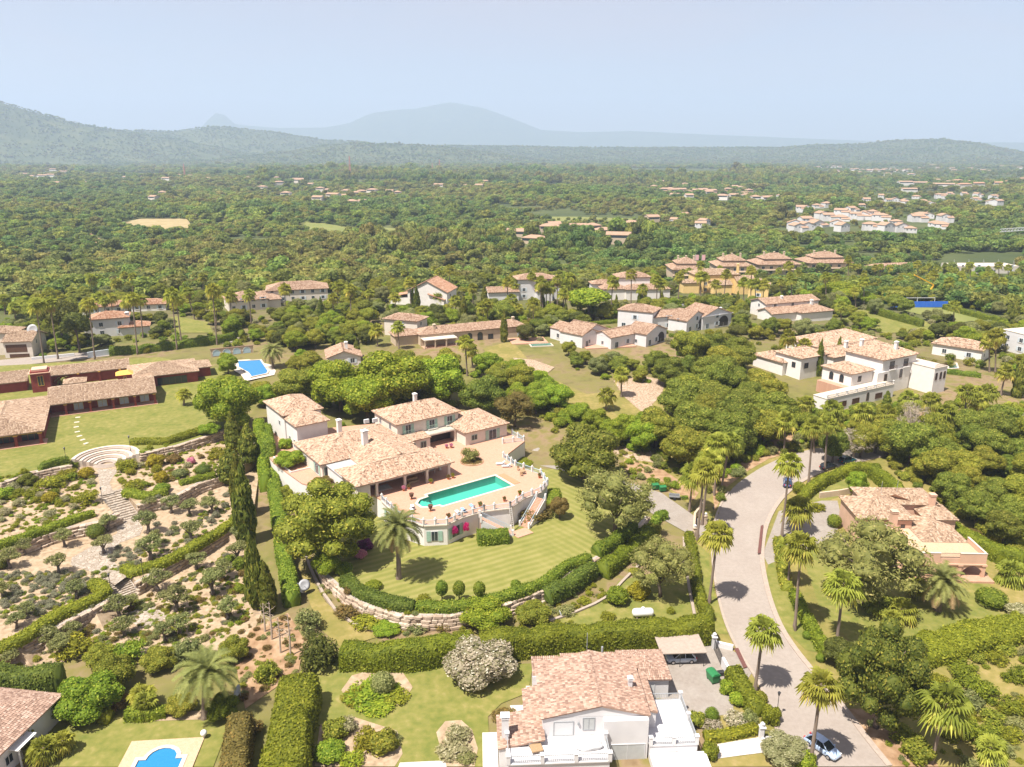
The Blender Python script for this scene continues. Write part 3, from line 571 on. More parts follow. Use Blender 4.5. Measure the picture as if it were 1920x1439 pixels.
def ribbon(name, P, w, mat, dz=.08, off=0.0, thick=.0, kind='structure', parent=None, cross=1):
    """strip of width w along ground points P, at sideways offset off"""
    n = len(P); mb = MB(); c = cross+1
    for i, p in enumerate(P):
        d = P[min(i+1, n-1)]-P[max(i-1, 0)]; d.z = 0; d.normalize(); s = Vector((-d.y, d.x, 0)); ww = w[i] if isinstance(w, list) else w
        for k in range(c):
            q = p+s*(off+ww*(k/cross-.5)); mb.v.append((q.x, q.y, gz(q.x, q.y)+dz))
        if thick:
            for k in range(c):
                q = p+s*(off+ww*(k/cross-.5)); mb.v.append((q.x, q.y, gz(q.x, q.y)+dz-thick))
    r = c*(2 if thick else 1)
    for i in range(n-1):
        for k in range(c-1): mb.f.append((i*r+k+1, i*r+k, (i+1)*r+k, (i+1)*r+k+1))
        if thick:
            mb.f.append((i*r, i*r+c, (i+1)*r+c, (i+1)*r)); mb.f.append((i*r+c-1, (i+1)*r+c-1, (i+1)*r+2*c-1, i*r+2*c-1))
    if thick: mb.f += [(0, 1, c+1, c), ((n-1)*r+1, (n-1)*r, (n-1)*r+c, (n-1)*r+c+1)]
    o = mb.build(name, M[mat], parent); return tag(o, kind=kind) if kind else o
# ------------------------------------------------------------------ the land
def build_ground():
    ds = list(np.arange(40, 430, 2.0)); d = 430.
    while d < 17500: ds.append(d); d *= 1.02
    an = np.radians(np.linspace(-60, 60, 210)); D, A = np.meshgrid(np.array(ds), an, indexing='ij')
    X, Y = D*np.sin(A), D*np.cos(A); Z = gzv(X, Y)-.03; n, m = X.shape
    V = np.stack([X, Y, Z], -1).reshape(-1, 3); i, j = np.meshgrid(np.arange(n-1), np.arange(m-1), indexing='ij'); a = (i*m+j).ravel()
    me = npmesh('ground', V, np.stack([a, a+1, a+m+1, a+m], 1)[:, ::-1], None, M['terrain'], True); o = link('ground', me); tag(o, kind='structure')
build_ground()
# ------------------------------------------------------------------ far wood (one mass) and hills
def points_instances(name, pts, rot, scl, idx, meshes, label, cat):
    me = bpy.data.meshes.new(name); me.vertices.add(len(pts)); me.vertices.foreach_set('co', np.asarray(pts, np.float32).ravel())
    for nm, ty, dat, fld in (('rot', 'FLOAT_VECTOR', rot, 'vector'), ('scl', 'FLOAT_VECTOR', scl, 'vector'), ('idx', 'INT', idx, 'value')):
        a = me.attributes.new(nm, ty, 'POINT'); a.data.foreach_set(fld, np.asarray(dat).astype(np.int32 if ty == 'INT' else np.float32).ravel())
    o = bpy.data.objects.new(name, me); COL.objects.link(o)
    pc = bpy.data.collections.new(name+'_kinds')
    for k, m_ in enumerate(meshes): pc.objects.link(bpy.data.objects.new('%s_kind_%02d' % (name, k), m_))
    g = bpy.data.node_groups.new(name, 'GeometryNodeTree'); g.interface.new_socket('Geometry', in_out='INPUT', socket_type='NodeSocketGeometry'); g.interface.new_socket('Geometry', in_out='OUTPUT', socket_type='NodeSocketGeometry')
    N = g.nodes; K = g.links; gi = N.new('NodeGroupInput'); go = N.new('NodeGroupOutput'); ip = N.new('GeometryNodeInstanceOnPoints'); ci = N.new('GeometryNodeCollectionInfo')
    ci.inputs['Collection'].default_value = pc; ci.inputs['Separate Children'].default_value = True; ci.inputs['Reset Children'].default_value = True; ip.inputs['Pick Instance'].default_value = True
    def attr(nm, ty):
        a = N.new('GeometryNodeInputNamedAttribute'); a.data_type = ty; a.inputs['Name'].default_value = nm; return a.outputs['Attribute']
    K.new(gi.outputs[0], ip.inputs['Points']); K.new(ci.outputs[0], ip.inputs['Instance']); K.new(attr('idx', 'INT'), ip.inputs['Instance Index']); K.new(attr('scl', 'FLOAT_VECTOR'), ip.inputs['Scale'])
    er = N.new('FunctionNodeEulerToRotation'); K.new(attr('rot', 'FLOAT_VECTOR'), er.inputs[0]); K.new(er.outputs[0], ip.inputs['Rotation']); K.new(ip.outputs[0], go.inputs[0])
    md = o.modifiers.new('instances', 'NODES'); md.node_group = g
    return tag(o, label, cat, kind='stuff')
FAR_PTS = []
# clearings in the wood, as picture polygons
CLEAR = [[(228,420),(262,410),(352,412),(362,432),(320,436),(240,430)], [(550,424),(580,418),(660,428),(672,446),(600,440)], [(688,424),(750,428),(790,448),(730,446)],
 [(900,402),(1080,403),(1200,407),(1200,412),(960,411)], [(960,418),(1040,405),(1240,412),(1240,436),(960,436)],
 [(1460,398),(1500,388),(1590,400),(1640,392),(1770,396),(1772,438),(1640,442),(1500,440)], [(1610,360),(1880,362),(1880,396),(1760,392),(1620,384)],
 [(40,296),(110,297),(120,302),(44,302)], [(80,322),(330,326),(330,333),(80,330)], [(60,300),(160,306),(160,312),(70,308)], [(1180,316),(1440,318),(1420,330),(1180,326)], [(1500,314),(1920,318),(1920,345),(1500,332)],
 [(150,437),(170,437),(290,496),(420,524),(400,530),(270,502)], [(1420,458),(1640,458),(1640,470),(1420,474)], [(1260,322),(1420,322),(1420,330),(1260,332)],
 [(505,338),(770,338),(770,344),(505,344)], [(1770,476),(1920,474),(1920,500),(1770,500)]]
def clear_pts():
    Pl = []
    for c in CLEAR:
        P = np.array([at(a, max(b, 300), -3)[:2] if b > 296 else at(a, 296, -3)[:2] for a, b in c]); Pl.append(P)
    return Pl
def proj(x, y, z):
    zc = y*CT-(z-CAMZ)*ST; yc = y*ST+(z-CAMZ)*CT
    return W0/2+FPX*x/zc, H0/2-FPX*yc/zc
def pinp(px, py, P):
    c = np.zeros(len(px), bool); j = len(P)-1
    for i in range(len(P)):
        xi, yi = P[i]; xj, yj = P[j]
        with np.errstate(divide='ignore', invalid='ignore'): c ^= ((yi > py) != (yj > py)) & (px < (xj-xi)*(py-yi)/(yj-yi)+xi)
        j = i
    return c
def build_forest():
    rg = np.random.default_rng(3); X = []; Y = []; Sx = []; Sz = []
    for d0, d1, sp, s0, s1 in ((395, 900, 7.0, 6, 11), (900, 1600, 9.0, 7, 13), (1600, 2600, 12.5, 8, 15), (2600, 4200, 17, 10, 20), (4200, 7600, 24, 8, 15)):
        area = (d1**2-d0**2)*R(86)/2; n = int(area/sp**2*1.05); d = np.sqrt(rg.uniform(d0**2, d1**2, n)); a = rg.uniform(-R(43), R(43), n)
        x, y = d*np.sin(a), d*np.cos(a); dens = wob(x, y, 55, 5)+.6*wob(x, y, 160, 8)
        keep = dens > -.62; x, y = x[keep], y[keep]
        s = rg.uniform(s0, s1, len(x))*(1+.45*wob(x, y, 110, 6))*np.where(rg.random(len(x)) < .12, 1.35, 1)*np.where(rg.random(len(x)) < .3, .7, 1); X.append(x); Y.append(y); Sx.append(s); Sz.append(s*rg.uniform(.55, .95, len(x)))
    X = np.concatenate(X); Y = np.concatenate(Y); Sx = np.concatenate(Sx); Sz = np.concatenate(Sz); Z = gzv(X, Y)
    px, py = proj(X, Y, Z); keep = np.ones(len(X), bool)
    for q, c in enumerate(CLEAR):
        ins = pinp(px, py, c)
        if q in (4, 5, 6, 11, 13, 14): ins &= rg.random(len(X)) > .42; sm = pinp(px, py, c); Sx = np.where(sm, Sx*.62, Sx); Sz = np.where(sm, Sz*.7, Sz)
        keep &= ~ins
    near = np.nonzero(np.hypot(X, Y) < 620)[0]
    for i in near: keep[i] &= free(X[i], Y[i], 2.) and not (py[i] > 486 and hides(X[i], Y[i], 0, Sz[i], Sx[i]))
    for fx, fy in FAR_PTS:
        dd = math.hypot(fx, fy); ux, uy = fx/dd, fy/dd; al = (X-fx)*ux+(Y-fy)*uy; ac = np.abs(-(X-fx)*uy+(Y-fy)*ux); keep &= ~((ac < 14) & (al > -32-dd*.022) & (al < 13))
    # tall blue-green plantation rows
    tall = pinp(px, py, [(480,326),(1600,330),(1600,352),(480,344)]) | pinp(px, py, [(700,452),(1250,450),(1250,480),(640,486)])
    Sz = np.where(tall, Sx*1.35, Sz)
    X, Y, Z, Sx, Sz = (q[keep] for q in (X, Y, Z, Sx, Sz)); n = len(X)
    kind = (wob(X, Y, 170, 11)*2.6+wob(X, Y, 60, 12)*1.2+rg.normal(0, .6, n)); idx = np.clip(np.floor((kind+1.6)/3.2*15), 0, 14).astype(int)
    ms = []
    for k, mt in enumerate(('forest_a', 'forest_b', 'forest_c')):
        for c, _ in PR['far']:
            m2 = c.copy(); m2.materials[0] = M[mt]; ms.append(m2)
    rot = np.zeros((n, 3)); rot[:, 2] = rg.uniform(0, 6.28, n)
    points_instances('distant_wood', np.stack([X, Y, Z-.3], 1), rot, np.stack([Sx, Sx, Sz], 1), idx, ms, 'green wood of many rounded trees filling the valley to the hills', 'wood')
leaf('forest_a', (.040,.064,.026), (.105,.138,.052), (.15,.165,.07), objvar=.25, k=(2.05,2.1,1.25)); leaf('forest_b', (.058,.078,.022), (.14,.166,.050), (.20,.205,.08), objvar=.28, k=(2.0,2.05,1.2)); leaf('forest_c', (.085,.092,.030), (.18,.182,.068), (.27,.235,.11), objvar=.28, k=(1.7,1.75,1.1))
def far_patch(name, poly, mat, dz=.5): return drape(name, None, mat, dz, 30, xy=[tuple(at(a, b, -3).xy) for a, b in poly])
far_patch('dry_field', CLEAR[0], 'dry_field'); far_patch('golf_fairway', CLEAR[1], 'golf'); far_patch('golf_fairway', CLEAR[2], 'golf'); far_patch('golf_fairway', CLEAR[3], 'golf'); far_patch('dirt_road', CLEAR[12], 'earth_red')
# ------------------------------------------------------------------ air
def build_haze():
    mb = MB(); mb.box(-17000, -400, -14, 17000, 17600, 1180); m = bpy.data.materials.new('haze'); m.use_nodes = True; N = m.node_tree.nodes; N.remove(N['Principled BSDF'])
    v = N.new('ShaderNodeVolumePrincipled'); v.inputs['Color'].default_value = (.57,.70,.90,1); v.inputs['Density'].default_value = .000125; v.inputs['Anisotropy'].default_value = .1
    m.node_tree.links.new(v.outputs[0], N['Material Output'].inputs['Volume']); o = mb.build('haze', m); tag(o, 'pale blue air haze over the whole valley', 'haze', kind='stuff')
build_haze()
# ------------------------------------------------------------------ houses: a frame in metres (x along the front, y back, z up)
TILE_W, TILE_L = .27, .42
def tiles_for(planes, edges, ts, seed):
    rg = np.random.default_rng(seed); VV = []; FF = []; RR = []; b = 0
    w, l = TILE_W*ts, TILE_L*ts
    for P in planes:
        P = [np.array(p, float) for p in P]; e = P[1]-P[0]; el = np.linalg.norm(e); e /= el; nn = np.zeros(3)
        for i in range(1, len(P)-1): nn += np.cross(P[i]-P[0], P[i+1]-P[0])
        nn /= np.linalg.norm(nn)
        if nn[2] < 0: nn = -nn
        u = np.cross(nn, e)
        Q = np.array([[(p-P[0])@e, (p-P[0])@u] for p in P])
        if Q[:, 1].max() < .05: u = -u; Q[:, 1] *= -1
        s0, s1, t1 = Q[:, 0].min(), Q[:, 0].max(), Q[:, 1].max()
        s = np.arange(s0+w/2, s1, w); t = np.arange(0, t1, l*.86); Sg, Tg = np.meshgrid(s, t); Sg = Sg.ravel(); Tg = Tg.ravel()
        ok = pinp(Sg, Tg+l*.3, Q); Sg, Tg = Sg[ok], Tg[ok]; n = len(Sg)
        if not n: continue
        prof = [(-.5, 0), (-.26, .27), (.26, .27), (.5, 0)]
        pts = []
        for tt, lift, nar in ((-.04*ts, .055*ts, 1.), (l, .01, .8)):
            for a, h in prof:
                pts.append(P[0][None]+e[None]*(Sg+a*w*nar)[:, None]+u[None]*(Tg+tt)[:, None]+nn[None]*(h*w*.9+lift+rg.normal(0, .012*ts, n))[:, None])
        V = np.stack(pts, 1).reshape(-1, 3); base = np.arange(n)[:, None]*8+b
        for q in ((0, 1, 5, 4), (1, 2, 6, 5), (2, 3, 7, 6)): FF.append(base+np.array(q)[None]); RR.append(None)
        r = rg.random(n); RR = RR[:-3]+[r, r, r]; VV.append(V); b += len(V)
    for A, B in edges:                                     # ridge and hip caps
        A = np.array(A, float); B = np.array(B, float); d = B-A; Ld = np.linalg.norm(d); d /= Ld; sd = np.cross(d, [0, 0, 1.]); sd /= max(np.linalg.norm(sd), 1e-6); up = np.cross(sd, d)
        n = max(1, int(Ld/(l*.9)))
        for i in range(n):
            r0 = .52*w; c0 = A+d*Ld*i/n; c1 = A+d*Ld*(i+1.08)/n; V = []
            for c, k, lf in ((c0, 1.15, .09*ts), (c1, .95, .05*ts)):
                for a, h in ((-1, -.35), (-.55, .45), (.55, .45), (1, -.35)): V.append(c+sd*a*r0*k*1.15+up*(h*r0*k+lf))
            V = np.array(V); VV.append(V); r = rg.random()
            for q in ((0, 1, 5, 4), (1, 2, 6, 5), (2, 3, 7, 6)): FF.append(np.array([q])+b); RR.append(np.array([r]))
            b += 8
    if not VV: return None
    return np.concatenate(VV), np.concatenate(FF), np.concatenate(RR)
class House:
    def __init__(s, name, label, cat, loc, rz, wall='white_wall', tile='tile_pale', ts=1., frame='white_frame', group=None):
        s.t = thing(name, label, cat, loc, rz, group); s.wall = wall; s.tile = tile; s.ts = ts; s.fr = frame; s.k = 0
    def block(s, x0, y0, x1, y1, z0, z1, mat=None, name='wall', parent=None):
        return MB().box(x0, y0, z0, x1, y1, z1).build(name, M[mat or s.wall], parent or s.t)
    def wing(s, x0, y0, x1, y1, z1, roof='hip', pitch=.36, over=.45, z0=-.6, walls=True, wall=None, tile=None, wy0=None, ridge=None):
        """walls box + roof; roof hip | gx (ridge along x) | gy | shed (rises to the back) | shedl (rises to the right) | shedr | flat"""
        wl = wall or s.wall; ze = z1; X0, X1, Y0, Y1 = x0-over, x1+over, y0-over, y1+over; planes = []; edges = []; gab = []
        w, d = X1-X0, Y1-Y0; xm, ym = (X0+X1)/2, (Y0+Y1)/2
        if roof == 'hip':
            if w >= d:
                zr = ze+pitch*d/2; a, b = (X0+d/2, ym, zr), (X1-d/2, ym, zr)
            else:
                zr = ze+pitch*w/2; a, b = (xm, Y0+w/2, zr), (xm, Y1-w/2, zr)
            c = [(X0, Y0, ze), (X1, Y0, ze), (X1, Y1, ze), (X0, Y1, ze)]
            if w >= d: planes = [[c[0], c[1], b, a], [c[1], c[2], b], [c[2], c[3], a, b], [c[3], c[0], a]]; edges = [(c[0], a), (c[3], a), (c[1], b), (c[2], b), (a, b)]
            else: planes = [[c[0], c[1], a], [c[1], c[2], b, a], [c[2], c[3], b], [c[3], c[0], a, b]]; edges = [(c[0], a), (c[1], a), (c[2], b), (c[3], b), (a, b)]
        elif roof == 'gx':
            yr = ym if ridge is None else ridge; zr = ze+pitch*d/2; a, b = (X0, yr, zr), (X1, yr, zr); c = [(X0, Y0, ze), (X1, Y0, ze), (X1, Y1, ze), (X0, Y1, ze)]
            planes = [[c[0], c[1], b, a], [c[2], c[3], a, b]]; edges = [(a, b)]; zz = zr-pitch*over*.9
            gab = [[(x0, y0, z1), (x0, y1, z1), (x0, yr, zz-.05)], [(x1, y1, z1), (x1, y0, z1), (x1, yr, zz-.05)]]
        elif roof == 'gy':
            xr = xm if ridge is None else ridge; zr = ze+pitch*w/2; a, b = (xr, Y0, zr), (xr, Y1, zr); c = [(X0, Y0, ze), (X1, Y0, ze), (X1, Y1, ze), (X0, Y1, ze)]
            planes = [[c[1], c[2], b, a], [c[3], c[0], a, b]]; edges = [(a, b)]; zz = zr-.08
            gab = [[(x0, y0, z1-.02), (x1, y0, z1-.02), (xr, y0, zz)], [(x1, y1, z1-.02), (x0, y1, z1-.02), (xr, y1, zz)]]
        elif roof in ('shed', 'shedl', 'shedr', 'shedb'):
            zh = ze+pitch*(d if roof in ('shed', 'shedb') else w)
            if roof == 'shed': planes = [[(X0, Y0, ze), (X1, Y0, ze), (X1, Y1, zh), (X0, Y1, zh)]]
            elif roof == 'shedb': planes = [[(X1, Y1, ze), (X0, Y1, ze), (X0, Y0, zh), (X1, Y0, zh)]]
            elif roof == 'shedl': planes = [[(X0, Y1, ze), (X0, Y0, ze), (X1, Y0, zh), (X1, Y1, zh)]]
            else: planes = [[(X1, Y0, ze), (X1, Y1, ze), (X0, Y1, zh), (X0, Y0, zh)]]
        if walls:
            mb = MB(); yy = y0 if wy0 is None else wy0
            mb.box(x0, yy, z0, x1, y1, z1-.06)
            for g in gab: mb.add(g, [(0, 1, 2)])
            mb.build('wall', M[wl], s.t)
        if planes:
            mb = MB()
            for p in planes:
                lo = [(q[0], q[1], q[2]-.17) for q in p]; n = len(p)
                mb.add(p+lo, [tuple(range(n)), tuple(range(2*n-1, n-1, -1))]+[(i, n+i, n+(i+1) % n, (i+1) % n) for i in range(n)])
            r = mb.build('roof', M[tile or s.tile], s.t, rnd=True); s.k += 1
            if s.ts:
                T = tiles_for(planes, edges, s.ts, s.k+int(abs(s.t.location.x)*3))
                if T: o = link('roof_tiles', npmesh('roof_tiles', *T, mat=M[tile or s.tile]), r); tag(o, kind='stuff')
        elif roof == 'flat':
            MB().box(x0-.1, y0-.1, z1-.05, x1+.1, y1+.1, z1+.12).build('roof', M['coping'], s.t)
        return (x0, y0 if wy0 is None else wy0, x1, y1, z1)
    def fbox(s, r, side, u0, u1, o0, o1, z0, z1, mb):
        x0, y0, x1, y1, _ = r
        if side == 'f': mb.box(x0+u0, y0-o1, z0, x0+u1, y0-o0, z1)
        elif side == 'b': mb.box(x0+u0, y1+o0, z0, x0+u1, y1+o1, z1)
        elif side == 'l': mb.box(x0-o1, y0+u0, z0, x0-o0, y0+u1, z1)
        else: mb.box(x1+o0, y0+u0, z0, x1+o1, y0+u1, z1)
        return mb
    def pt(s, r, side, u, o, z):
        x0, y0, x1, y1, _ = r
        return {'f': (x0+u, y0-o, z), 'b': (x0+u, y1+o, z), 'l': (x0-o, y0+u, z), 'r': (x1+o, y0+u, z)}[side]
    def win(s, r, side, u, z, w, h, frame=None, pane='glass', shut=None, arch=False, rail=None, sill=None, name='window', div=1, open_=.9):
        f = MB(); t = .09
        s.fbox(r, side, u, u+t, 0, .07, z, z+h, f); s.fbox(r, side, u+w-t, u+w, 0, .07, z, z+h, f); s.fbox(r, side, u+t, u+w-t, 0, .07, z, z+t, f)
        if not arch: s.fbox(r, side, u+t, u+w-t, 0, .07, z+h-t, z+h, f)
        for k in range(1, div+1): uu = u+w*k/(div+1); s.fbox(r, side, uu-.035, uu+.035, .02, .06, z+t, z+h-t, f)
        if arch:
            n = 8; pa = [s.pt(r, side, u+w/2-w/2*math.cos(math.pi*k/n), .035, z+h+w/2*math.sin(math.pi*k/n)) for k in range(n+1)]; f.tube(pa, .06, 4)
        o = f.build(name, M[frame or s.fr], s.t)
        p = MB()
        ps = [s.pt(r, side, u+.02, .025, z+.02), s.pt(r, side, u+w-.02, .025, z+.02)]
        if arch: ps += [s.pt(r, side, u+w/2+w/2*math.cos(math.pi*k/8), .025, z+h+w/2*math.sin(math.pi*k/8)) for k in range(9)]
        else: ps += [s.pt(r, side, u+w-.02, .025, z+h-.02), s.pt(r, side, u+.02, .025, z+h-.02)]
        p.add(ps, [tuple(range(len(ps))) if side in ('f', 'r') else tuple(range(len(ps)-1, -1, -1))]); p.build('pane', M[pane], o)
        if shut:
            for sg in (0, 1):
                q = MB(); sw = w*.5*open_; a = u-sw-.02 if sg == 0 else u+w+.02; s.fbox(r, side, a, a+sw, .03, .09, z, z+h, q)
                for k in range(1, 5): s.fbox(r, side, a+.06, a+sw-.06, .09, .105, z+h*k/5-.1, z+h*k/5+.1, q)
                q.build('shutter', M[shut], o)
        if rail:
            q = MB(); n = 7
            s.fbox(r, side, u-.5, u+w+.5, 0, .75, z-.16, z-.02, q); bl = q.build('balcony_slab', M[s.wall], o)
            q = MB(); s.fbox(r, side, u-.5, u+w+.5, .68, .72, z+.9, z+.95, q)
            for e in (u-.5, u+w+.46): s.fbox(r, side, e, e+.04, .02, .72, z+.9, z+.95, q)
            for k in range(n+3): uu = u-.48+(w+.96)*k/(n+2); s.fbox(r, side, uu-.015, uu+.015, .68, .72, z, z+.9, q)
            q.build('railing', M[rail], o)
        if sill: q = MB(); s.fbox(r, side, u-.1, u+w+.1, 0, .14, z-.1, z, q); q.build('sill', M[sill], o)
        return o
    def chimney(s, x, y, z0, z1, w=.8, mat=None, cap='tile_pale'):
        m = MB(); m.box(x-w/2, y-w/2, z0, x+w/2, y+w/2, z1-.45); m.box(x-w/2-.08, y-w/2-.08, z1-.45, x+w/2+.08, y+w/2+.08, z1-.3)
        for i in (-1, 1):
            for j in (-1, 1): m.box(x+i*w*.36-.07, y+j*w*.36-.07, z1-.3, x+i*w*.36+.07, y+j*w*.36+.07, z1-.08)
        o = m.build('chimney', M[mat or s.wall], s.t); c = MB(); h = w/2+.14
        c.add([(x-h,y-h,z1-.08),(x+h,y-h,z1-.08),(x+h,y+h,z1-.08),(x-h,y+h,z1-.08),(x-h*.4,y-h*.4,z1+.14),(x+h*.4,y-h*.4,z1+.14),(x+h*.4,y+h*.4,z1+.14),(x-h*.4,y+h*.4,z1+.14)], [(3,2,1,0),(4,5,6,7),(0,1,5,4),(1,2,6,5),(2,3,7,6),(3,0,4,7)])
        c.build('chimney_cap', M[cap if cap != 'tile_pale' else (mat or s.wall)], o); return o
    def column(s, x, y, z0, z1, w=.42, mat=None, cap=None):
        m = MB(); m.box(x-w*.7, y-w*.7, z0, x+w*.7, y+w*.7, z0+.35); m.box(x-w/2, y-w/2, z0+.35, x+w/2, y+w/2, z1-.25)
        o = m.build('column', M[mat or s.wall], s.t); c = MB().box(x-w*.75, y-w*.75, z1-.25, x+w*.75, y+w*.75, z1).build('capital', M[cap or mat or s.wall], o); return o
    def rail(s, pts, h=1.0, mat='dark_metal', pier=None, every=2.6, ball=False, name='railing', bar=.025, gap=.16, pw=.34):
        """railing along local points: rails, bars, and piers when a pier material is given"""
        m = MB(); bars = MB(); n = 0
        for a, b in zip(pts, pts[1:]):
            a = Vector(a); b = Vector(b); L = (b-a).length; up = Vector((0, 0, 1))
            m.bar(a+up*h, b+up*h, .09 if pier else .05, .07 if pier else .05); m.bar(a+up*.12, b+up*.12, .05)
            k = max(1, int(L/gap))
            for i in range(k+1): q = a.lerp(b, i/k); bars.bar(q+up*.12, q+up*h, bar)
        o = m.build(name, M[mat], s.t); bo = bars.build('bars', M[mat], o); tag(bo, kind='stuff')
        if pier:
            done = []
            for a, b in zip(pts, pts[1:]):
                a = Vector(a); b = Vector(b); L = (b-a).length; k = max(1, round(L/every))
                for i in range(k+1):
                    q = a.lerp(b, i/k)
                    if any((q-d).length < .6 for d in done): continue
                    done.append(q); c = MB(); c.box(q.x-pw/2, q.y-pw/2, q.z-.02, q.x+pw/2, q.y+pw/2, q.z+h+.12); c.box(q.x-pw/2-.06, q.y-pw/2-.06, q.z+h+.12, q.x+pw/2+.06, q.y+pw/2+.06, q.z+h+.22)
                    if ball: c.ball((q.x, q.y, q.z+h+.38), .17, .17, .17, seg=8, rings=6)
                    c.build('pier', M[pier], s.t)
        return o
def frame_px(a, b, h):                                    # house frame from two front eave corners at height h above ground
    A = gp(a[0], a[1], h); B = gp(b[0], b[1], h); A2 = at(a[0], a[1], A.z+h); B2 = at(b[0], b[1], A.z+h)
    d = B2-A2; return Vector((A2.x, A2.y, A.z)), math.atan2(d.y, d.x), d.xy.length
# ------------------------------------------------------------------ levels: terraces and lawns built up above the slope
Z_LAWN, Z_POOL, Z_G1, Z_G2, Z_G3 = 2.8, 7.0, 6.9, 4.9, 2.7
def plateau(name, px_poly, z, mat, depth=3.5, xy=None):
    if xy:
        P = xy; xs = [q[0] for q in P]; ys = [q[1] for q in P]; PLATS.insert(0, (P, z, (min(xs), min(ys), max(xs), max(ys))))
    else: P = add_plat(px_poly, z)
    P = P; o = MB().prism(P, z-depth, z-.012).build(name, M[mat]); return tag(o, kind='structure')
def W3(off=0): return [(-260,1330),(0,1222+off),(94,1181+off),(194,1128+off),(272,1081+off),(375,1025+off),(444,984+off)]
def W2(): return [(-260,1090),(0,1030),(53,1012),(103,994),(181,978),(281,937),(325,931),(369,906),(406,894),(440,880)]
def W1(): return [(-260,960),(0,905),(60,884),(130,872),(195,866),(262,850),(330,835),(381,819),(420,805)]
def wxy(P, z): return [tuple(at(a, b, z).xy) for a, b in P]
def stair_notch(a, b, z, hw):                             # cut for a flight of steps running from a (top) to b (on the wall line)
    A, B = at(*a, z).xy, at(*b, z).xy; d = (B-A).normalized(); s = Vector((-d.y, d.x))
    if s.x < 0: s = -s
    return [tuple(B-s*hw), tuple(A-s*hw), tuple(A+s*hw), tuple(B+s*hw)]
ST2, ST3 = ((205,922),(236,955.5)), ((205,1080),(233,1104.5))
AMC = at(200, 872, Z_G2).xy; AMR = R(14)
def amp(x, y): return (AMC.x+x*math.cos(AMR)-y*math.sin(AMR), AMC.y+x*math.sin(AMR)+y*math.cos(AMR))
plateau('garden_terrace', None, Z_G3, 'sandy_soil', xy=wxy(W3()[:4], Z_G3)+stair_notch(*ST3, Z_G3, 2.4)+wxy(W3()[4:]+[(475,960),(490,860),(480,790),(-260,790)], Z_G3))
plateau('garden_terrace', None, Z_G2, 'sandy_soil', 3, xy=wxy(W2()[:5], Z_G2)+stair_notch(*ST2, Z_G2, 2.2)+wxy(W2()[5:]+[(480,860),(480,760),(-260,760)], Z_G2))
plateau('garden_lawn', None, Z_G1, 'lawn_green', 3, xy=wxy(W1()[:4], Z_G1)+[amp(-6.9*math.cos(math.pi*i/14), 7.2*math.sin(math.pi*i/14)) for i in range(15)]+wxy(W1()[5:]+[(440,770),(430,690),(395,690),(300,670),(-260,700)], Z_G1))
LAWN = [(600,1055),(612,1077),(632,1094),(656,1116),(682,1129),(713,1139),(741,1147),(763,1151),(800,1153),(844,1151),(920,1138),(980,1117),(1016,1103),(1063,1076),(1115,1046),(1160,1016),(1190,993),(1212,968),(1170,905),(1120,868),(1060,842),(1000,850),(900,860),(600,960)]
m, N, K, b = newmat('lawn_striped'); g = N.new('ShaderNodeNewGeometry'); sx = N.new('ShaderNodeSeparateXYZ'); K.new(g.outputs['Position'], sx.inputs[0])
def _wave(ang, scale):
    mp = N.new('ShaderNodeMapping'); mp.inputs['Rotation'].default_value = (0, 0, ang); K.new(g.outputs['Position'], mp.inputs[0]); w = N.new('ShaderNodeTexWave'); w.inputs['Scale'].default_value = scale; w.inputs['Distortion'].default_value = 1.6; w.inputs['Detail'].default_value = 2; w.inputs['Detail Scale'].default_value = .6; w.bands_direction = 'Y'; K.new(mp.outputs[0], w.inputs[0]); return w.outputs['Fac']
wa, wb = _wave(-R(30), .2), _wave(R(50), .2)
mr = N.new('ShaderNodeMapRange'); mr.inputs['From Min'].default_value = 3; mr.inputs['From Max'].default_value = 13; K.new(sx.outputs[0], mr.inputs[0])
mx = N.new('ShaderNodeMix'); K.new(mr.outputs[0], mx.inputs[0]); K.new(wa, mx.inputs[2]); K.new(wb, mx.inputs[3])
nz = N.new('ShaderNodeTexNoise'); nz.inputs['Scale'].default_value = .28; nz.inputs['Detail'].default_value = 11; nz.inputs['Roughness'].default_value = .62; K.new(g.outputs['Position'], nz.inputs['Vector'])
ma = N.new('ShaderNodeMath'); ma.operation = 'MULTIPLY_ADD'; ma.inputs[1].default_value = .25; K.new(mx.outputs[0], ma.inputs[0]); mb_ = N.new('ShaderNodeMath'); mb_.operation = 'MULTIPLY'; mb_.inputs[1].default_value = .8; K.new(nz.outputs['Fac'], mb_.inputs[0]); K.new(mb_.outputs[0], ma.inputs[2])
r = ramp(N, [(.25, (.145,.155,.036)), (.5, (.195,.19,.05)), (.75, (.255,.228,.078)), (.95, (.30,.25,.10))]); K.new(ma.outputs[0], r.inputs[0]); K.new(r.outputs[0], b.inputs['Base Color']); b.inputs['Roughness'].default_value = .9; b.inputs['Specular IOR Level'].default_value = .1
plateau('lawn', LAWN, Z_LAWN, 'lawn_striped', 3)
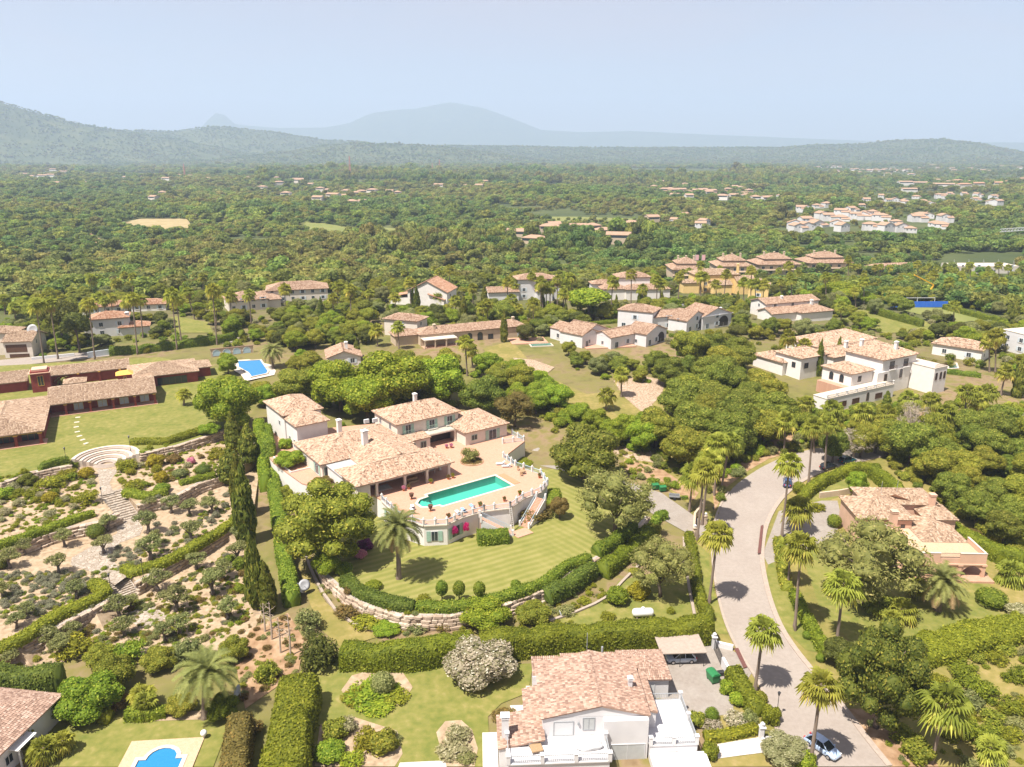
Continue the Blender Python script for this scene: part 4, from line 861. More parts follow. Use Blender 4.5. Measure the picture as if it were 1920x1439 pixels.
# villa frame: origin at the near left pool corner
VR = R(35.5); VO = at(830, 949, Z_POOL); VC, VS = math.cos(VR), math.sin(VR)
def vw(x, y): return (VO.x+x*VC-y*VS, VO.y+x*VS+y*VC)
TERR = [(-8.6,12),(-8.3,9.1),(-8.9,0),(-6.9,-4.9),(-3.2,-7),(.5,-6.2),(5.3,-6.3),(10.1,-8.1),(14.5,-6.2),(19.3,-5.7),(22.6,-3.6),(24.5,1.1),(22.9,8),(23.6,13.5),(33.6,19),(34,40),(12,50),(-17,60),(-19,40),(-18,26),(-13.5,16)]
_tp = [vw(*p) for p in TERR]; _xs = [p[0] for p in _tp]; _ys = [p[1] for p in _tp]
POOLS = [[vw(*p) for p in [(0,0),(16.4,0),(16.4,6.2),(0,6.2),(-.2,5.2),(-2.2,5.0),(-3.4,3.8),(-3.4,2.0),(-2.2,1.0),(-.2,.8)]]]
PLATS.insert(0, (_tp, Z_POOL, (min(_xs), min(_ys), max(_xs), max(_ys))))
# ------------------------------------------------------------------ roads, drives, grass
RL = [(1478,1439),(1462,1380),(1446,1330),(1425,1280),(1398,1240),(1380,1210),(1360,1165),(1346,1110),(1338,1060),(1336,1010),(1346,960),(1370,918),(1402,893),(1440,870),(1490,850),(1560,836),(1640,822),(1740,800)]
RR_ = [(1662,1439),(1622,1390),(1578,1330),(1532,1275),(1490,1225),(1460,1180),(1440,1130),(1428,1080),(1423,1040),(1430,990),(1450,948),(1482,914),(1520,891),(1562,876),(1605,866),(1690,846),(1770,824)]
def dense(P, n=3): return smooth_line([Vector((a, b, 0)) for a, b in P], n)
def txy(P): return [(p.x, p.y) for p in P]
rl, rr = txy(dense(RL, 2)), txy(dense(RR_, 2))
drape('ground_cover', [(1300,960),(1420,860),(1560,820),(1760,790),(1920,790),(1920,1439),(1330,1439),(1300,1200)], 'lawn_dry', .05, 4)
drape('road', rl+rr[::-1], 'asphalt', .12, 2.5)
def pxl(P): return [gp(a, b) for a, b in P]
ribbon('kerb', pxl(rr), .8, 'kerb_stone', .25, off=-.4, thick=.35); ribbon('kerb', pxl(rl[:46]), .4, 'kerb_stone', .25, off=.2, thick=.35)
drape('bare_verge', [(1340,960),(1362,915),(1400,885),(1440,862),(1500,842),(1500,800),(1430,830),(1370,870),(1335,915)], 'earth_red', .1, 3)
drape('bare_verge', [(1590,1330),(1640,1400),(1670,1439),(1760,1439),(1720,1380),(1650,1330)], 'earth_red', .1, 3)
drape('dirt_track', [(1660,850),(1760,830),(1790,800),(1740,770),(1640,800),(1620,830)], 'earth_red', .1, 3)
drape('road', [(1860,815),(1930,830),(1930,760),(1880,770),(1850,790)], 'asphalt', .12, 3)
drape('green_slope', [(930,690),(1010,700),(1100,740),(1180,730),(1250,720),(1270,800),(1300,860),(1330,920),(1300,950),(1230,905),(1140,840),(1050,800),(940,760)], 'lawn_dry', .06, 3)
drape('bare_slope', [(1150,715),(1200,705),(1248,715),(1240,742),(1222,760),(1236,772),(1206,776),(1170,745)], 'rubble', .11, 3); drape('rubble_heap', [(1130,815),(1170,822),(1215,840),(1235,870),(1180,862),(1140,845)], 'rubble', .11, 3); drape('rubble_heap', [(962,672),(1000,676),(1040,690),(1020,706),(975,702)], 'rubble', .18, 3); drape('bare_slope', [(1170,862),(1240,880),(1310,925),(1300,940),(1230,905),(1170,880)], 'earth_red', .11, 3)
drape('driveway', [(1010,840),(1060,858),(1110,880),(1180,905),(1240,925),(1290,960),(1325,985),(1335,1020),(1305,1010),(1270,990),(1225,965),(1180,930),(1120,905),(1060,885),(1005,872),(985,850)], 'driveway', .09, 3)
drape('driveway', [(1335,1200),(1385,1228),(1410,1262),(1395,1285),(1372,1300),(1376,1340),(1330,1345),(1290,1345),(1265,1318),(1240,1320),(1240,1215),(1320,1190)], 'driveway', .1, 3)
drape('lawn', [(585,1240),(640,1232),(830,1250),(1000,1245),(990,1300),(940,1320),(915,1345),(920,1439),(590,1439),(575,1330)], 'lawn_green', .08, 3)
drape('lawn', [(100,1310),(200,1345),(420,1345),(430,1360),(400,1439),(60,1439),(90,1380)], 'lawn_green', .08, 3)
drape('lawn', [(560,1060),(580,1080),(610,1130),(660,1170),(720,1192),(640,1215),(600,1180),(580,1130)], 'lawn_dry', .08, 3)
drape('lawn', [(1030,1168),(1100,1142),(1145,1118),(1160,1090),(1290,1060),(1310,1160),(1030,1200)], 'lawn_green', .08, 3)
drape('lawn', [(1295,1010),(1330,1040),(1330,1060),(1340,1110),(1365,1190),(1340,1190),(1320,1150),(1300,1080)], 'lawn_green', .1, 3)
drape('lawn', [(1432,1090),(1446,1040),(1470,1060),(1500,1130),(1560,1230),(1510,1220),(1470,1180)], 'lawn_green', .1, 3)
drape('lawn', [(1500,1030),(1560,1010),(1700,1100),(1850,1090),(1900,1160),(1720,1200),(1600,1210),(1540,1150)], 'lawn_green', .1, 3)
drape('lawn', [(1500,920),(1600,880),(1640,880),(1600,920),(1530,950)], 'lawn_green', .1, 3)
drape('lawn', [(1585,600),(1600,582),(1660,582),(1730,600),(1760,620),(1660,626)], 'lawn_green', .15, 4)
drape('lawn', [(310,600),(330,594),(390,605),(400,625),(330,625)], 'lawn_green', .15, 4); drape('lawn', [(905,655),(960,640),(1010,700),(960,712)], 'lawn_dry', .15, 4)
drape('road', [(-40,705),(0,690),(170,672),(300,658),(460,640),(470,632),(300,645),(170,660),(0,676),(-40,690)], 'asphalt', .12, 4)
drape('sandy_bed', [(-40,1248),(0,1228),(100,1186),(200,1132),(275,1085),(375,1029),(446,988),(470,962),(482,1040),(498,1130),(480,1175),(445,1225),(360,1215),(300,1235),(150,1232),(60,1262),(-40,1275)], 'sandy_soil', .05, 3)
drape('red_earth', [(440,1240),(470,1180),(540,1150),(570,1200),(560,1260),(460,1330)], 'earth_red', .07, 3)
drape('driveway', [(1460,960),(1540,940),(1570,940),(1580,980),(1560,1010),(1440,1060),(1430,1040)], 'driveway', .12, 3)
# ------------------------------------------------------------------ pools
def slab_hole(name, outer, holes, z0, z1, mat, parent=None, sides=True):
    bm = bmesh.new(); ed = []
    for loop in [outer]+holes:
        vs = [bm.verts.new((p[0], p[1], z1)) for p in loop]; ed += [bm.edges.new((vs[i], vs[(i+1) % len(vs)])) for i in range(len(vs))]
    bmesh.ops.triangle_fill(bm, use_beauty=True, use_dissolve=False, edges=ed)
    for f in bm.faces:
        if f.normal.z < 0: f.normal_flip()
    if sides:
        for loop in [outer]+holes:
            n = len(loop); a = [bm.verts.new((p[0], p[1], z1)) for p in loop]; b = [bm.verts.new((p[0], p[1], z0)) for p in loop]
            for i in range(n): bm.faces.new((a[i], b[i], b[(i+1) % n], a[(i+1) % n]))
    me = bpy.data.meshes.new(name); bm.to_mesh(me); bm.free(); me.materials.append(M[mat]); o = bpy.data.objects.new(name, me); COL.objects.link(o)
    if parent: o.parent = parent
    return o
def grow(P, d):
    n = len(P); A = sum(P[i][0]*P[(i+1) % n][1]-P[(i+1) % n][0]*P[i][1] for i in range(n)); s = 1 if A > 0 else -1; out = []
    for i in range(n):
        a, b, c = Vector(P[i-1]), Vector(P[i]), Vector(P[(i+1) % n]); e1 = (b-a).normalized(); e2 = (c-b).normalized(); n1 = Vector((e1.y, -e1.x))*s; n2 = Vector((e2.y, -e2.x))*s
        q = (n1+n2); q = q/max(.35, q.length**2/2) if q.length > .1 else n1; out.append(tuple(b+q*d))
    return out
def pool(label, P, z, watermat, cat='swimming pool', wall='pool_blue', cop=.45, lev=.06, rz=0, steps=(), deep=.04):
    cx = sum(p[0] for p in P)/len(P); cy = sum(p[1] for p in P)/len(P); L = [(p[0]-cx, p[1]-cy) for p in P]; t = thing('swimming_pool', label, cat, (cx, cy, z), 0)
    slab_hole('coping', grow(L, cop), [grow(L, -.06)], -.05, .05, 'coping', t)
    n = len(L); w_ = MB(); w_.add([(x, y, -lev) for x, y in L], [tuple(range(n)) if sum(L[i][0]*L[(i+1) % n][1]-L[(i+1) % n][0]*L[i][1] for i in range(n)) > 0 else tuple(range(n-1, -1, -1))]); w_.build('water', M[watermat], t)
    bs = 'basin_green' if 'green' in watermat else 'basin_blue'; b_ = MB()
    for i in range(n): a, c = L[i], L[(i+1) % n]; b_.add([(a[0],a[1],0),(c[0],c[1],0),(c[0],c[1],-lev-deep),(a[0],a[1],-lev-deep)], [(0,1,2,3)])
    b_.add([(x, y, -lev-deep) for x, y in L], [tuple(range(n))]); b_.build('basin', M[bs], t)
    for k, (poly, zz) in enumerate(steps): MB().prism(poly, -1.55, zz).build('step', M[bs], t)
    return t
def circ(x, y, r, n=24, a0=0, a1=2*math.pi): return [(x+r*math.cos(a0+(a1-a0)*i/n), y+r*math.sin(a0+(a1-a0)*i/n)) for i in range(n)]
# ------------------------------------------------------------------ pool terrace of the villa
t = thing('pool_terrace', 'raised terracotta pool terrace with white walls and balustrade below the big villa', 'terrace', (VO.x, VO.y, Z_POOL), VR); TT = t
PL = [(0,0),(16.4,0),(16.4,6.2),(0,6.2),(-.2,5.2),(-2.2,5.0),(-3.4,3.8),(-3.4,2.0),(-2.2,1.0),(-.2,.8)]
POOLW = [vw(*p) for p in PL]; POOLC = vw(6,3); POOLB = (sum(q[0] for q in POOLW)/10, sum(q[1] for q in POOLW)/10)
slab_hole('paving', TERR, [grow(PL, .3)], -.3, 0, 'terrace_tile', t)
n = len(TERR); w = MB()
for i in range(n):
    a, b = TERR[i], TERR[(i+1) % n]; w.add([(a[0],a[1],-.3),(b[0],b[1],-.3),(b[0],b[1],-6),(a[0],a[1],-6)], [(0,3,2,1)])
w.build('terrace_wall', M['white_wall'], t)
hv = House.__new__(House); hv.t = t; hv.wall = 'white_wall'; hv.ts = 1; hv.tile = 'tile_villa'; hv.fr = 'white_frame'; hv.k = 0
E3 = lambda P, z=0: [(x, y, z) for x, y in P]
band = MB()
for a, b in zip(TERR[1:14], TERR[2:14]): band.bar((a[0],a[1],-.12), (b[0],b[1],-.12), .5, .22)
band.build('cornice', M['coping'], t)
hv.rail(E3(TERR[1:7]), .95, 'blue_rail', 'white_wall', 2.3, True, bar=.03, gap=.2)
hv.rail(E3(TERR[7:14]), .95, 'blue_rail', 'white_wall', 2.2, True, bar=.03, gap=.2)
hv.rail(E3([TERR[6], (7.2,-7.0), TERR[7]]), .95, 'blue_rail', 'white_wall', 2.2, True, bar=.03, gap=.2)
# windows of the lower floor in the terrace wall
def wallwin(i, f, wd, h, shut=True):
    a, b = Vector(TERR[i]), Vector(TERR[i+1]); d = (b-a); L = d.length; ang = math.atan2(d.y, d.x); q = a+d*f
    e = MB(); e.box(-wd/2,-.08,-3.3,wd/2,.0,-3.3+h); o = e.build('window', M['white_frame'], t); o.location = (q.x, q.y, 0); o.rotation_euler = (0,0,ang)
    MB().box(-wd/2+.1,-.11,-3.2,-.04,-.08,-3.4+h).build('pane', M['glass'], o); MB().box(.04,-.11,-3.2,wd/2-.1,-.08,-3.4+h).build('pane', M['glass'], o)
    if shut:
        for s_ in (-1, 1):
            x0 = s_*(wd/2+.42); MB().box(x0-.38,-.12,-3.3,x0+.38,-.06,-3.3+h).build('shutter', M['green_shutter'], o)
wallwin(4, .55, 2.0, 2.2); wallwin(1, .3, 1.4, 2.1); wallwin(1, .65, 1.4, 2.1); wallwin(3, .45, 1.3, 2.0)
# twin stairs down to the lawn
def stair(name, label, top, foot, width, z0, z1, mat, parent_loc=None, rail=None):
    a, b = Vector((*top, 0)), Vector((*foot, 0)); d = b-a; L = d.length; ang = math.atan2(d.y, d.x); n = max(2, round((z0-z1)/.17)); rise = (z0-z1)/n; run = L/n
    s_ = thing(name, label, 'stairs', (a.x, a.y, z1), ang)
    for i in range(n):
        MB().box(i*run, -width/2, -.4, (i+1)*run+.02*(i < n-1), width/2, (z0-z1)-rise*(i+1)+rise*.98).build('step', M[mat], s_)
    for sg in (-1, 1):
        e = MB(); y = sg*(width/2+.1); e.add([(0,y-.09,-.4),(L,y-.09,-.4),(L,y-.09,.15),(0,y-.09,z0-z1+.15),(0,y+.09,-.4),(L,y+.09,-.4),(L,y+.09,.15),(0,y+.09,z0-z1+.15)], [(0,1,2,3),(7,6,5,4),(0,3,7,4),(3,2,6,7),(2,1,5,6)]); e.build('string_wall', M['white_wall' if rail else 'stone_grey'], s_)
        if rail:
            q = MB(); q.bar((0,y,z0-z1+1.0),(L,y,1.0),.06); 
            for k in range(int(L/.3)+1): f = k*.3/L; q.bar((k*.3,y,(z0-z1)*(1-f)+.1),(k*.3,y,(z0-z1)*(1-f)+1.0),.03)
            q.build('railing', M[rail], s_)
            for x_, z_ in ((0, z0-z1), (L, 0)): MB().box(x_-.17,y-.17,z_-.3,x_+.17,y+.17,z_+1.2).build('pier', M['white_wall'], s_)
    return s_
stair('terrace_stairs', 'left flight of terracotta steps from pool terrace to lawn', vw(3.6,-7.6), vw(9.0,-10.2), 1.8, Z_POOL-.6, Z_LAWN, 'terrace_tile', rail='blue_rail')
stair('terrace_stairs', 'right flight of terracotta steps with blue rail beside dark shrubs', vw(18.2,-7.2), vw(12.4,-9.6), 1.8, Z_POOL-.6, Z_LAWN, 'terrace_tile', rail='blue_rail')
ld = MB(); ld.box(-1.8,-1.3,-.3,1.8,1.3,.12); o = ld.build('landing', M['terrace_tile']); q = vw(10.6,-11.2); o.location = (q[0],q[1],Z_LAWN); o.rotation_euler = (0,0,VR); tag(o, 'small terracotta landing at the foot of the twin stairs', 'landing')
la = thing('ladder', 'white wooden ladder leaning against the terrace wall between the stairs', 'ladder', (*vw(9.6,-8.9), Z_LAWN), VR)
for sx_ in (-.25, .25): MB().bar((sx_,-.9,0),(sx_,0,4.6),.07).build('rail', M['white_wall'], la)
for k in range(12): f = (k+.5)/12; MB().bar((-.25,-.9+.9*f,4.6*f),(.25,-.9+.9*f,4.6*f),.05).build('rung', M['white_wall'], la)
pool('long turquoise swimming pool on the terracotta terrace of the big villa', POOLW, Z_POOL, 'pool_green', lev=.14, deep=1.5, steps=[([(POOLW[k][0]*(1-f)+POOLC[0]*f-POOLB[0], POOLW[k][1]*(1-f)+POOLC[1]*f-POOLB[1]) for k in (4,5,6,7,8,9)]+[(vw(g_,1.0)[0]-POOLB[0], vw(g_,1.0)[1]-POOLB[1]), (vw(g_,5.0)[0]-POOLB[0], vw(g_,5.0)[1]-POOLB[1])], zz) for f, g_, zz in ((.02,-1.6,-.35),(.015,-.9,-.7),(.01,-.2,-1.05))])
def vthing(name, label, cat, x, y, z=0, rz=0, group=None): q = vw(x, y); return thing(name, label, cat, (q[0], q[1], Z_POOL+z), VR+rz, group)
o = MB().box(16.95,.2,.0,18.5,6.0,.07).build('pool_cover_box', M['wicker'], TT); o.name = 'timber_deck_strip'
def lounger(x, y, rz, label, mat='canvas_white'):
    t = vthing('sun_lounger', label, 'sun lounger', x, y, 0, rz, 'sun loungers on the pool terrace')
    MB().box(-.95,-.33,.24,.95,.33,.3).build('frame', M['white_frame'], t)
    for a in (-.8,.8):
        for b in (-.28,.28): MB().box(a-.03,b-.03,0,a+.03,b+.03,.24).build('leg', M['white_frame'], t)
    MB().box(-.35,-.31,.3,.95,.31,.4).build('mattress', M[mat], t)
    MB().add([(-.35,-.31,.32),(-.35,.31,.32),(-1.0,.31,.78),(-1.0,-.31,.78),(-.35,-.31,.44),(-.35,.31,.44),(-1.05,.31,.9),(-1.05,-.31,.9)], [(3,2,1,0),(4,5,6,7),(0,1,5,4),(1,2,6,5),(2,3,7,6),(3,0,4,7)]).build('backrest', M[mat], t)
lounger(20.6, 10.4, 2.6, 'white sun lounger by the round hedge, farther one of two'); lounger(20.9, 8.6, 2.6, 'white sun lounger by the round hedge, nearer one of two')
lounger(-6.0, 1.2, 1.2, 'white sun lounger at left balustrade above the date palm'); lounger(-5.2, 2.4, 1.2, 'white sun lounger between the left balustrade and the urns')
lounger(.6, -4.6, 1.4, 'pale sun lounger at front balustrade, leftmost of three'); lounger(2.0, -4.3, 1.4, 'pale sun lounger with blue cushion, middle of three at front balustrade', 'cushion_blue'); lounger(4.2, -3.9, 1.4, 'blue cushioned sun lounger, rightmost of three at front balustrade', 'cushion_blue')
def urn(x, y, label):
    t = vthing('urn', label, 'urn', x, y); MB().box(-.28,-.28,0,.28,.28,.12).build('plinth', M['terracotta'], t)
    MB().lathe([(.2,.12),(.1,.3),(.12,.4),(.34,.62),(.44,.95),(.38,1.1),(.5,1.2),(.48,1.26),(.36,1.2)], n=14).build('bowl', M['brown_wood'], t, True)
urn(-3.4, 6.1, 'dark brown urn between the loggia columns and the pool steps'); urn(-3.0, -.6, 'dark brown urn at near left corner of the pool')
def potted(x, y, label, w=.9, h=.9, mat='leaf_yellow', group='potted plants on the pool terrace', z=0, wd=None):
    q = wd or vw(x, y); t = thing('potted_plant', label, 'potted plant', (q[0], q[1], (Z_POOL if wd is None else gz(*q))+z), 0, group)
    MB().lathe([(.2,0),(.3,.45),(.34,.5),(.3,.52)], n=10).build('pot', M['terracotta'], t, True); p = link('plant', PR['loose'][0], t, M[mat]); p.location = (0,0,.4); p.scale = (w, w, h)
for i, (x, y, l, mt) in enumerate([(-1.6,10.6,'potted plant at foot of second loggia column','leaf_rust'),(-2.8,10.5,'red potted plant left of second loggia column','flower_pink'),(3.4,10.5,'potted plant at foot of third loggia column','leaf_yellow'),(8.5,10.2,'potted plant at foot of end loggia column','leaf_yellow'),(7.4,10.2,'second potted plant beside end loggia column','leaf_rust'),
    (5.6,-4.6,'potted plant by front balustrade right of the loungers','leaf_olive'),(10.8,-5.2,'potted orange plant beside white pier at the balcony','leaf_rust'),(14.8,-4.8,'yellow green potted plant at the head of the right stair','leaf_yellow'),(-1.8,-5.2,'orange potted plant at front balustrade near the urn','leaf_rust'),(23.2,-.2,'orange potted plant at far right curve of balustrade','leaf_rust'),(16.2,25.6,'pink flowering pot beside the villa loggia opening','flower_pink'),(17.2,25.2,'second pink flowering pot right of the loggia opening','flower_pink')]): potted(x, y, l, .8+.1*(i % 3), .8+.15*(i % 2), mt)
tb = vthing('garden_table', 'round wicker table with chairs near right end of the pool', 'table', 21.6, 3.6); MB().lathe([(.06,0),(.06,.68),(.6,.7),(.6,.75)], n=14).build('top', M['wicker'], tb)
def chair(x, y, rz, label, mat='wicker', group='wicker chairs by the pool', base=None):
    t = vthing('garden_chair', label, 'chair', x, y, 0, rz, group) if base is None else thing('garden_chair', label, 'chair', base, rz, group)
    MB().box(-.25,-.25,.4,.25,.25,.46).build('seat', M[mat], t); MB().box(-.25,.2,.46,.25,.25,.95).build('backrest', M[mat], t)
    for a in (-.22,.22):
        for b in (-.22,.22): MB().box(a-.025,b-.025,0,a+.025,b+.025,.4).build('leg', M[mat], t)
chair(22.4, 4.3, -.8, 'wicker chair behind the round table by the pool'); chair(20.8, 2.9, 2.3, 'wicker chair left of the round table by the pool'); chair(22.0, 5.6, -.4, 'wicker chair nearest the curved balustrade')
sb = vthing('planting_bed', 'low ring of reddish ground cover on the terrace', 'planting bed', 16.6, 15.5); MB().prism(circ(0,0,2.6,18), 0, .12).build('soil', M['earth_red'], sb); p = link('ground_cover', PR['loose'][1], sb, M['leaf_rust']); p.scale = (4.6,4.6,.5)
q = vw(16.6,16.2); bush('loose', q[0], q[1], 4.4, 3.4, 'airy pale green shrub growing in the terrace bed', mat='leaf_weep', z=Z_POOL, name='shrub', cat='shrub')
q = vw(24.6,12.6)
sp = vthing('spa_pool', 'square spa pool with dark rim under the loggia', 'spa', -5.6, 14.0); MB().box(-1.5,-1.2,0,1.5,1.2,.22).build('rim', M['stone_grey'], sp); MB().box(-1.2,-.9,.1,1.2,.9,.235).build('water', M['spa_water'], sp)
sf = vthing('sofa', 'tan wicker sofa under the loggia roof between columns', 'sofa', .8, 13.2); MB().box(-1.2,-.45,0,1.2,.45,.42).build('seat', M['wicker'], sf); MB().box(-1.2,.3,.42,1.2,.45,.85).build('backrest', M['wicker'], sf)
dt = vthing('dining_table', 'pale dining table under right end of the loggia', 'table', 5.6, 15.2); MB().box(-1.4,-.6,.7,1.4,.6,.76).build('top', M['coping'], dt)
for a in (-1.2,1.2):
    for b in (-.45,.45): MB().box(a-.05,b-.05,0,a+.05,b+.05,.7).build('leg', M['coping'], dt)
# ------------------------------------------------------------------ the big villa
v = House('villa', 'large cream villa with mottled tiled hip roofs beside the turquoise pool', 'villa', (VO.x, VO.y, Z_POOL), VR, 'cream_wall', 'tile_villa', 1.05)
lg = v.wing(-12.2, 11.3, 8.8, 20.5, 3.3, 'hip', .36, .6, wy0=18.5)
b = MB(); b.box(-12.2,11.2,2.75,8.8,11.6,3.2); b.box(8.4,11.6,2.75,8.8,18.5,3.2); b.build('beam', M['cream_wall'], v.t)
MB().box(-12.2,11.6,2.95,8.4,18.4,3.1).build('ceiling', M['brown_wood'], v.t)
for x in (-8.2,-2.0,3.1,8.3): v.column(x, 11.45, 0, 2.78, .46)
for y in (15.5,): v.column(8.5, y, 0, 2.78, .4)
MB().box(-12.2,11.3,0,-9.6,18.5,2.75).build('wall', M['cream_wall'], v.t)
for u in (6,9.2,13,16.5): v.win(lg, 'f', u, .05, 2.0, 2.3, name='french_window')
lw = v.wing(-13.6, 25.6, 7.2, 40.5, 3.3, 'hip', .34, .5)
c1 = v.wing(-7.0, 16.5, 6.6, 34, 3.25, 'gy', .33, .5)
v.block(-12.6,17.5,-6.6,25.4,0,2.9,'white_wall','conservatory'); MB().box(-12.9,17.2,2.9,-6.9,25.0,3.08).build('flat_roof', M['skylight'], v.t)
for k in range(3): MB().box(-12.9+2*k,17.2,3.085,-12.82+2*k,25,3.13).build('glazing_bar', M['white_frame'], v.t)
up = v.wing(6.8, 31.3, 22.9, 42.8, 6.1, 'hip', .38, .5)
pr = v.wing(7.0, 27.6, 13.0, 33, 2.9, 'shed', .10, .3, tile='tile_villa')
rw = v.wing(20.6, 24.4, 32.2, 37, 3.2, 'hip', .38, .45)
MB().box(13.0,28.2,2.75,20.6,31.3,3.05).build('balcony_floor', M['coping'], v.t); MB().box(13.3,31.0,.0,20.4,31.28,2.75).build('loggia_shade_panel', M['opening_shade'], v.t)  # solid dark panel on the wall: the loggia's shade put into its colour
for x in (13.3,20.2): v.column(x, 28.5, 0, 2.75, .4)
v.rail([(13.0,28.3,3.05),(20.6,28.3,3.05)], .9, 'green_shutter', None)
for u in (2.0, 8.2, 13.0): v.win(up, 'f', u, 3.35, 1.5, 2.1, shut='green_shutter', rail='green_shutter')
v.win(up, 'l', 3.0, 3.9, 1.0, 1.4, shut=None); v.win(up, 'l', 8.0, 3.9, 1.0, 1.4)
v.win(rw, 'f', 1.6, .9, 1.6, 1.3, shut=None, frame='green_shutter'); v.win(rw, 'f', 6.4, .05, 2.2, 2.4, shut='green_shutter', open_=.8, name='french_window')
v.win(rw, 'r', 3, .9, 1.4, 1.4, shut='green_shutter'); v.win(lw, 'l', 2.0, .05, 1.8, 2.3, frame='white_frame', shut='green_shutter'); v.win(lw, 'l', 8.5, .9, 1.4, 1.3)
v.win(lw, 'f', .4, .05, 1.8, 2.3, frame='green_shutter', name='french_window'); v.win(pr, 'f', 1, 1.0, 1.3, 1.2, frame='green_shutter'); v.win(pr, 'f', 3.6, .05, 1.5, 2.1, frame='green_shutter')
v.chimney(-3.0, 27.4, 3.6, 8.0, 1.15, 'white_wall'); v.chimney(-3.4, 40.0, 3.2, 6.9, .95, 'white_wall'); v.chimney(17, 41.5, 6.2, 9.0, .8, 'white_wall')
ac = MB(); ac.box(4.2,38.2,5.0,5.4,38.7,5.9); ac.build('air_conditioner', M['white_frame'], v.t); MB().box(2.4,39.0,4.9,3.6,39.5,5.8).build('air_conditioner', M['white_frame'], v.t)
v.rail([(28.4,20.6,0),(33.4,19.2,0),(33.6,24.2,0)], .95, 'blue_rail', 'white_wall', 2.2, True)
# annex at the back left
q = vw(-12.2, 43.0)
a = House('guest_house', 'two storey white guest house with hip roof behind the villa on the left', 'house', (q[0], q[1], Z_POOL), VR, 'white_wall', 'tile_villa', 1.05)
a1 = a.wing(0, 0, 7.2, 9.5, 6.2, 'hip', .42, .5, z0=-4); a2 = a.wing(-.3, 7.0, 8.6, 19.5, 6.9, 'hip', .42, .5, z0=-4)
a.win(a2, 'r', 1.2, 4.6, 1.0, 1.2); a.win(a1, 'l', 1.6, .4, 1.0, 2.0); a.win(a1, 'l', 4.5, .4, 1.0, 2.0); a.win(a2, 'l', 3, 3.5, 1, 1.2)
q = vw(-14.2, 37); t = thing('side_terrace', 'small paved side terrace with white parapet beside the guest house', 'terrace', (q[0], q[1], Z_POOL), VR)
MB().box(-3.6,-4.5,-4,.4,6,-.6).build('paving', M['terrace_tile'], t); m_ = MB(); m_.box(-3.8,-4.7,-4,-3.6,6,.3); m_.box(-3.6,-4.7,-4,.6,-4.5,.3); m_.build('parapet', M['white_wall'], t)
# ------------------------------------------------------------------ white house in the foreground
A0 = at(*(1018.3,1346.7), 6.0); WH = House('white_house', 'white stepped house with brown tiled roofs at the bottom of the picture', 'house', (A0.x, A0.y, .1), R(2.7), 'bright_white', 'tile_brown', 1.0); h = WH
ma_ = h.wing(0, .2, 13.0, 10.8, 5.75, 'gy', .24, .2, ridge=7.1)
h.block(7.4,-.6,12.9,.19,-.5,5.6); h.wing(12.2, 10.2, 18.1, 16.2, 3.2, 'hip', .30, .3); mb2 = h.wing(13.05, 2.0, 14.4, 9.5, 4.6, 'shedr', .3, .15)
rwg = (12.2,10.2,18.1,16.2,3.2)
h.wing(3.8, 10.9, 13.0, 13.6, 4.9, 'gx', .25, .2); h.wing(-.4, 9.3, 3.1, 12.8, 4.3, 'shed', .22, .15); h.block(-.6,9.1,3.3,9.28,3.6,4.9)
h.wing(-5.4, -1.4, -.05, 4.2, 2.9, 'shedl', .20, .15); h.wing(-1.9, 4.25, -.05, 9.2, 2.9, 'shedl', .3, .1)
h.chimney(-4.6, .4, 2.6, 6.3, .85, 'bright_white'); h.chimney(11.6, 5.0, 5.6, 7.6, .5, 'bright_white')
h.block(-4.4,-4.0,7.6,-1.45,-.5,2.85); h.block(-.04,-1.44,7.38,.18,-.5,2.85); MB().box(-4.6,-4.2,2.86,7.8,.15,3.02).build('balcony_floor', M['bright_white'], h.t)
h.rail([(-4.4,-.2,3.0),(-4.4,-4.0,3.0),(7.6,-4.0,3.0),(7.6,-.8,3.0)], 1.0, 'grey_metal', 'bright_white', 3.9, pw=.45, gap=.22, bar=.045)
h.win(ma_, 'f', 1.3, 3.05, 2.5, 2.1, pane='white_frame', frame='grey_metal', name='roller_door', div=0); h.win(ma_, 'f', 4.9, 3.8, 1.5, 1.8, pane='skylight', frame='grey_metal')
wl = MB(); wl.ball((4.35,.02,4.9), .14,.1,.3, seg=8, rings=6); wl.build('wall_lamp', M['grey_metal'], h.t)
h.win((7.4,-.6,12.9,.19,5), 'f', .8, -.4, 4.4, 2.6, pane='skylight', name='garage_door'); h.win(rwg, 'f', 2.2, .9, 1.8, 1.5, pane='white_frame')
h.block(13.1,-1.0,19.0,7.2,-.5,2.1); MB().box(13.0,-1.1,2.1,19.1,7.3,2.2).build('terrace_floor', M['bright_white'], h.t)
h.rail([(13.2,-.9,2.2),(18.9,-.9,2.2),(18.9,7.1,2.2),(14.5,7.1,2.2)], 1.0, 'grey_metal', 'bright_white', 3.2, pw=.4, gap=.22, bar=.045)
h.block(13.1,-7,19.9,-1.05,-.5,1.05); MB().box(13.05,-7,1.06,20.0,-1.06,1.14).build('deck', M['canvas_white'], h.t); MB().box(16.4,-7,1.14,16.5,-1.1,1.2).build('seam', M['grey_metal'], h.t)
h.block(-7.4,-8,-5.5,4.6,-.5,.12,'white_pave','walkway'); h.block(-3.6,5.2,-.5,9.6,-.5,.1,'white_pave','walkway'); h.block(-1.2,9.7,-.6,13.5,-.5,.1,'white_pave','walkway')
dsh = MB(); dsh.lathe([(.02,0),(.5,.12),(.85,.34),(.86,.36),(.5,.16),(.02,.04)], n=16); o = dsh.build('satellite_dish', M['dish'], h.t, True); o.location = (1.4,8.6,5.0); o.rotation_euler = (R(65),0,R(10))
MB().tube([(1.4,9.1,4.2),(1.4,8.6,5.0)], .05, 6).build('dish_arm', M['grey_metal'], o).matrix_parent_inverse = Matrix()
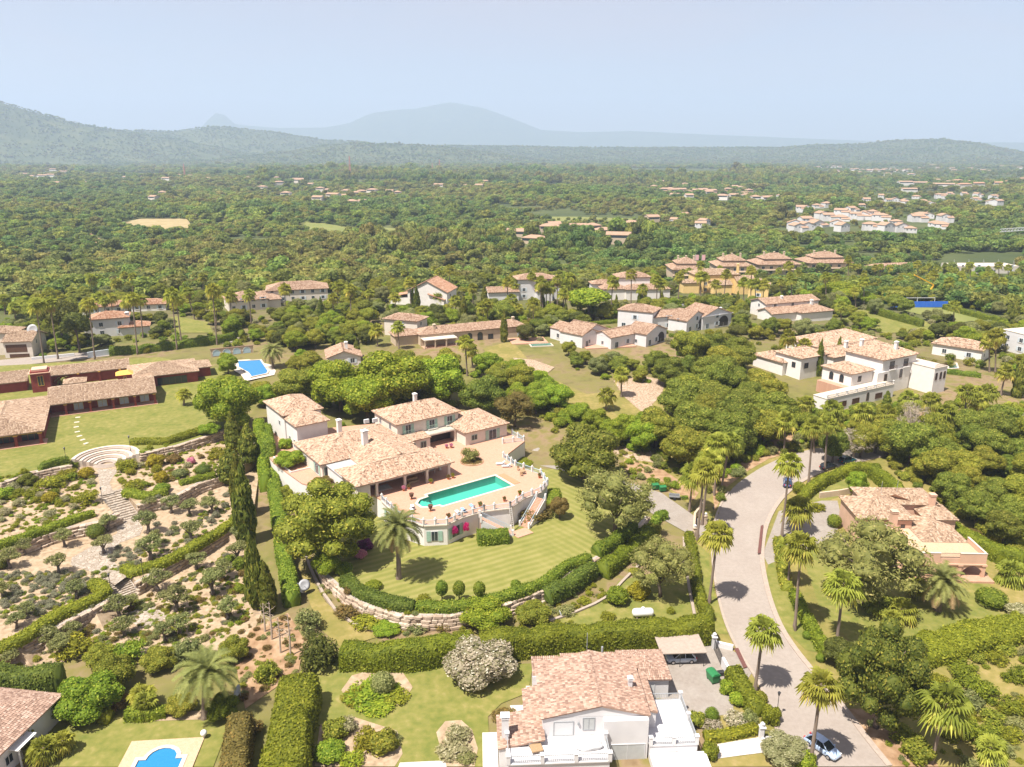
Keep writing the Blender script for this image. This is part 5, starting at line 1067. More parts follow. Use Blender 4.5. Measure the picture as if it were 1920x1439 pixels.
MB().tube([(7.2,13.2,6.0),(7.2,13.2,8.6)], .04, 6).build('aerial', M['grey_metal'], h.t); MB().tube([(9.0,11.4,6),(9.0,11.4,7.6)], .14, 8).build('flue', M['grey_metal'], h.t)
def wloc(x, y, z=0, hh=None):
    hh = hh or WH; c, s_ = math.cos(hh.t.rotation_euler.z), math.sin(hh.t.rotation_euler.z); return Vector((hh.t.location.x+x*c-y*s_, hh.t.location.y+x*s_+y*c, hh.t.location.z+z))
tb = thing('outdoor_sofa', 'grey framed outdoor table with brown cover on the white balcony', 'table', wloc(-1.0,-2.0,3.03), R(15)); MB().box(-.7,-.8,.35,.7,.5,.5).build('top', M['wicker'], tb); MB().box(-.7,.55,0,.7,1.2,.55).build('bench', M['grey_metal'], tb)
for a_ in (-.6,.6):
    for b_ in (-.7,.4): MB().box(a_-.04,b_-.04,0,a_+.04,b_+.04,.35).build('leg', M['grey_metal'], tb)
tp = MB(); tp.ball((0,0,.35), 1.6, .7, .55, 3, .12, 20, 10); o = tp.build('covered_furniture', M['tarp'], None, True); o.location = wloc(5.6,-2.0,3.0); o.rotation_euler = (0,0,R(12)); tag(o, 'white tarpaulin heap covering furniture on the balcony', 'tarpaulin')
# ------------------------------------------------------------------ corner house bottom left
c0 = at(88, 1310, 3.6); DH = House('corner_house', 'white house corner with brown tiled hip roof at the lower left edge', 'house', (c0.x-9.5, c0.y-6.6, .1), R(-8), 'bright_white', 'tile_brown', 1.0); h = DH
dw = h.wing(-8, -3.2, 9.6, 8.2, 3.6, 'hip', .36, .55); h.win(dw, 'r', 2.0, .9, 1.3, 1.3, shut=None)
pg = thing('pergola', 'white slatted pergola frame at the lower left corner', 'pergola', at(20,1439,0)+Vector((0,0,0)), R(-8))
for x in (-3.2, 1.6):
    for y in (0, 2.6): MB().box(x-.08,y-.08,0,x+.08,y+.08,2.6).build('post', M['white_frame'], pg)
MB().box(-3.4,-.1,2.6,1.8,.1,2.8).build('beam', M['white_frame'], pg); MB().box(-3.4,2.5,2.6,1.8,2.7,2.8).build('beam', M['white_frame'], pg)
for k in range(20): MB().box(-3.4,-.3+k*.16,2.82,1.8,-.2+k*.16,2.9).build('slat', M['pergola_slat'], pg)
e0, e1 = at(247,1390,.25), at(383,1382,.25); dr = math.atan2(e1.y-e0.y, e1.x-e0.x); dk = thing('pool_deck', 'sand coloured tiled pool deck on the lower left lawn', 'pool deck', (e0.x, e0.y, gz(e0.x,e0.y)), dr)
RP = [(2.0,-9),(7.4,-9),(7.4,-3.4),(6.55,-3.4),(6.5,-2.7),(6.0,-2.0),(5.3,-1.6),(4.6,-1.5),(3.9,-1.7),(3.3,-2.2),(3.0,-2.8),(2.9,-3.4),(2.0,-3.4)]
slab_hole('paving', [(0,0),(9.0,0),(9.0,-10),(0,-10)], [grow(RP,.2)], -.1, .22, 'deck_tile', dk)
cc, ss = math.cos(dr), math.sin(dr); pool('blue roman-end swimming pool with steps at the bottom left', [(e0.x+x*cc-y*ss, e0.y+x*ss+y*cc) for x, y in RP], gz(e0.x,e0.y)+.24, 'pool_blue')
gl = thing('globe_lamp', 'white globe lamp at corner of the lower left pool deck', 'lamp', (e1.x, e1.y, gz(e1.x,e1.y)+.2)); MB().lathe([(.1,0),(.08,.25)], n=8).build('stem', M['white_frame'], gl); MB().ball((0,0,.62), .42,.42,.42, seg=16, rings=10).build('globe', M['tank_white'], gl, True)
# ------------------------------------------------------------------ red ranch house on the left
A0 = at(87.5, 760.6, 10.2); HA = House('ranch_house', 'long low dark red ranch house with pale tiled roofs around a courtyard', 'house', (A0.x, A0.y, Z_G1), R(26.4), 'red_wall', 'tile_pale', 1.15, 'ochre_trim'); h = HA
hb = h.wing(.4, .4, 25.2, 18, 3.2, 'gx', .24, .4, wy0=3.6); MB().box(.4,.5,2.8,25.2,.8,3.15).build('beam', M['brown_wood'], h.t); h.block(-.5,.0,25.6,3.7,-.4,.08,'terrace_tile','porch_floor')
for x in (4.0, 9.6, 15.0, 20.2, 25.0): h.column(x, .7, 0, 2.85, .5, 'red_wall', 'ochre_trim')
for x in (5.2, 10.8, 16.0, 21.0): h.win(hb, 'f', x, .1, 2.3, 2.3, frame='ochre_trim', pane='pale_door', name='french_window', div=1)
for x in (2.5, 8.9, 14.6): MB().ball((x,3.5,2.4), .12,.12,.14, seg=8, rings=6).build('wall_lamp', M['canvas_white'], h.t)
ha = h.wing(-17, -20.5, .2, 9, 3.2, 'hip', .24, .5, wy0=-17); MB().box(-17,-20.4,2.75,.2,-20.1,3.15).build('beam', M['ochre_trim'], h.t); h.block(-17.5,-21,.8,-17,-.4,.08,'terrace_tile','porch_floor')
for x in (-.3,-5.2,-10.2): h.column(x, -20.2, 0, 2.8, .6, 'red_wall', 'ochre_trim')
for x in (1,7.5,12.5): h.win(ha, 'f', x, .1, 4.0, 2.4, frame='red_wall', div=2, name='glass_door')
hd = h.wing(19.5, 18.2, 37.5, 33, 3.2, 'hip', .26, .5); h.wing(33, 23, 41.5, 31, 2.9, 'hip', .28, .45); h.win(hd, 'f', 7, .1, 8, 2.3, frame='brown_wood', div=4, name='glass_door'); h.win((33,23,41.5,31,3), 'r', 2, .1, 2.4, 2.1, frame='ochre_trim')
h.wing(-1.5, 32, 19.4, 37.5, 3.0, 'shed', .22, .4); h.wing(-22, 30, -7, 37, 2.8, 'shed', .2, .4); h.block(-21,26,-18.8,29.9,-.5,2.4)
for x in (6,11.5,17): h.column(x, 31.6, 0, 3.0, .4, 'red_wall', 'ochre_trim')
tw = (-5.4,26.5,-.8,31,6.2); h.block(-5.4,26.5,-.8,31,-.5,6.0); MB().box(-5.8,26.1,5.4,-.4,31.4,5.6).build('cornice', M['pink_wall'], h.t); MB().box(-5.0,26.9,6.0,-1.2,30.6,6.5).build('parapet', M['pink_wall'], h.t); h.win(tw, 'f', 1.6, 1.8, 1.5, 2.9, frame='ochre_trim')
h.block(16.6,10.5,20.2,13.8,3,6.4); MB().add([(16.2,10.1,6.4),(20.6,10.1,6.4),(20.6,14.2,6.4),(16.2,14.2,6.4),(17.4,11.2,7.1),(19.4,11.2,7.1),(19.4,13,7.1),(17.4,13,7.1)], [(3,2,1,0),(4,5,6,7),(0,1,5,4),(1,2,6,5),(2,3,7,6),(3,0,4,7)]).build('turret_cap', M['ochre_trim'], h.t); h.win((16.6,10.5,20.2,13.8,6), 'f', 1.4, 5.2, .8, .7, frame='ochre_trim')
h.add = None; h.wing(20.3, 10.6, 25, 17.9, 3.6, 'shedl', .12, .1); h.chimney(-13.0, -4, 3.5, 7.4, 1.5, 'red_wall'); h.wing(3, 21.5, 8, 26, 2.8, 'hip', .35, .4, walls=False); h.chimney(-13.5, 14, 3.5, 7.8, 2.2, 'red_wall', 'ochre_trim')
tw_ = thing('arched_wall', 'garden wall with four arched blue tile panels behind the ranch house', 'wall', wloc(44.0,46.2,0,HA), R(26.4-2)); MB().box(0,0,-.5,13.5,.5,2.6).build('wall', M['sand_wall'], tw_); MB().box(-.2,-.15,2.6,13.7,.65,2.75).build('coping', M['tile_pale'], tw_)
for k in range(4):
    x = .6+k*3.2; p = MB(); P = [(x,-.04,.3),(x+2.4,-.04,.3)]+[(x+1.2+1.2*math.cos(math.pi*i/10),-.04,1.1+1.2*math.sin(math.pi*i/10)) for i in range(11)]; p.add(P, [tuple(range(len(P)))]); p.build('tile_panel', M['blue_rail'], tw_)
    f = MB(); f.tube([(x+1.2+1.25*math.cos(math.pi*i/10),-.05,1.1+1.25*math.sin(math.pi*i/10)) for i in range(11)], .09, 5); f.build('arch_trim', M['canvas_white'], tw_)
zz = 6.95; pw_ = [at(*q, zz)[:2] for q in ((446,679),(488,676.5),(502,697),(500,702),(472,708),(466,700),(448,690))]
drape('pool_paving', None, 'coping', .05, xy=grow([tuple(q) for q in pw_], 2.4), z=zz); pool('bright blue swimming pool beside the red ranch house', [tuple(q) for q in pw_], zz+.27, 'pool_blue')
# ------------------------------------------------------------------ salmon pink house on the right
A0 = at(1610.3, 970, 6.5); PK = House('pink_house', 'salmon pink house with grey brown tiled roofs and arched terrace on the right', 'house', (A0.x, A0.y, gz(A0.x,A0.y)+.1), R(-2.3), 'pink_wall', 'tile_pale', 1.1); h = PK
p1 = h.wing(.3, .2, 10, 9.6, 5.4, 'hip', .44, .4); h.wing(4, 6.5, 17.5, 13.5, 5.6, 'hip', .42, .4); p3 = h.wing(9.9, -5.0, 17.4, 5.4, 3.6, 'hip', .34, .3); p4_ = h.wing(13.5, 2, 19, 8, 4.6, 'hip', .35, .35)
h.win(p1, 'f', 1.3, 2.9, 2.4, 1.5, frame='brown_wood', shut=None, div=2); h.win(p1, 'f', 7.7, 3.4, .8, .9, frame='brown_wood')
h.block(4.9,-11,17.8,-4.9,2.6,3.55,name='terrace_slab'); h.block(4.9,-4.8,9.85,.1,-.5,3.55,name='wall'); MB().box(5.1,-10.8,3.55,17.6,-4.95,3.62).build('terrace_floor', M['deck_tile'], h.t)
for x0,y0,x1,y1 in ((4.8,-11.1,10.0,-10.85),(13.4,-11.1,17.9,-10.85),(4.8,-10.85,5.05,-.5),(17.65,-10.85,17.9,-4.9)): MB().box(x0,y0,2.55,x1,y1,4.5).build('parapet', M['pink_wall'], h.t); MB().box(x0-.05,y0-.05,4.5,x1+.05,y1+.05,4.6).build('coping', M['coping'], h.t)
h.rail([(10.0,-10.95,3.6),(13.4,-10.95,3.6)], .9, 'dark_metal'); MB().box(4.7,-11.25,2.35,18.0,-10.8,2.56).build('cornice', M['pink_wall'], h.t)
for x in (5.0,9.3,13.6,17.7): h.column(x,-10.9,-.4,2.4,.55)
for x in (5.0,9.3,13.6):
    f = MB(); n = 12; w_ = 4.3
    pts = [(x+.3+(w_-.6)*i/n, -11.05, 1.0+1.2*math.sin(math.pi*i/n)) for i in range(n+1)]
    for i in range(n): f.add([pts[i], pts[i+1], (pts[i+1][0],-11.05,2.4), (pts[i][0],-11.05,2.4)], [(0,1,2,3)]); f.add([(pts[i][0],-10.7,pts[i][2]),(pts[i+1][0],-10.7,pts[i+1][2]),pts[i+1],pts[i]], [(0,1,2,3)])
    f.build('arch', M['pink_wall'], h.t)
h.block(5.2,-6.2,17.4,-5.0,-.5,2.5,'pink_wall'); h.win((5.2,-6.2,17.4,-5,2.5), 'f', 1.5, .1, 2.6, 2.0, frame='brown_wood'); h.win((5.2,-6.2,17.4,-5,2.5), 'f', 8.0, .1, 2.6, 2.0, frame='brown_wood'); h.block(4.2,-12.6,19,-6.3,-.5,.05,'terrace_tile','porch_floor')
h.chimney(5.3,-2.3,3.0,8.4,1.1); h.chimney(16.2,6.2,5.0,8.0,1.0); MB().box(4.7,-3.2,3.5,6.0,-1.5,5.0).build('chimney_base', M['pink_wall'], h.t)
MB().add([(8.6,8.9,5.9),(12.8,7.0,5.9),(12.8,6.95,6.0),(9.4,6.95,7.4)], [(0,1,2,3)]).build('dormer_wall', M['pink_wall'], h.t)
for x, y in ((7.4,8.6),(10.6,9.0)): MB().tube([(x,y,6.8),(x,y,9.4)], .035, 5).build('aerial', M['grey_metal'], h.t)
# ------------------------------------------------------------------ big white villa on the right
A0 = at(1554.4, 750, 8.5); BW = House('hillside_villa', 'big white villa with brown hip roofs and arched garage level among palms', 'villa', (A0.x, A0.y, 5.0), R(29.8), 'white_wall', 'tile_villa', 1.4, 'brown_wood'); h = BW
b0 = h.wing(.5, 1.0, 29, 5.4, 3.3, 'flat', z0=-2); h.rail([(.7,1.2,3.4),(28.8,1.2,3.4)], .8, 'dark_metal', 'white_wall', 4); bm_ = h.wing(16, 5.6, 25.2, 15.5, 7.0, 'hip', .34, .45); bu = h.wing(27.6, 4.4, 43, 17, 9.8, 'hip', .38, .5); h.block(25.3,4.0,40,7,-1,6.3)
br = h.wing(41, -3, 47, 8, 7.2, 'flat', z0=-2); h.rail([(41.2,-2.8,7.35),(46.8,-2.8,7.35),(46.8,7.8,7.35)], .9, 'brown_wood', None)
bl = h.wing(17.5, 24.5, 29.5, 34.5, 7.0, 'hip', .36, .45, z0=-2); h.wing(16, 30, 24, 42, 4.6, 'hip', .36, .45, z0=-2); bk = h.wing(29, 22, 58, 31, 6.4, 'hip', .36, .5, z0=-2); h.wing(33, 30.5, 60, 44, 7.2, 'hip', .36, .5, z0=-2)
for u in (5.2, 10.6, 20.5): h.win(b0, 'f', u, .1, 3.0, 1.6, frame='brown_wood', pane='brown_wood', arch=False, name='garage_door', div=0)
h.win(b0, 'f', 16.6, .1, 1.1, 1.9, frame='brown_wood', arch=True, name='door')
h.win(bm_, 'f', 2.8, 4.2, 1.5, 1.7, frame='brown_wood'); h.win(bm_, 'l', 2.5, 3.8, 1.4, 1.6, frame='brown_wood', arch=True); h.win(bm_, 'l', 6.0, 3.8, 1.4, 1.6, frame='brown_wood', arch=True)
for u in (3.2, 9.6): h.win(bu, 'f', u, 6.6, 2.1, 2.3, frame='brown_wood', rail='brown_wood', div=3)
for u, a in ((2.0, False), (9.0, True)): h.win((25.3,4.0,40,7,6), 'f', u+1, 3.5, 1.3, 2.1, frame='brown_wood', arch=a)
for u in (.9, 3.0, 4.8): h.win(br, 'f', u-.3, 3.6, 1.0, 1.7, frame='brown_wood', arch=True)
for u in (1.5, 7.0): h.win(bl, 'f', u, 3.6, 1.8, 1.7, frame='brown_wood')
h.win(bl, 'l', 2, 3.6, 1.4, 1.7, frame='brown_wood'); h.win(bl, 'l', 6, .6, 1.2, 1.4, frame='brown_wood')
for u in (4, 7.5, 11, 14.5): h.win(bk, 'f', u, .6, 2.2, 2.6, frame='brown_wood', arch=True)
for x, y, z0, z1 in ((37,7.4,10.5,13.6),(33,16,10.8,13),(38,25,7.2,10)): h.chimney(x,y,z0,z1,.9)
h.block(13.5,5.45,15.9,15,-2,3.25,'terrace_tile','courtyard')
pool('small blue pool behind the big white villa', [at(*q, 5)[:2] for q in ((1622,612),(1652,622),(1640,625),(1616,615))], 5.1, 'pool_blue')
# ------------------------------------------------------------------ middle distance houses
def mid(name, label, a, b, hgt, depth, roof='hip', wall='white_wall', tile='tile_pale', wins=None, extra=(), pitch=.36, ts=1.6, cat='house', group=None, frame='white_frame', over=.5):
    loc, rz, L = frame_px(a, b, hgt); h = House(name, label, cat, loc, rz, wall, tile, ts, frame, group); w = h.wing(0, 0, L, depth, hgt, roof, pitch, over, z0=-4); h.L = L
    n = wins if wins is not None else max(2, int(L/4)); fl = [.9] if hgt < 4.5 else [.9, 3.9]
    for z in fl:
        for k in range(n): h.win(w, 'f', L*(k+.5)/n-.7, z, 1.4, 1.6, shut='pale_door' if (k+n) % 2 else None, sill='coping')
    h.win(w, 'r', depth*.3, fl[-1], 1.1, 1.3); h.win(w, 'l', depth*.4, fl[-1], 1.1, 1.3)
    for e in extra: h.wing(*e[0], **e[1])
    return h
X = lambda *a, **k: (a, dict({'z0': -4}, **k))
h = mid('low_villa', 'long low villa with arched windows and pinkish tiled roof above the slope', (788,629), (986,611), 3.8, 9, tile='tile_pinkish', wall='sand_wall', wins=0, extra=[X(-8,3,1,10,3.4,pitch=.4)], ts=1.4, over=.3)
for u, a in ((17,1),(21,1),(25,0)): h.win((0,0,h.L,9,3.6), 'f', min(u,h.L-3), .1, 2.0, 1.9, frame='brown_wood', arch=bool(a))
h.win((0,0,h.L,9,3.6), 'f', h.L-3.4, .1, 2.4, 2.3, pane='pale_door'); h.chimney(6,3,3.6,6.6,.9); h.chimney(h.L-3,5,3.8,6.4,.9)
pt_ = MB(); pt_.box(0,-4.5,2.7,12,0,2.95); pt_.build('porch_roof', M['coping'], h.t); MB().box(0,-4.4,-.5,12,-.5,.05).build('porch_floor', M['terrace_tile'], h.t)
for x in (.4,4,8,11.6): h.column(x,-4.2,-.5,2.7,.4)
h = mid('cottage_wing', 'cream gabled wing with white end wall left of the long low villa', (614,672), (676,668), 3.0, 11, 'gy', 'white_wall', 'tile_pinkish', wins=2, ts=1.4); h.chimney(h.L*.6,4,3.5,7,.9)
h = mid('tower_house', 'small square white tower house with pyramid roof behind the low villa', (720,598), (782,603), 6.0, 8, wall='cream_wall', tile='tile_pinkish', wins=1)
h = mid('andalusian_villa', 'white villa with many small gabled roofs and arched porch', (1032,614), (1092,630), 4.0, 9, 'gx', 'bright_white', 'tile_pinkish', wins=2, ts=1.4, over=.25)
for a, b, hh, dp, rf, lb in (((1092,630),(1142,617),4.4,10,'gy','white gabled wing with door beside the terrace, second from left'), ((1146,634),(1208,622),4.0,9,'gx','white low wing with vine covered porch in the terraced villa'), ((1212,628),(1250,617),4.4,9,'gy','small white gable with blue arch in the terraced villa'), ((1159,581),(1224,587),7.0,10,'hip','two storey white block rising behind the small gables'), ((1226,596),(1282,592),5.0,9,'gx','tiled white wing between the block and right gables'), ((1288,603),(1326,592),4.6,8,'gy','white gabled bay left of the arched porch'), ((1318,595),(1372,587),5.0,12,'gy','white end wing with large arched porch and chimney')):
    h = mid('villa_wing', lb, a, b, hh, dp, rf, 'bright_white', 'tile_pinkish', wins=1, ts=1.5, over=.3, cat='villa wing')
    if 'arch' in lb: h.win((0,0,h.L,dp,hh), 'f', h.L*.55, .2, h.L*.35, 1.6, arch=True, pane='opening_shade')  # arch filled by a flat dark sheet, the porch shade painted in
    if h.L > 6: h.win((0,0,h.L,dp,hh), 'f', h.L*.12, .2, 1.6, 2.0, frame='pale_door', name='french_window')
    if 'chimney' in lb: h.chimney(h.L*.8,3,4,7,.8); MB().box(-.6,-.3,hh-.1,h.L+.6,0,hh+.2).build('gable_trim', M['bright_white'], h.t)
h = mid('blue_white_house', 'pale blue white two storey house with orange roof behind the ranch house', (170,600), (240,595), 6.8, 9, wall='bright_white', tile='tile_orange', wins=2, extra=[X(9,-1,19,6,3.2,'hip'),X(-3,4,5,11,3.4,'gx')]); h.chimney(12,2,3.2,8.4,1.3,'bright_white'); h.chimney(5,5,6.5,9,.7,'brown_wood')
h = mid('garage_house', 'cream house with brown garage doors at the left edge', (5,642), (58,640), 5.5, 12, 'gx', 'cream_wall', 'tile_pale', wins=0, extra=[X(-8,5,2,13,7.5)], ts=1.4); h.win((0,0,h.L,12,5), 'f', .6, 1.9, h.L-2.2, 2.6, frame='brown_wood', pane='brown_wood', name='garage_door', div=0); h.win((0,0,h.L,12,5), 'f', 1.4, -.9, h.L-2.6, 2.2, frame='brown_wood', pane='brown_wood', name='garage_door', div=0)
ds = MB(); ds.lathe([(.05,0),(1.2,.3),(1.9,.8),(1.2,.36),(.05,.1)], n=16); o = ds.build('satellite_dish', M['dish'], h.t, True); o.location = (h.L-1.0,6,8.0); o.rotation_euler = (R(70),0,R(-10)); MB().tube([(h.L-1,6.2,6),(h.L-1,6.2,8)], .08, 6).build('mast', M['grey_metal'], h.t)
mid('pale_roof_house', 'house with broad pale hip roofs behind the palms on the left', (428,566), (502,560), 4.6, 14, wall='cream_wall', tile='tile_pinkish', extra=[X(10,2,22,12,3.6)])
mid('pale_roof_house', 'larger pale hipped house beside the one with blue pool', (500,546), (614,541), 5.6, 14, wall='cream_wall', tile='tile_pinkish', extra=[X(-7,-3,5,8,3.2)])
mid('orange_roof_house', 'low orange roofed house behind the pale blue house', (150,577), (232,574), 3.2, 10, wall='white_wall', tile='tile_orange'); mid('orange_roof_house', 'far low orange roof left of the pale hipped house', (245,572), (310,570), 3.0, 8, wall='white_wall', tile='tile_orange')
h = mid('gabled_house', 'white house with one long pink sloping roof and grey gable', (764,546), (838,549), 6.5, 14, 'gy', 'white_wall', 'tile_orange', wins=2, extra=[X(-9,2,0,10,3.2,'shedl',pitch=.2),X(10,-1,17,8,3.4,'shedr',pitch=.3)], pitch=.5)
h = mid('tall_white_house', 'tall white two storey house with twin roofs behind two palms', (971,525), (1040,523), 9.4, 10, wall='bright_white', tile='tile_pinkish', wins=3, extra=[X(13,0,21,8,8.8,'hip'),X(8,-6,15,0,4.6,'gy'),X(-14,-2,0,7,4.2,'gx')])
h = mid('tiered_villa', 'white villa with tiered hip roofs, upper block set back', (1160,521), (1219,520), 9.6, 10, wall='white_wall', tile='tile_pinkish', wins=2, extra=[X(2,-7,23,2,5.0),X(-9,-6,3,4,5.2),X(-12,2,1,9,6.4)])
h = mid('yellow_house', 'yellow ochre house with hip roof behind tall palms', (1304,516), (1386,515), 9.0, 11, wall='yellow_wall', tile='tile_pale', wins=2, frame='pale_door', extra=[X(7,-8,16,1,5.2,'gx',pitch=.3),X(-6,-1,2,6,5.2),X(20,-5,29,6,6.2,'gx')]); h.chimney(22,2,6,14,1.0)
mid('yellow_annex', 'yellow low gabled annex right of the yellow house', (1404,534), (1442,536), 6.4, 9, 'gy', 'yellow_wall', 'tile_pale', wins=1, frame='pale_door')
h = mid('white_farm_villa', 'white villa with low gables between lawn and big white villa', (1437,571), (1535,563), 5.6, 10, 'gx', 'white_wall', 'tile_pinkish', wins=3, extra=[X(-4,-9,8,0,3.4,'gx'),X(8,-12,24,-1,3.6),X(16,0,26,8,4)], pitch=.3); h.chimney(10,3,5,8,.9); h.chimney(17,-7,4,7.6,1)
h = mid('pool_house', 'low pool house with tiled roof and open porch right of the big villa', (1750,644), (1842,658), 3.8, 10, 'hip', 'white_wall', 'tile_villa', wins=2)
mid('white_block', 'plain white house block at the right edge by cypresses', (1880,618), (1930,630), 7, 10, 'flat', 'bright_white', wins=2)
# pale apartment blocks with several hip roofs
for i, (a, b, lb) in enumerate((((1262,506),(1322,506),'leftmost pale apartment block with hip roofs and flags'), ((1346,500),(1412,500),'second pale apartment block from the left'), ((1424,497),(1500,496),'pale apartment block with balconies facing forward, third from left'), ((1518,494),(1598,493),'rightmost pale apartment block with long hip roof'))):
    loc, rz, L = frame_px(a, b, 6.5); h = House('apartment_block', lb, 'apartment block', loc, rz, 'sand_wall', 'tile_pinkish', 1.8, 'white_frame', 'pale apartment blocks beyond the palms'); w = h.wing(0,0,L,20,6.5,'hip',.40,.8,z0=-4); h.wing(L*.18,4,L*.82,16,9.5,'hip',.45,.7)
    for z in (.8,3.8):
        for k in range(5): h.win(w, 'f', L*(k+.5)/5-1, z, 2, 1.7)
    MB().box(0,-1.6,3.1,L,-.02,3.3).build('balcony', M['sand_wall'], h.t)
    for k in range(3): h.chimney(L*(.25+.25*k),10,10,13.4,1)
for x, lb in ((1308,'pink flag on pole left of the apartment blocks'),(1296,'second pink flag by the apartment blocks')):
    p = gp(x+6, 512); f = thing('flag', lb, 'flag', p); MB().tube([(0,0,0),(0,0,12)], .08, 6).build('pole', M['white_frame'], f); MB().box(.1,-.02,8,2.2,.02,11.5).build('cloth', M['pink_awning'], f)
mid('low_roof_house', 'single low tiled roof right of the apartment blocks', (1640,506), (1745,502), 3, 14, tile='tile_pinkish', wall='sand_wall', ts=1.8)
c = mid('concrete_frame', 'unfinished flat white building with rooftop scaffold posts at right', (1790,500), (1912,500), 4.5, 16, 'flat', 'concrete', wins=4, cat='building')
for k in range(14): MB().tube([(c.L*k/13,1+(k % 3)*6,4.5),(c.L*k/13,1+(k % 3)*6,7.4)], .09, 5).build('scaffold_post', M['grey_metal'], c.t)
# white village, nearer rows
rg = random.Random(5); VILL = []
for (x0, x1, y0, y1, n, s0) in ((1468,1770,408,438,26,1.0), (1480,1640,390,408,9,.9), (1615,1880,366,388,20,.9), (1250,1330,406,432,4,.8)):
    for k in range(n): VILL.append((x0+(x1-x0)*(k+.5)/n+rg.uniform(-5,5), rg.uniform(y0,y1), s0))
VL = ['small white village house with pale roof among the valley trees']
VILL.sort()
for k, (px, py, s0) in enumerate(VILL):
    p = gp(px, py); L = rg.uniform(9,16)*s0; d = rg.uniform(8,11); hh = rg.choice((4.5,6.5,7))
    FAR_PTS.append((p.x, p.y)); h = House('village_house', '%s, %s counting from the left' % (VL[0], ordinal(k+1)), 'house', p, R(rg.uniform(-35,35)), 'bright_white', 'tile_pinkish', 0, 'white_frame', 'white houses of the valley village'); w = h.wing(0,0,L,d,hh,rg.choice(('hip','gx','gy')),.38,.4,z0=-3)
    if rg.random() < .6: h.wing(L*.6,-3,L*1.2,d*.6,hh-2,'gx',.35,.3,z0=-3)
    for q in range(3): h.win(w, 'f', L*(q+.5)/3-.6, hh-2.2, 1.2, 1.4)
# far scattered houses and towns
def far_house(px, py, L, d, hh, wall, tile, label, group, D=None):
    if D is None: p = gp(px, py)
    else:
        u = (px-W0/2)/FPX; x = u*D; y = D; p = Vector((x, y, float(gzv(np.array([x]), np.array([y]))[0])))
    FAR_PTS.append((p.x, p.y)); h = House('far_house', label, 'house', p, R(rg.uniform(-30,30)), wall, tile, 0, group=group); w = h.wing(-L/2,0,L/2,d,hh,rg.choice(('hip','gx')),.35,.4,z0=-6)
    MB().box(-L/2+1,-.06,hh-2.4,L/2-1,-.03,hh-.9).build('window_band', M['glass'], h.t)
for (x0,x1,y,n,D,L0,wl,tl,lab,grp) in ((35,170,276,9,2550,26,'white_wall','tile_pinkish','white or cream house on the terrace below the left hill','houses below the left hill'), (105,200,312,3,1800,26,'cream_wall','tile_pinkish','pale house above the terraced groves on the left','houses above the terraced groves'), (255,415,285,9,2300,24,'white_wall','tile_pinkish','cream house in the group below the hill crest road','houses below the crest road'), (465,590,298,7,2200,20,'white_wall','tile_pinkish','white house scattered in the wooded slope','houses in the wooded slope'),
    (500,700,318,10,1600,18,'cream_wall','tile_pinkish','cream house half hidden in the left valley trees','houses half hidden in the valley trees'), (815,1010,316,11,1900,22,'cream_wall','tile_pinkish','pale house above the dark tree belt','houses above the dark tree belt'), (1185,1405,321,26,1750,17,'pink_wall','tile_pinkish','pinkish terraced house in the far row right of centre','far row of pinkish houses'), (1545,1690,312,18,2900,26,'white_wall','tile_pinkish','white house of the far hillside hamlet','far hillside hamlet'), (1670,1760,328,7,1900,34,'white_wall','tile_pinkish','long white building on the right plain','long buildings on the right plain'), (1770,1915,330,14,1900,26,'cream_wall','tile_orange','orange roofed house of the far right town','far right town'), (965,1240,424,12,760,17,'sand_wall','tile_pinkish','pale roofed house by the fairway in the middle valley','houses by the fairway'),(1500,1920,300,26,3600,26,'white_wall','tile_pinkish','small white house on the far right hillside','houses on the far right hillside'),(1250,1500,336,10,1400,16,'white_wall','tile_pinkish','white house in the trees below the pinkish row','houses below the pinkish row'),(600,760,330,8,1350,16,'cream_wall','tile_pinkish','cream house among trees left of the dark belt','houses left of the dark belt'),(290,345,290,3,1500,16,'cream_wall','tile_pinkish','lone cream farmhouse in the left valley','farmhouses in the left valley')):
    for k in range(n): far_house(x0+(x1-x0)*(k+.5)/n+rg.uniform(-.4,.4)*(x1-x0)/n, y, L0*rg.uniform(.7,1.3), 12, rg.choice((5,7,8)), wl, tl, '%s, %s from the left' % (lab, ordinal(k+1)), grp, D*rg.uniform(.84,1.18))
# masts, crane
def mast(px, D, ht, label):
    u = (px-W0/2)/FPX; x, y = u*D, D; t = thing('lattice_mast', label, 'mast', (x, y, float(gzv(np.array([x]), np.array([y]))[0]))); m_ = MB(); w = ht*.05
    for i in (-1,1):
        for j in (-1,1): m_.bar((i*w,j*w,0),(i*w*.15,j*w*.15,ht),1.0)
    m_.build('leg_frame', M['pylon_red'], t); b_ = MB()
    for k in range(9):
        z = ht*k/9; f = 1-.85*k/9; g_ = 1-.85*(k+1)/9
        for i, j, i2, j2 in ((-1,-1,1,-1),(1,-1,1,1),(1,1,-1,1),(-1,1,-1,-1)): b_.bar((i*w*f,j*w*f,z),(i2*w*g_,j2*w*g_,z+ht/9),.6)
    b_.build('bracing', M['pylon_red'], t)
mast(667, 2200, 60, 'red lattice mast left of centre on the wooded slope'); mast(829, 2700, 52, 'reddish mast on the ridge near the centre'); mast(816, 2750, 38, 'shorter pale mast beside the ridge mast'); mast(367, 2300, 40, 'thin mast on the slope below the left ridge')
p = gp(1925, 470); cr = thing('crane_jib', 'pale lattice crane jib reaching in from the right edge', 'crane', (p.x+6, p.y, p.z)); zt = zat(p.x, p.y, 432)-p.z; m_ = MB(); m_.tube([(0,0,0),(0,0,zt+6)], 1.0, 6); m_.build('tower', M['white_frame'], cr); j_ = MB(); L = 30
for dz in (0, 2.2): j_.bar((4,0,zt+dz+1.0),(-L,0,zt+dz-1.4),.4)
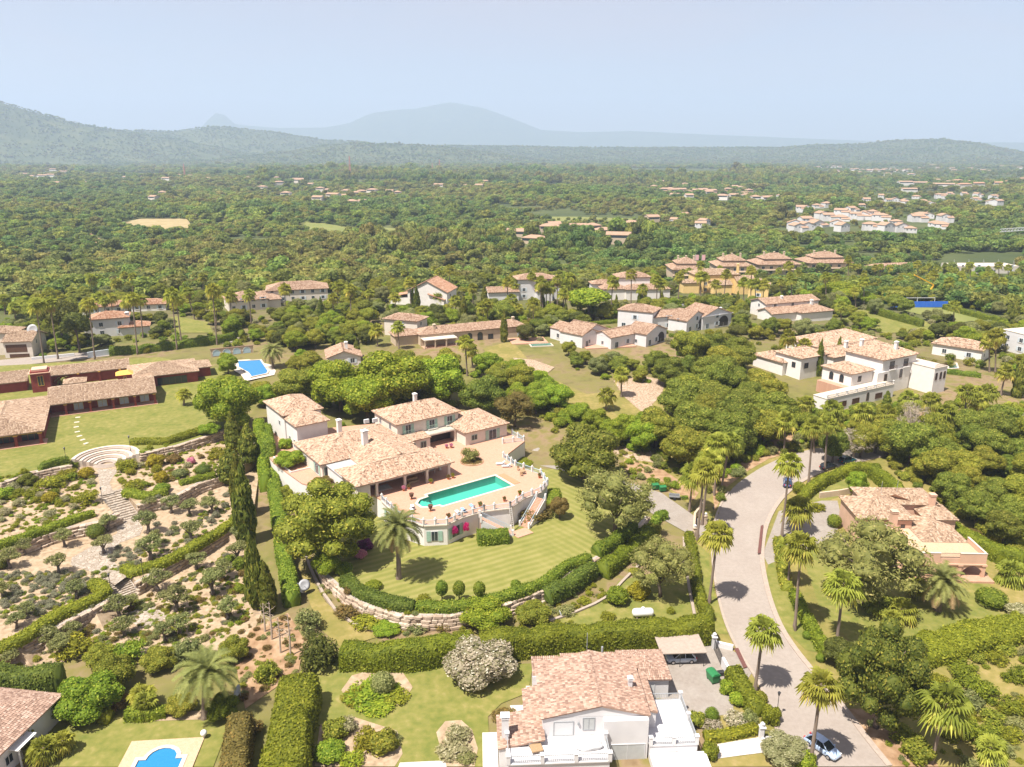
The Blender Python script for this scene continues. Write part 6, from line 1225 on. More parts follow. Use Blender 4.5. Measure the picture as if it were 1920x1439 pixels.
for k in range(14): x0 = 4-(L+4)*k/14; x1 = 4-(L+4)*(k+1)/14; z0_ = zt+1-2.4*k/14; j_.bar((x0,0,z0_),(x1,0,z0_+2.1),.25); j_.bar((x0,0,z0_),(x0,0,z0_+2.2),.25)
j_.build('jib', M['white_frame'], cr)
# ------------------------------------------------------------------ stone walls, steps, paths of the terraced garden
def stone_meshes():
    out = []
    for i in range(6):
        rg = random.Random(500+i); bm = bmesh.new(); bmesh.ops.create_cube(bm, size=1); bmesh.ops.bevel(bm, geom=bm.edges[:], offset=.14, segments=1, affect='EDGES')
        for v_ in bm.verts: v_.co += Vector((rg.uniform(-.07,.07), rg.uniform(-.07,.07), rg.uniform(-.07,.07)))
        me = bpy.data.meshes.new('stone'); bm.to_mesh(me); bm.free(); me.materials.append(M['wall_stone']); out.append(me)
    return out
m, N, K, b = newmat('wall_stone'); oi = N.new('ShaderNodeObjectInfo'); g = N.new('ShaderNodeNewGeometry'); nz = N.new('ShaderNodeTexNoise'); nz.inputs['Scale'].default_value = 2.5; nz.inputs['Detail'].default_value = 6; K.new(g.outputs['Position'], nz.inputs['Vector'])
ad = N.new('ShaderNodeMath'); ad.operation = 'ADD'; K.new(oi.outputs['Random'], ad.inputs[0]); K.new(nz.outputs['Fac'], ad.inputs[1]); r = ramp(N, [(.3,(.30,.215,.15)),(.9,(.47,.37,.28)),(1,(.56,.46,.36))]); hf = N.new('ShaderNodeMath'); hf.operation = 'MULTIPLY'; hf.inputs[1].default_value = .66; K.new(ad.outputs[0], hf.inputs[0]); K.new(hf.outputs[0], r.inputs[0]); K.new(r.outputs[0], b.inputs['Base Color']); b.inputs['Roughness'].default_value = .95
STN = stone_meshes()
def stone_wall(px_pts, ztop, label, zb=None, sl=1.15, sh=.55, skip=(), proud=.25, name='stone_wall'):
    P = [at(a, b_, ztop) for a, b_ in px_pts]; t = thing(name, label, 'wall', (P[0].x, P[0].y, ztop)); rg = random.Random(int(abs(P[0].x)*10)); O = t.location.copy(); n = 0; core = MB()
    for i, (a, b_) in enumerate(zip(P, P[1:])):
        if i in skip: continue
        d = b_-a; L = d.length; d.normalize(); s = Vector((-d.y, d.x, 0)); zg = (zb if zb is not None else min(gz(*(a-s*1.2).xy), gz(*(b_-s*1.2).xy))); H = ztop-zg
        if H < .3: continue
        core.bar(a-O+Vector((0,0,-H/2-.1)), b_-O+Vector((0,0,-H/2-.1)), .5, H+.2)
        rows = max(1, round(H/sh))
        for r_ in range(rows):
            x = rg.uniform(-.4, 0)
            while x < L:
                w = sl*rg.uniform(.6,1.5); hh = H/rows
                if n < 298:
                    o = link('stone', STN[rg.randrange(6)], t); c = a+d*(min(x+w/2, L))-s*(proud+rg.uniform(-.12,.12)+.10*(rows-r_)); o.location = Vector((c.x, c.y, zg+hh*(r_+.5)))-O; o.rotation_euler = (rg.uniform(-.06,.06), rg.uniform(-.05,.05), math.atan2(d.y, d.x)+rg.uniform(-.06,.06)); o.scale = (w*.98, .7*rg.uniform(.8,1.2), hh*rg.uniform(.86,1.04)); n += 1
                x += w
    if core.v: core.build('wall_core', M['stone_grey'], t)
    return t
stone_wall(W3()[1:4]+[(213,1116.5)], Z_G3, 'lower garden retaining wall of pale stones left of the flagstone stairs'); stone_wall([(253,1092.5)]+W3()[4:], Z_G3, 'lower garden retaining wall of pale stones right of the flagstone stairs', sl=1.0)
stone_wall(W2()[1:5]+[(216,963.5)], Z_G2, 'middle garden retaining wall left of the long steps', zb=Z_G3, sl=1.3); stone_wall([(256,947)]+W2()[5:], Z_G2, 'middle garden retaining wall right of the long steps', zb=Z_G3, sl=1.1)
stone_wall(W1()[5:], Z_G1, 'upper garden retaining wall under the ranch house lawn', zb=Z_G2, sl=1.2); stone_wall(W1()[1:4], Z_G1, 'upper left retaining wall behind the yellow shrubs', zb=Z_G2, sl=1.3)
stone_wall(LAWN[0:5], Z_LAWN, 'left part of the curved retaining wall below the striped lawn', sl=1.1, sh=.6); stone_wall(LAWN[4:10], Z_LAWN, 'front part of the curved retaining wall below the striped lawn', sl=1.1, sh=.6); stone_wall(LAWN[9:18], Z_LAWN, 'right part of the curved retaining wall below the striped lawn', sl=1.3, sh=.65)
# flagstone path and steps
def path_poly(P, z): return drape('garden_path', None, 'flagstone', .03, xy=[tuple(at(a, b_, z).xy) for a, b_ in P], z=z)
path_poly([(182,880),(222,880),(205,905),(214,925),(190,930),(186,905)], Z_G2); path_poly([(215,965),(248,960),(268,990),(262,1004),(225,1018),(205,1045),(240,1080),(215,1098),(188,1078),(132,1060),(135,1046),(170,1026),(205,1010),(220,1000)], Z_G3)
path_poly([(232,1140),(262,1118),(312,1142),(318,1156),(290,1172),(262,1178),(245,1165)], gz(*at(275,1150,.3).xy)+.06)
a_, b_ = at(*ST2[0],Z_G2), at(*ST2[1],Z_G2); stair('garden_steps', 'long flight of garden steps between the upper beds', a_.xy, b_.xy, 4.2, Z_G2, Z_G3, 'flagstone')
a_, b_ = at(*ST3[0],Z_G3), at(*ST3[1],Z_G3); stair('garden_steps', 'lower flight of garden steps beside the bright hedge end', a_.xy, b_.xy, 4.4, Z_G3, .55, 'flagstone')
am = thing('round_steps', 'fan of curved stone steps under the ranch house lawn', 'steps', (*AMC, Z_G2), AMR)
for k in range(8):
    r0 = 1.3+.70*k; z1 = (Z_G1-Z_G2)*(k+1)/8; n = 18; P = [(r0*math.cos(math.pi*i/n), r0*1.03*math.sin(math.pi*i/n)) for i in range(n+1)]; r1 = r0+.76; Q = [(r1*math.cos(math.pi*i/n), r1*1.03*math.sin(math.pi*i/n)) for i in range(n, -1, -1)]
    MB().prism(P+Q, -.4, z1+.03).build('step', M['coping' if k % 2 else 'kerb_stone'], am)
for k in range(4): MB().prism([((2.8-.35*k)*math.cos(math.pi*i/14), -(2.0-.45*k)*math.sin(math.pi*i/14)-.02*k) for i in range(15)], -.4, .05+.07*k).build('step', M['kerb_stone'], am)
for i, (a_, b_) in enumerate([(146,783),(144,792),(143,801),(145,810),(149,818),(155,825),(161,832)]):
    p = at(a_, b_, Z_G1); o = MB().box(-.55,-.35,-.1,.55,.35,.05).build('stepping_stone', M['coping']); o.location = (p.x, p.y, Z_G1); o.rotation_euler = (0,0,R(20+8*i)); tag(o, 'pale stepping stone in the ranch house lawn, %s from the porch' % ordinal(i+1), 'stepping stone', 'stepping stones in the ranch house lawn')
def lamp(px, py, label, ht=3.0, z=None):
    p = gp(px, py) if z is None else at(px, py, z); t = thing('lamp_post', label, 'lamp post', p); MB().lathe([(.14,0),(.1,.15),(.05,.3),(.04,ht)], n=8).build('pole', M['dark_metal'], t); MB().lathe([(.10,ht),(.2,ht+.45),(.24,ht+.47),(.05,ht+.65)], n=6).build('lantern', M['dark_metal'], t)
lamp(193,945,'dark lamp post at the head of the long garden steps',z=Z_G2); lamp(209,1112,'dark lamp post beside the lower garden steps',z=Z_G3); lamp(269,1083,'dark lamp post at corner of the lime hedge',z=Z_G3); lamp(125,868,'dark lamp post left of the curved steps',z=Z_G1); lamp(245,845,'dark lamp post right of the curved steps',z=Z_G1)
lamp(1456,1345,'dark street lamp beside the yellow green road hedge',3.4); lamp(1335,985,'dark street lamp by the driveway gate palms',3.4)
# low kerb walls below the lawn
for P, lb in (([(573,1040),(580,1062),(590,1085),(606,1115),(630,1148),(662,1172),(716,1190)], 'thin curved stone kerb left of the lawn wall'), ([(1030,1167),(1075,1152),(1115,1135),(1145,1118),(1165,1095),(1200,1060)], 'thin curved stone kerb right of the lawn wall'), ([(1302,1155),(1292,1105),(1284,1050),(1282,1010)], 'thin pale kerb along the roadside hedge')):
    L_ = pxline(P, 0, 1.2); o = ribbon('garden_kerb', L_, .45, 'kerb_stone', .4, thick=.7, kind=None); tag(o, lb, 'kerb')
# ------------------------------------------------------------------ vehicles and street things
def car(px, py, ang, mat, label, L=4.4, W=1.8, H_=1.55, xyz=None):
    p = xyz or gp(px, py); t = thing('parked_car', label, 'car', (p.x, p.y, p.z+.13), ang); w = W/2
    secs = [(-L/2,.35,.62,w*.80),(-L/2+.12,.25,.78,w*.92),(-L*.30,.22,.92,w),(0,.22,.95,w),(L*.22,.22,.92,w),(L*.36,.25,.86,w*.97),(L/2-.15,.28,.72,w*.88),(L/2,.36,.58,w*.72)]
    b = MB(); vs = []; fs = []
    for x, z0, z1, hw in secs: vs += [(x,-hw*.92,z0),(x,-hw,z0+.22),(x,-hw*.97,z1-.08),(x,-hw*.86,z1),(x,hw*.86,z1),(x,hw*.97,z1-.08),(x,hw,z0+.22),(x,hw*.92,z0)]
    for i in range(len(secs)-1):
        for k in range(8): fs.append((i*8+k, i*8+(k+1) % 8, (i+1)*8+(k+1) % 8, (i+1)*8+k))
    fs += [tuple(range(7,-1,-1)), tuple(range(len(vs)-8, len(vs)))]; b.add(vs, fs); bo = b.build('body', M[mat], t, True)
    c = MB(); gs = [(-L*.44,.90,.90,.74),(-L*.33,.90,H_-.08,.70),(-L*.10,.93,H_,.69),(L*.08,.93,H_-.03,.69),(L*.27,.90,.92,.76)]; vs = []; fs = []
    for x, z0, z1, k in gs: vs += [(x,-w*.88,z0),(x,-w*k,max(z1,z0+.01)),(x,w*k,max(z1,z0+.01)),(x,w*.88,z0)]
    for i in range(len(gs)-1):
        for k in range(3): fs.append((i*4+k, i*4+k+1, (i+1)*4+k+1, (i+1)*4+k))
    c.add(vs, fs); c.build('windows', M['car_glass'], t)
    r_ = MB(); r_.add([(-L*.335,-w*.68,H_-.06),(-L*.10,-w*.67,H_+.015),(L*.085,-w*.67,H_-.015),(L*.085,w*.67,H_-.015),(-L*.10,w*.67,H_+.015),(-L*.335,w*.68,H_-.06)], [(0,1,4,5),(1,2,3,4)]); r_.build('roof', M[mat], t)
    pl = MB()
    for sg in (-1,1):
        for x0, x1 in ((-L*.10,-L*.08),): pl.bar((x0,sg*w*.89,.93),(x0,sg*w*.69,H_),.08,.07)
        pl.bar((L*.27,sg*w*.86,.92),(L*.085,sg*w*.68,H_-.02),.07); pl.bar((-L*.44,sg*w*.84,.9),(-L*.335,sg*w*.69,H_-.06),.12)
    pl.build('pillars', M[mat], t)
    for x in (-L*.31, L*.31):
        for sg in (-1,1):
            y = sg*(w-.10); o = MB().tube([(x,y-.11,.32),(x,y+.11,.32)], .33, 14).build('wheel', M['tyre'], t); MB().tube([(x,y+sg*.08,.32),(x,y+sg*.125,.32)], .2, 10).build('rim', M['rim'], o)
    for sg in (-1,1): MB().box(L/2-.18,sg*w*.62-.16,.6,L/2-.02,sg*w*.62+.16,.74).build('headlight', M['canvas_white'], t); MB().box(-L/2-.02,sg*w*.66-.12,.62,-L/2+.12,sg*w*.66+.12,.82).build('tail_light', M['red_paint'], t); MB().box(L*.2,sg*(w+.08)-.09,.92,L*.24,sg*(w+.08)+.09,1.05).build('mirror', M[mat], t)
q = wloc(21.9,18.0); car(0,0,R(184),'car_silver','silver grey car parked under the carport',xyz=Vector((q.x,q.y,gz(q.x,q.y))))
car(1541,1408,R(-56),'car_white','pale silver car on the road at the bottom right',4.5); car(1476,910,R(70),'car_blue','dark blue car on the road bend facing the camera'); car(1553,880,R(25),'car_black','black car parked under the roadside trees'); car(1588,868,R(22),'car_teal','teal car behind the black car in the tree shade')
cp = thing('carport', 'flat pale carport roof on thin dark posts beside the white house', 'carport', wloc(18.8,16.6), R(2.7)); MB().box(-.3,-.2,2.45,6.4,4.6,2.58).build('canopy', M['kerb_stone'], cp)
for x in (.2,2.6,6.1):
    for y in (0,4.3): MB().tube([(x,y,-.2),(x,y,2.45)], .05, 6).build('post', M['dark_metal'], cp)
def bin_(px, py, label, mat='green_plastic', s=1., ang=.2):
    p = gp(px, py); t = thing('waste_container', label, 'bin', (p.x,p.y,p.z+.1), ang); b = MB(); b.add([(-.62*s,-.4*s,.15*s),(.62*s,-.4*s,.15*s),(.62*s,.4*s,.15*s),(-.62*s,.4*s,.15*s),(-.7*s,-.52*s,1.1*s),(.7*s,-.52*s,1.1*s),(.7*s,.52*s,1.1*s),(-.7*s,.52*s,1.1*s)], [(3,2,1,0),(0,1,5,4),(1,2,6,5),(2,3,7,6),(3,0,4,7),(4,5,6,7)]); b.build('body', M[mat], t)
    MB().add([(-.74*s,-.56*s,1.1*s),(.74*s,-.56*s,1.1*s),(.74*s,.56*s,1.1*s),(-.74*s,.56*s,1.1*s),(-.7*s,-.2*s,1.32*s),(.7*s,-.2*s,1.32*s),(.7*s,.3*s,1.32*s),(-.7*s,.3*s,1.32*s)], [(3,2,1,0),(4,5,6,7),(0,1,5,4),(1,2,6,5),(2,3,7,6),(3,0,4,7)]).build('lid', M[mat], t)
    for x in (-.5,.5):
        for y in (-.35,.35): MB().tube([(x*s,y*s-.04,.1*s),(x*s,y*s+.04,.1*s)], .1*s, 8).build('wheel', M['tyre'], t)
bin_(1336,1278,'green wheeled waste container on the white house drive',ang=1.9,s=1.25); bin_(1351,1268,'small dark bin beside the green container','black_plastic',.6); bin_(1228,918,'green container at the driveway, left one of two'); bin_(1242,922,'green container at the driveway, right one of two')
tr = thing('utility_trailer', 'small dark trailer standing on the driveway', 'trailer', gp(1264,936), R(-10)); MB().box(-1.1,-.6,.55,1.1,.6,.65).build('bed', M['black_plastic'], tr)
for a_ in ((-1.1,-.6,1.1,-.55),(-1.1,.55,1.1,.6),(-1.1,-.55,-1.05,.55),(1.05,-.55,1.1,.55)): MB().box(a_[0],a_[1],.65,a_[2],a_[3],1.05).build('side_board', M['grey_metal'], tr)
for y in (-.7,.7): MB().tube([(0,y-.08,.3),(0,y+.08,.3)], .3, 10).build('wheel', M['tyre'], tr)
MB().bar((1.1,0,.6),(2.2,0,.5),.08).build('drawbar', M['dark_metal'], tr)
tk = thing('gas_tank', 'white cylindrical gas tank on the grass behind the long hedge', 'gas tank', gp(1205,1158), R(3)); MB().tube([(-1.75,0,.95),(-1.6,0,.95),(-1.3,0,.95),(1.3,0,.95),(1.6,0,.95),(1.75,0,.95)], [.2,.52,.68,.68,.52,.2], 16).build('tank', M['tank_white'], tk, True); MB().lathe([(.28,1.55),(.28,1.82),(.1,1.86)], n=10).build('valve_cover', M['tank_white'], tk)
for x in (-1.0,1.0): MB().box(x-.12,-.5,-.1,x+.12,.5,.45).build('saddle', M['kerb_stone'], tk)
def dish(px, py, label, az, s=1.0):
    t = thing('satellite_dish', label, 'satellite dish', gp(px, py), az); MB().tube([(0,0,0),(0,0,1.3*s)], .06, 6).build('mast', M['grey_metal'], t); d_ = MB(); d_.lathe([(.03,0),(.55*s,.1),(.95*s,.32),(.98*s,.34),(.55*s,.16),(.03,.06)], n=18); o = d_.build('reflector', M['dish'], t, True); o.location = (0,-.1,1.5*s); o.rotation_euler = (R(58),0,0); MB().bar((0,-.1,1.3*s),(0,-1.1,1.9*s),.05).build('feed_arm', M['grey_metal'], t)
dish(571,1112,'grey satellite dish facing the lawn behind the trimmed hedge',R(30)); dish(560,1120,'grey satellite dish seen from the side at the hedge end',R(100)); dish(452,1312,'grey satellite dish behind the lower left palm',R(-60),.9)
def gate_pier(px, py, label, ht=2.0, mat='bright_white'):
    t = thing('gate_pier', label, 'gate pier', gp(px, py)); MB().box(-.3,-.3,-.2,.3,.3,ht).build('shaft', M[mat], t); MB().box(-.4,-.4,ht,.4,.4,ht+.12).build('cap', M[mat], t); MB().lathe([(.2,ht+.12),(.26,ht+.5),(.32,ht+.52),(.04,ht+.8)], n=6).build('lantern', M['canvas_white'], t)
gate_pier(1338,1216,'white gate pier with lantern by the end of the long hedge'); gate_pier(1427,1388,'white gate pier with lantern at the lower drive'); gate_pier(1302,1008,'pale gate pier at the villa driveway, left of entrance',mat='sand_wall'); gate_pier(1322,985,'pale gate pier at the villa driveway, right of entrance',mat='sand_wall')
def gate(p0, p1, ht, label):
    a_, b_ = gp(*p0), gp(*p1); d = b_-a_; t = thing('metal_gate', label, 'gate', a_, math.atan2(d.y,d.x)); L = d.xy.length; f = MB()
    for z in (.15, ht): f.bar((0,0,z),(L,0,z),.06)
    for x in (0,L): f.bar((x,0,0),(x,0,ht),.07)
    f.build('frame', M['dark_metal'], t); g_ = MB(); n = int(L/.16)
    for k in range(1,n): g_.bar((L*k/n,0,.15),(L*k/n,0,ht),.025)
    tag(g_.build('bars', M['dark_metal'], t), kind='stuff')
gate((1338,1218),(1352,1250),1.9,'dark barred sliding gate of the white house drive'); gate((1432,1392),(1447,1394),1.8,'small black iron gate at the lower drive')
def lowwall(P, ht, w, mat, label, cap=None):
    L_ = pxline(P, 0, 2.0); o = ribbon('boundary_wall', L_, w, mat, ht, thick=ht+.6, kind=None); return tag(o, label, 'wall')
lowwall([(1354,1250),(1366,1272),(1378,1292)],1.6,.4,'bright_white','white boundary wall with pink flowers beside the drive'); lowwall([(1340,1212),(1374,1220)],.9,.5,'bright_white','low white wall at the drive entrance'); lowwall([(1428,1392),(1465,1388)],.7,.4,'bright_white','low white wall left of the small iron gate'); lowwall([(1300,1010),(1302,975),(1320,950)],1.5,.4,'sand_wall','pale wall at the villa driveway entrance')
lowwall([(980,606),(1060,600),(1150,592),(1240,582),(1330,575)],2.0,.4,'bright_white','long white boundary wall behind the flat topped tree'); lowwall([(1536,935),(1575,930),(1600,925)],1.4,.4,'sand_wall','sand coloured wall behind the pink house drive'); lowwall([(165,672),(230,662)],2.0,.4,'pale_door','pale blue white gate wall beside the back road'); lowwall([(60,676),(140,668)],1.0,.4,'canvas_white','low white wall along the back road')
drape('entrance_grate', [(1376,1219),(1384,1218),(1401,1254),(1394,1256)], 'grate', .27, 2); drape('entrance_grate', [(1426,990),(1431,988),(1426,1042),(1420,1042)], 'grate', .45, 2); drape('white_drive', [(1345,1397),(1436,1382),(1438,1412),(1346,1424)], 'white_pave', .12, 3)
drape('flower_bed', [(640,1296),(660,1268),(707,1255),(755,1262),(774,1290),(755,1320),(705,1338),(660,1326)], 'sandy_soil', .13, 2); drape('flower_bed', [(818,1375),(835,1354),(865,1352),(885,1370),(896,1405),(890,1439),(835,1439)], 'sandy_soil', .13, 2); drape('flower_bed', [(600,1360),(660,1345),(745,1372),(755,1415),(740,1439),(590,1439)], 'sandy_soil', .13, 2); drape('flower_bed', [(232,1345),(330,1338),(420,1330),(425,1350),(330,1352),(240,1356)], 'sandy_soil', .12, 2)
drape('white_paving', [(750,1432),(835,1428),(838,1445),(745,1445)], 'white_pave', .14, 2)
# tennis court and sport pitch at the right
drape('sport_pitch', [(1668,576),(1760,574),(1850,600),(1800,606),(1720,590)], 'golf', .2, 4); drape('tennis_court', [(1830,590),(1890,600),(1870,612),(1815,602)], 'golf', .25, 4)
bl_ = thing('pitch_barrier', 'blue advertising boards with white goal frame beside the sport pitch', 'barrier', gp(1670,577), R(2)); MB().box(0,0,0,26,.3,2.6).build('boards', M['blue_court'], bl_); f_ = MB(); [f_.tube([(x,.5,0),(x,.5,4.2)], .12, 6) for x in (4,12,20)]; f_.tube([(4,.5,4.2),(20,.5,4.2)], .12, 6); f_.build('goal_frame', M['white_frame'], bl_)
cm = thing('cherry_picker', 'yellow folded boom lift behind the sport pitch', 'boom lift', gp(1735,566), R(10)); MB().box(-2,-1,.3,2,1,1.5).build('base', M['yellow_crane'], cm); MB().bar((0,0,1.5),(3,0,8),.6).build('lower_boom', M['yellow_crane'], cm); MB().bar((3,0,8),(-8,0,13),.5).build('upper_boom', M['yellow_crane'], cm)
for x in (-1.3,1.3):
    for y in (-1,1): MB().tube([(x,y-.2,.45),(x,y+.2,.45)], .45, 10).build('wheel', M['tyre'], cm)
fn = thing('green_net', 'green mesh sport fence behind the pitch', 'fence', gp(1655,570), R(3)); MB().box(0,-.03,0,12,.03,5).build('net', M['green_plastic'], fn); [MB().tube([(x,.1,0),(x,.1,5.2)], .07, 6).build('post', M['grey_metal'], fn) for x in (0,4,8,12)]
pool('pale blue pool between palms behind the left villas', [at(*q_, 6)[:2] for q_ in ((472,600),(497,598),(500,606),(478,608))], 6.3, 'pool_blue'); pool('small pool of the pool house on the far right', [at(*q_, 4.6)[:2] for q_ in ((1778,684),(1792,683),(1795,692),(1779,693))], 4.9, 'pool_blue'); pool('tiny turquoise pool behind the yellow annex', [at(*q_, 5)[:2] for q_ in ((1462,536),(1480,534),(1482,540),(1465,542))], 5.6, 'pool_green')
tp_ = thing('pool_patio', 'pink paved patio beside a dark green pool on the slope', 'patio', (*at(958,645,7.4).xy, gz(*at(958,645,7.4).xy)), R(10)); MB().box(0,-2,-3,13,7,.3).build('paving', M['terrace_tile'], tp_); MB().box(6,-6,-4,14,-2.05,.1).build('pool_shell', M['coping'], tp_); MB().box(6.4,-5.6,.1,13.6,-2.4,.14).build('water', M['pool_dark'], tp_)
tq = thing('patio', 'pink paved patio in front of the small white gables', 'patio', (*at(1105,655,7.3).xy, gz(*at(1105,655,7.3).xy)), R(12)); MB().box(-1,0,-3,17,8,.3).build('paving', M['terrace_tile'], tq)
# ------------------------------------------------------------------ planting: fan palms
def PALMS(L, pre, group=None, rad=None):
    for bx, by, tx, ty, w in L: palm('fan', bx, by, tx, ty, pre % w, group, rad=rad)
PALMS([(1329,1133,1346,1000,'by the roadside hedge left of the road'),(1415,1297,1432,1180,'at the driveway hedge of the white house'),(1519,1436,1540,1285,'at bottom of the road over the pale car'),(1490,1183,1502,1022,'right of the road, tallest on the grass verge'),(1478,1101,1483,1024,'right of the road behind the tallest verge palm'),(1465,1009,1481,868,'at the pink house drive, trunk crossing the road'),(1494,1000,1498,952,'short one beside the pink house drive'),(1568,1211,1582,1095,'in the pink house lawn'),(1516,906,1524,800,'left one of the pair over the parked cars'),(1546,885,1552,794,'right one of the pair over the parked cars'),(1745,1432,1775,1318,'at the lower right on the dry slope'),
 (1307,1013,1321,880,'at the villa gate, front trunk'),(1316,985,1330,862,'at the villa gate, middle trunk'),(1339,930,1346,830,'behind the villa gate beside the road'),(1352,920,1368,826,'behind the villa gate, right crown'),(1292,960,1300,890,'short one at the villa gate'),
 (1416,828,1416,780,'on the wooded slope left of the road bend'),(1470,850,1472,790,'in the trees above the road bend'),(1505,800,1512,755,'below the garage level, leftmost'),(1526,850,1526,796,'below the garage level, low crown'),(1554,835,1561,768,'below the garage level, long trunk'),(1615,820,1619,772,'below the arched garage doors'),(1663,822,1664,776,'beside the grey bare tree, left'),(1703,790,1704,746,'in front of the right terrace wing'),(1745,800,1745,750,'right of the grey bare tree'),(1772,808,1776,772,'over the round green bushes'),(1806,800,1814,734,'right cluster, tall left trunk'),(1830,790,1833,748,'right cluster, middle'),(1848,780,1852,734,'right cluster, right'),(1876,742,1886,698,'beside the cypress at right edge'),(1886,806,1892,768,'by the road at the right edge'),(1855,698,1855,640,'thick one beside the pool house, left head'),(1866,700,1868,628,'thick one beside the pool house, right head'),(1476,690,1478,632,'in front of the left wing of the big white villa'),(1508,692,1509,645,'second before the left wing of the big white villa'),(1577,612,1577,574,'between villa roofs and lawn'),(1788,612,1789,572,'at corner of the sport pitch'),(1745,562,1751,515,'tall one behind the sport pitch'),
 (964,562,966,533,'left of the tall white house'),(998,562,997,518,'before the tall white house, first'),(1014,592,1014,527,'before the tall white house, second'),(1045,592,1045,524,'before the tall white house, third'),(1061,588,1060,533,'right of the tall white house'),(1000,622,1000,568,'low one right of the long low villa'),(1145,588,1149,527,'left of the tiered villa'),(1183,572,1184,513,'before the tiered villa'),(1231,578,1232,524,'right of the tiered villa, left trunk'),(1238,578,1238,530,'right of the tiered villa, right trunk'),(1271,578,1274,518,'between tiered villa and yellow house'),(1313,576,1314,517,'before the yellow house, left of pair'),(1319,576,1321,519,'before the yellow house, right of pair'),(1357,564,1362,514,'before the middle of the yellow house'),(1394,577,1395,529,'right of the yellow house chimney'),(1430,572,1432,533,'right of the yellow annex'),
 (83,685,67,570,'over the back road at far left'),(109,674,93,567,'over the back road, second from left'),(178,674,166,567,'over the back road, third from left'),(258,665,248,558,'over the back road, fourth from left'),(268,634,262,561,'in the garden of the pale blue house'),(332,656,322,552,'over the back road hedge, left of pair'),(340,640,330,561,'over the back road hedge, right of pair'),(407,647,398,543,'over the tiled garden wall, tallest'),(365,600,351,546,'behind the small lawn'),(471,606,467,552,'beside the pale blue pool'),(535,598,534,541,'before the larger pale hipped house'),(211,590,208,558,'behind the pale blue house'),(771,580,768,528,'left of the house with long pink roof'),(658,602,657,542,'among trees left of the pink roofed house'),(822,575,821,556,'before the grey gable'),(708,650,706,618,'at the square tower house, left'),(748,655,746,612,'at the square tower house, right'),(876,705,872,640,'thick cluster before the low villa porch, left'),(886,690,884,655,'thick cluster before the low villa porch, right'),(1165,745,1165,700,'alone on the bare slope'),(1136,770,1138,740,'low one on the green slope')], 'fan palm %s')
for i, (a_, b_, c_) in enumerate([(120,560,20),(10,560,30),(30,575,36),(140,548,22)]): palm('fan', a_, b_+c_, a_-3, b_, 'fan palm among dark trees at the far left edge, %s from the left' % ordinal((3,1,2,4)[i]), 'fan palms at the far left edge')
rg = random.Random(11); PX_ = sorted(rg.uniform(1590,1915) for _ in range(30))+sorted(rg.uniform(560,1500) for _ in range(30))
for k in range(60):
    a_ = PX_[k]; y = rg.uniform(502,530) if k < 30 else rg.uniform(508,522); palm('fan', a_, y+rg.uniform(14,24), a_, y-6, ('distant fan palm in the belt behind the %s villas, %s from the left' % (('right', ordinal(k+1)) if k < 30 else ('middle', ordinal(k-29)))), 'distant palms on the right' if k < 30 else 'distant palms in the middle', rad=2.0)
palm('date', 748, 1085, 746, 992, 'large date palm with dry fronds on the striped lawn', rad=5.2, var=0); palm('date', 384, 1347, 386, 1262, 'large date palm at the lower left behind the pool deck', rad=4.6, var=1, trunk_w=1.1); palm('date', 1757, 1145, 1767, 1092, 'date palm with broad crown before the pink house arches', rad=5.0, var=0, trunk_w=1.3); palm('date', 935, 722, 934, 700, 'low date palm on the slope above the villa roof', rad=4.2, var=1); palm('date', 512, 690, 510, 658, 'date palm beside the ranch house pool', rad=4.5, var=0); palm('date', 118, 720, 118, 712, 'low date palm inside the ranch house courtyard', rad=3.2, var=1)
for a_, b_, s, lb in ((267,1325,1.7,'bushy fan palm beside the big green shrub'),(272,1340,1.5,'lower yellow fan palm in front of the bushy one'),(45,1410,1.6,'fan palm at the corner house wall, left'),(82,1425,1.7,'yellow fan palm at the corner house wall, right'),(118,1412,1.4,'fan palm nearest the lawn at the corner house'),(1648,1152,1.9,'spiky yucca clump under the grey green tree'),(1690,1165,1.9,'spiky yucca clump right of the grey green tree'),(1672,1180,1.6,'low yucca below the grey green tree'),(1897,1095,2.4,'silvery blue fan palm at the right edge'),(1720,1120,1.6,'small yucca left of the date palm'),(1858,1425,1.8,'small fan palm on the lower right slope'),(420,690,1.5,'low palm by the ranch house terrace, left'),(345,760,1.6,'fan palm beside the ranch house porch end')): palm('fan', a_, b_, a_, b_-22, lb, rad=s*1.15, skirt=False)
# ------------------------------------------------------------------ planting: named trees
T = tpx
T('bigoak',617,908,1052,188,'big round olive green tree left of the pool terrace',mat='leaf_mid'); T('oak',1095,800,900,132,'dense dark oak right of the terrace balustrade'); T('airy',1152,882,1002,152,'wide grey green willow like tree beside the lawn')
T('airy',1238,1012,1120,125,'feathery light green tree inside the roadside hedge',mat='leaf_weep'); T('oak',1049,932,972,36,'small clipped tree alone on the striped lawn',mat='leaf_rust'); T('airy',1622,985,1135,200,'broad grey green tree before the pink house',mat='leaf_weep'); T('bigoak',1642,1172,1365,165,'tall dark conifer at the roadside lower right',mat='leaf_dark'); T('oak',1580,1205,1250,80,'dark low branch mass left of the tall conifer',mat='leaf_caso')
T('oak',432,706,815,118,'big bright green tree at end of the ranch house lawn',mat='leaf_bright'); T('oak',640,672,770,120,'bright green tree behind the guest house',mat='leaf_bright'); T('oak',735,662,775,150,'bright green spreading tree behind the villa',mat='leaf_bright'); T('oak',826,668,760,110,'bright green tree behind right part of the villa roof',mat='leaf_bright'); T('oak',560,690,760,90,'green tree behind the guest house roof',mat='leaf_mid'); T('oak',905,705,775,90,'dark green tree right behind the villa'); T('oak',690,700,790,110,'bright green tree between guest house and villa',mat='leaf_bright')
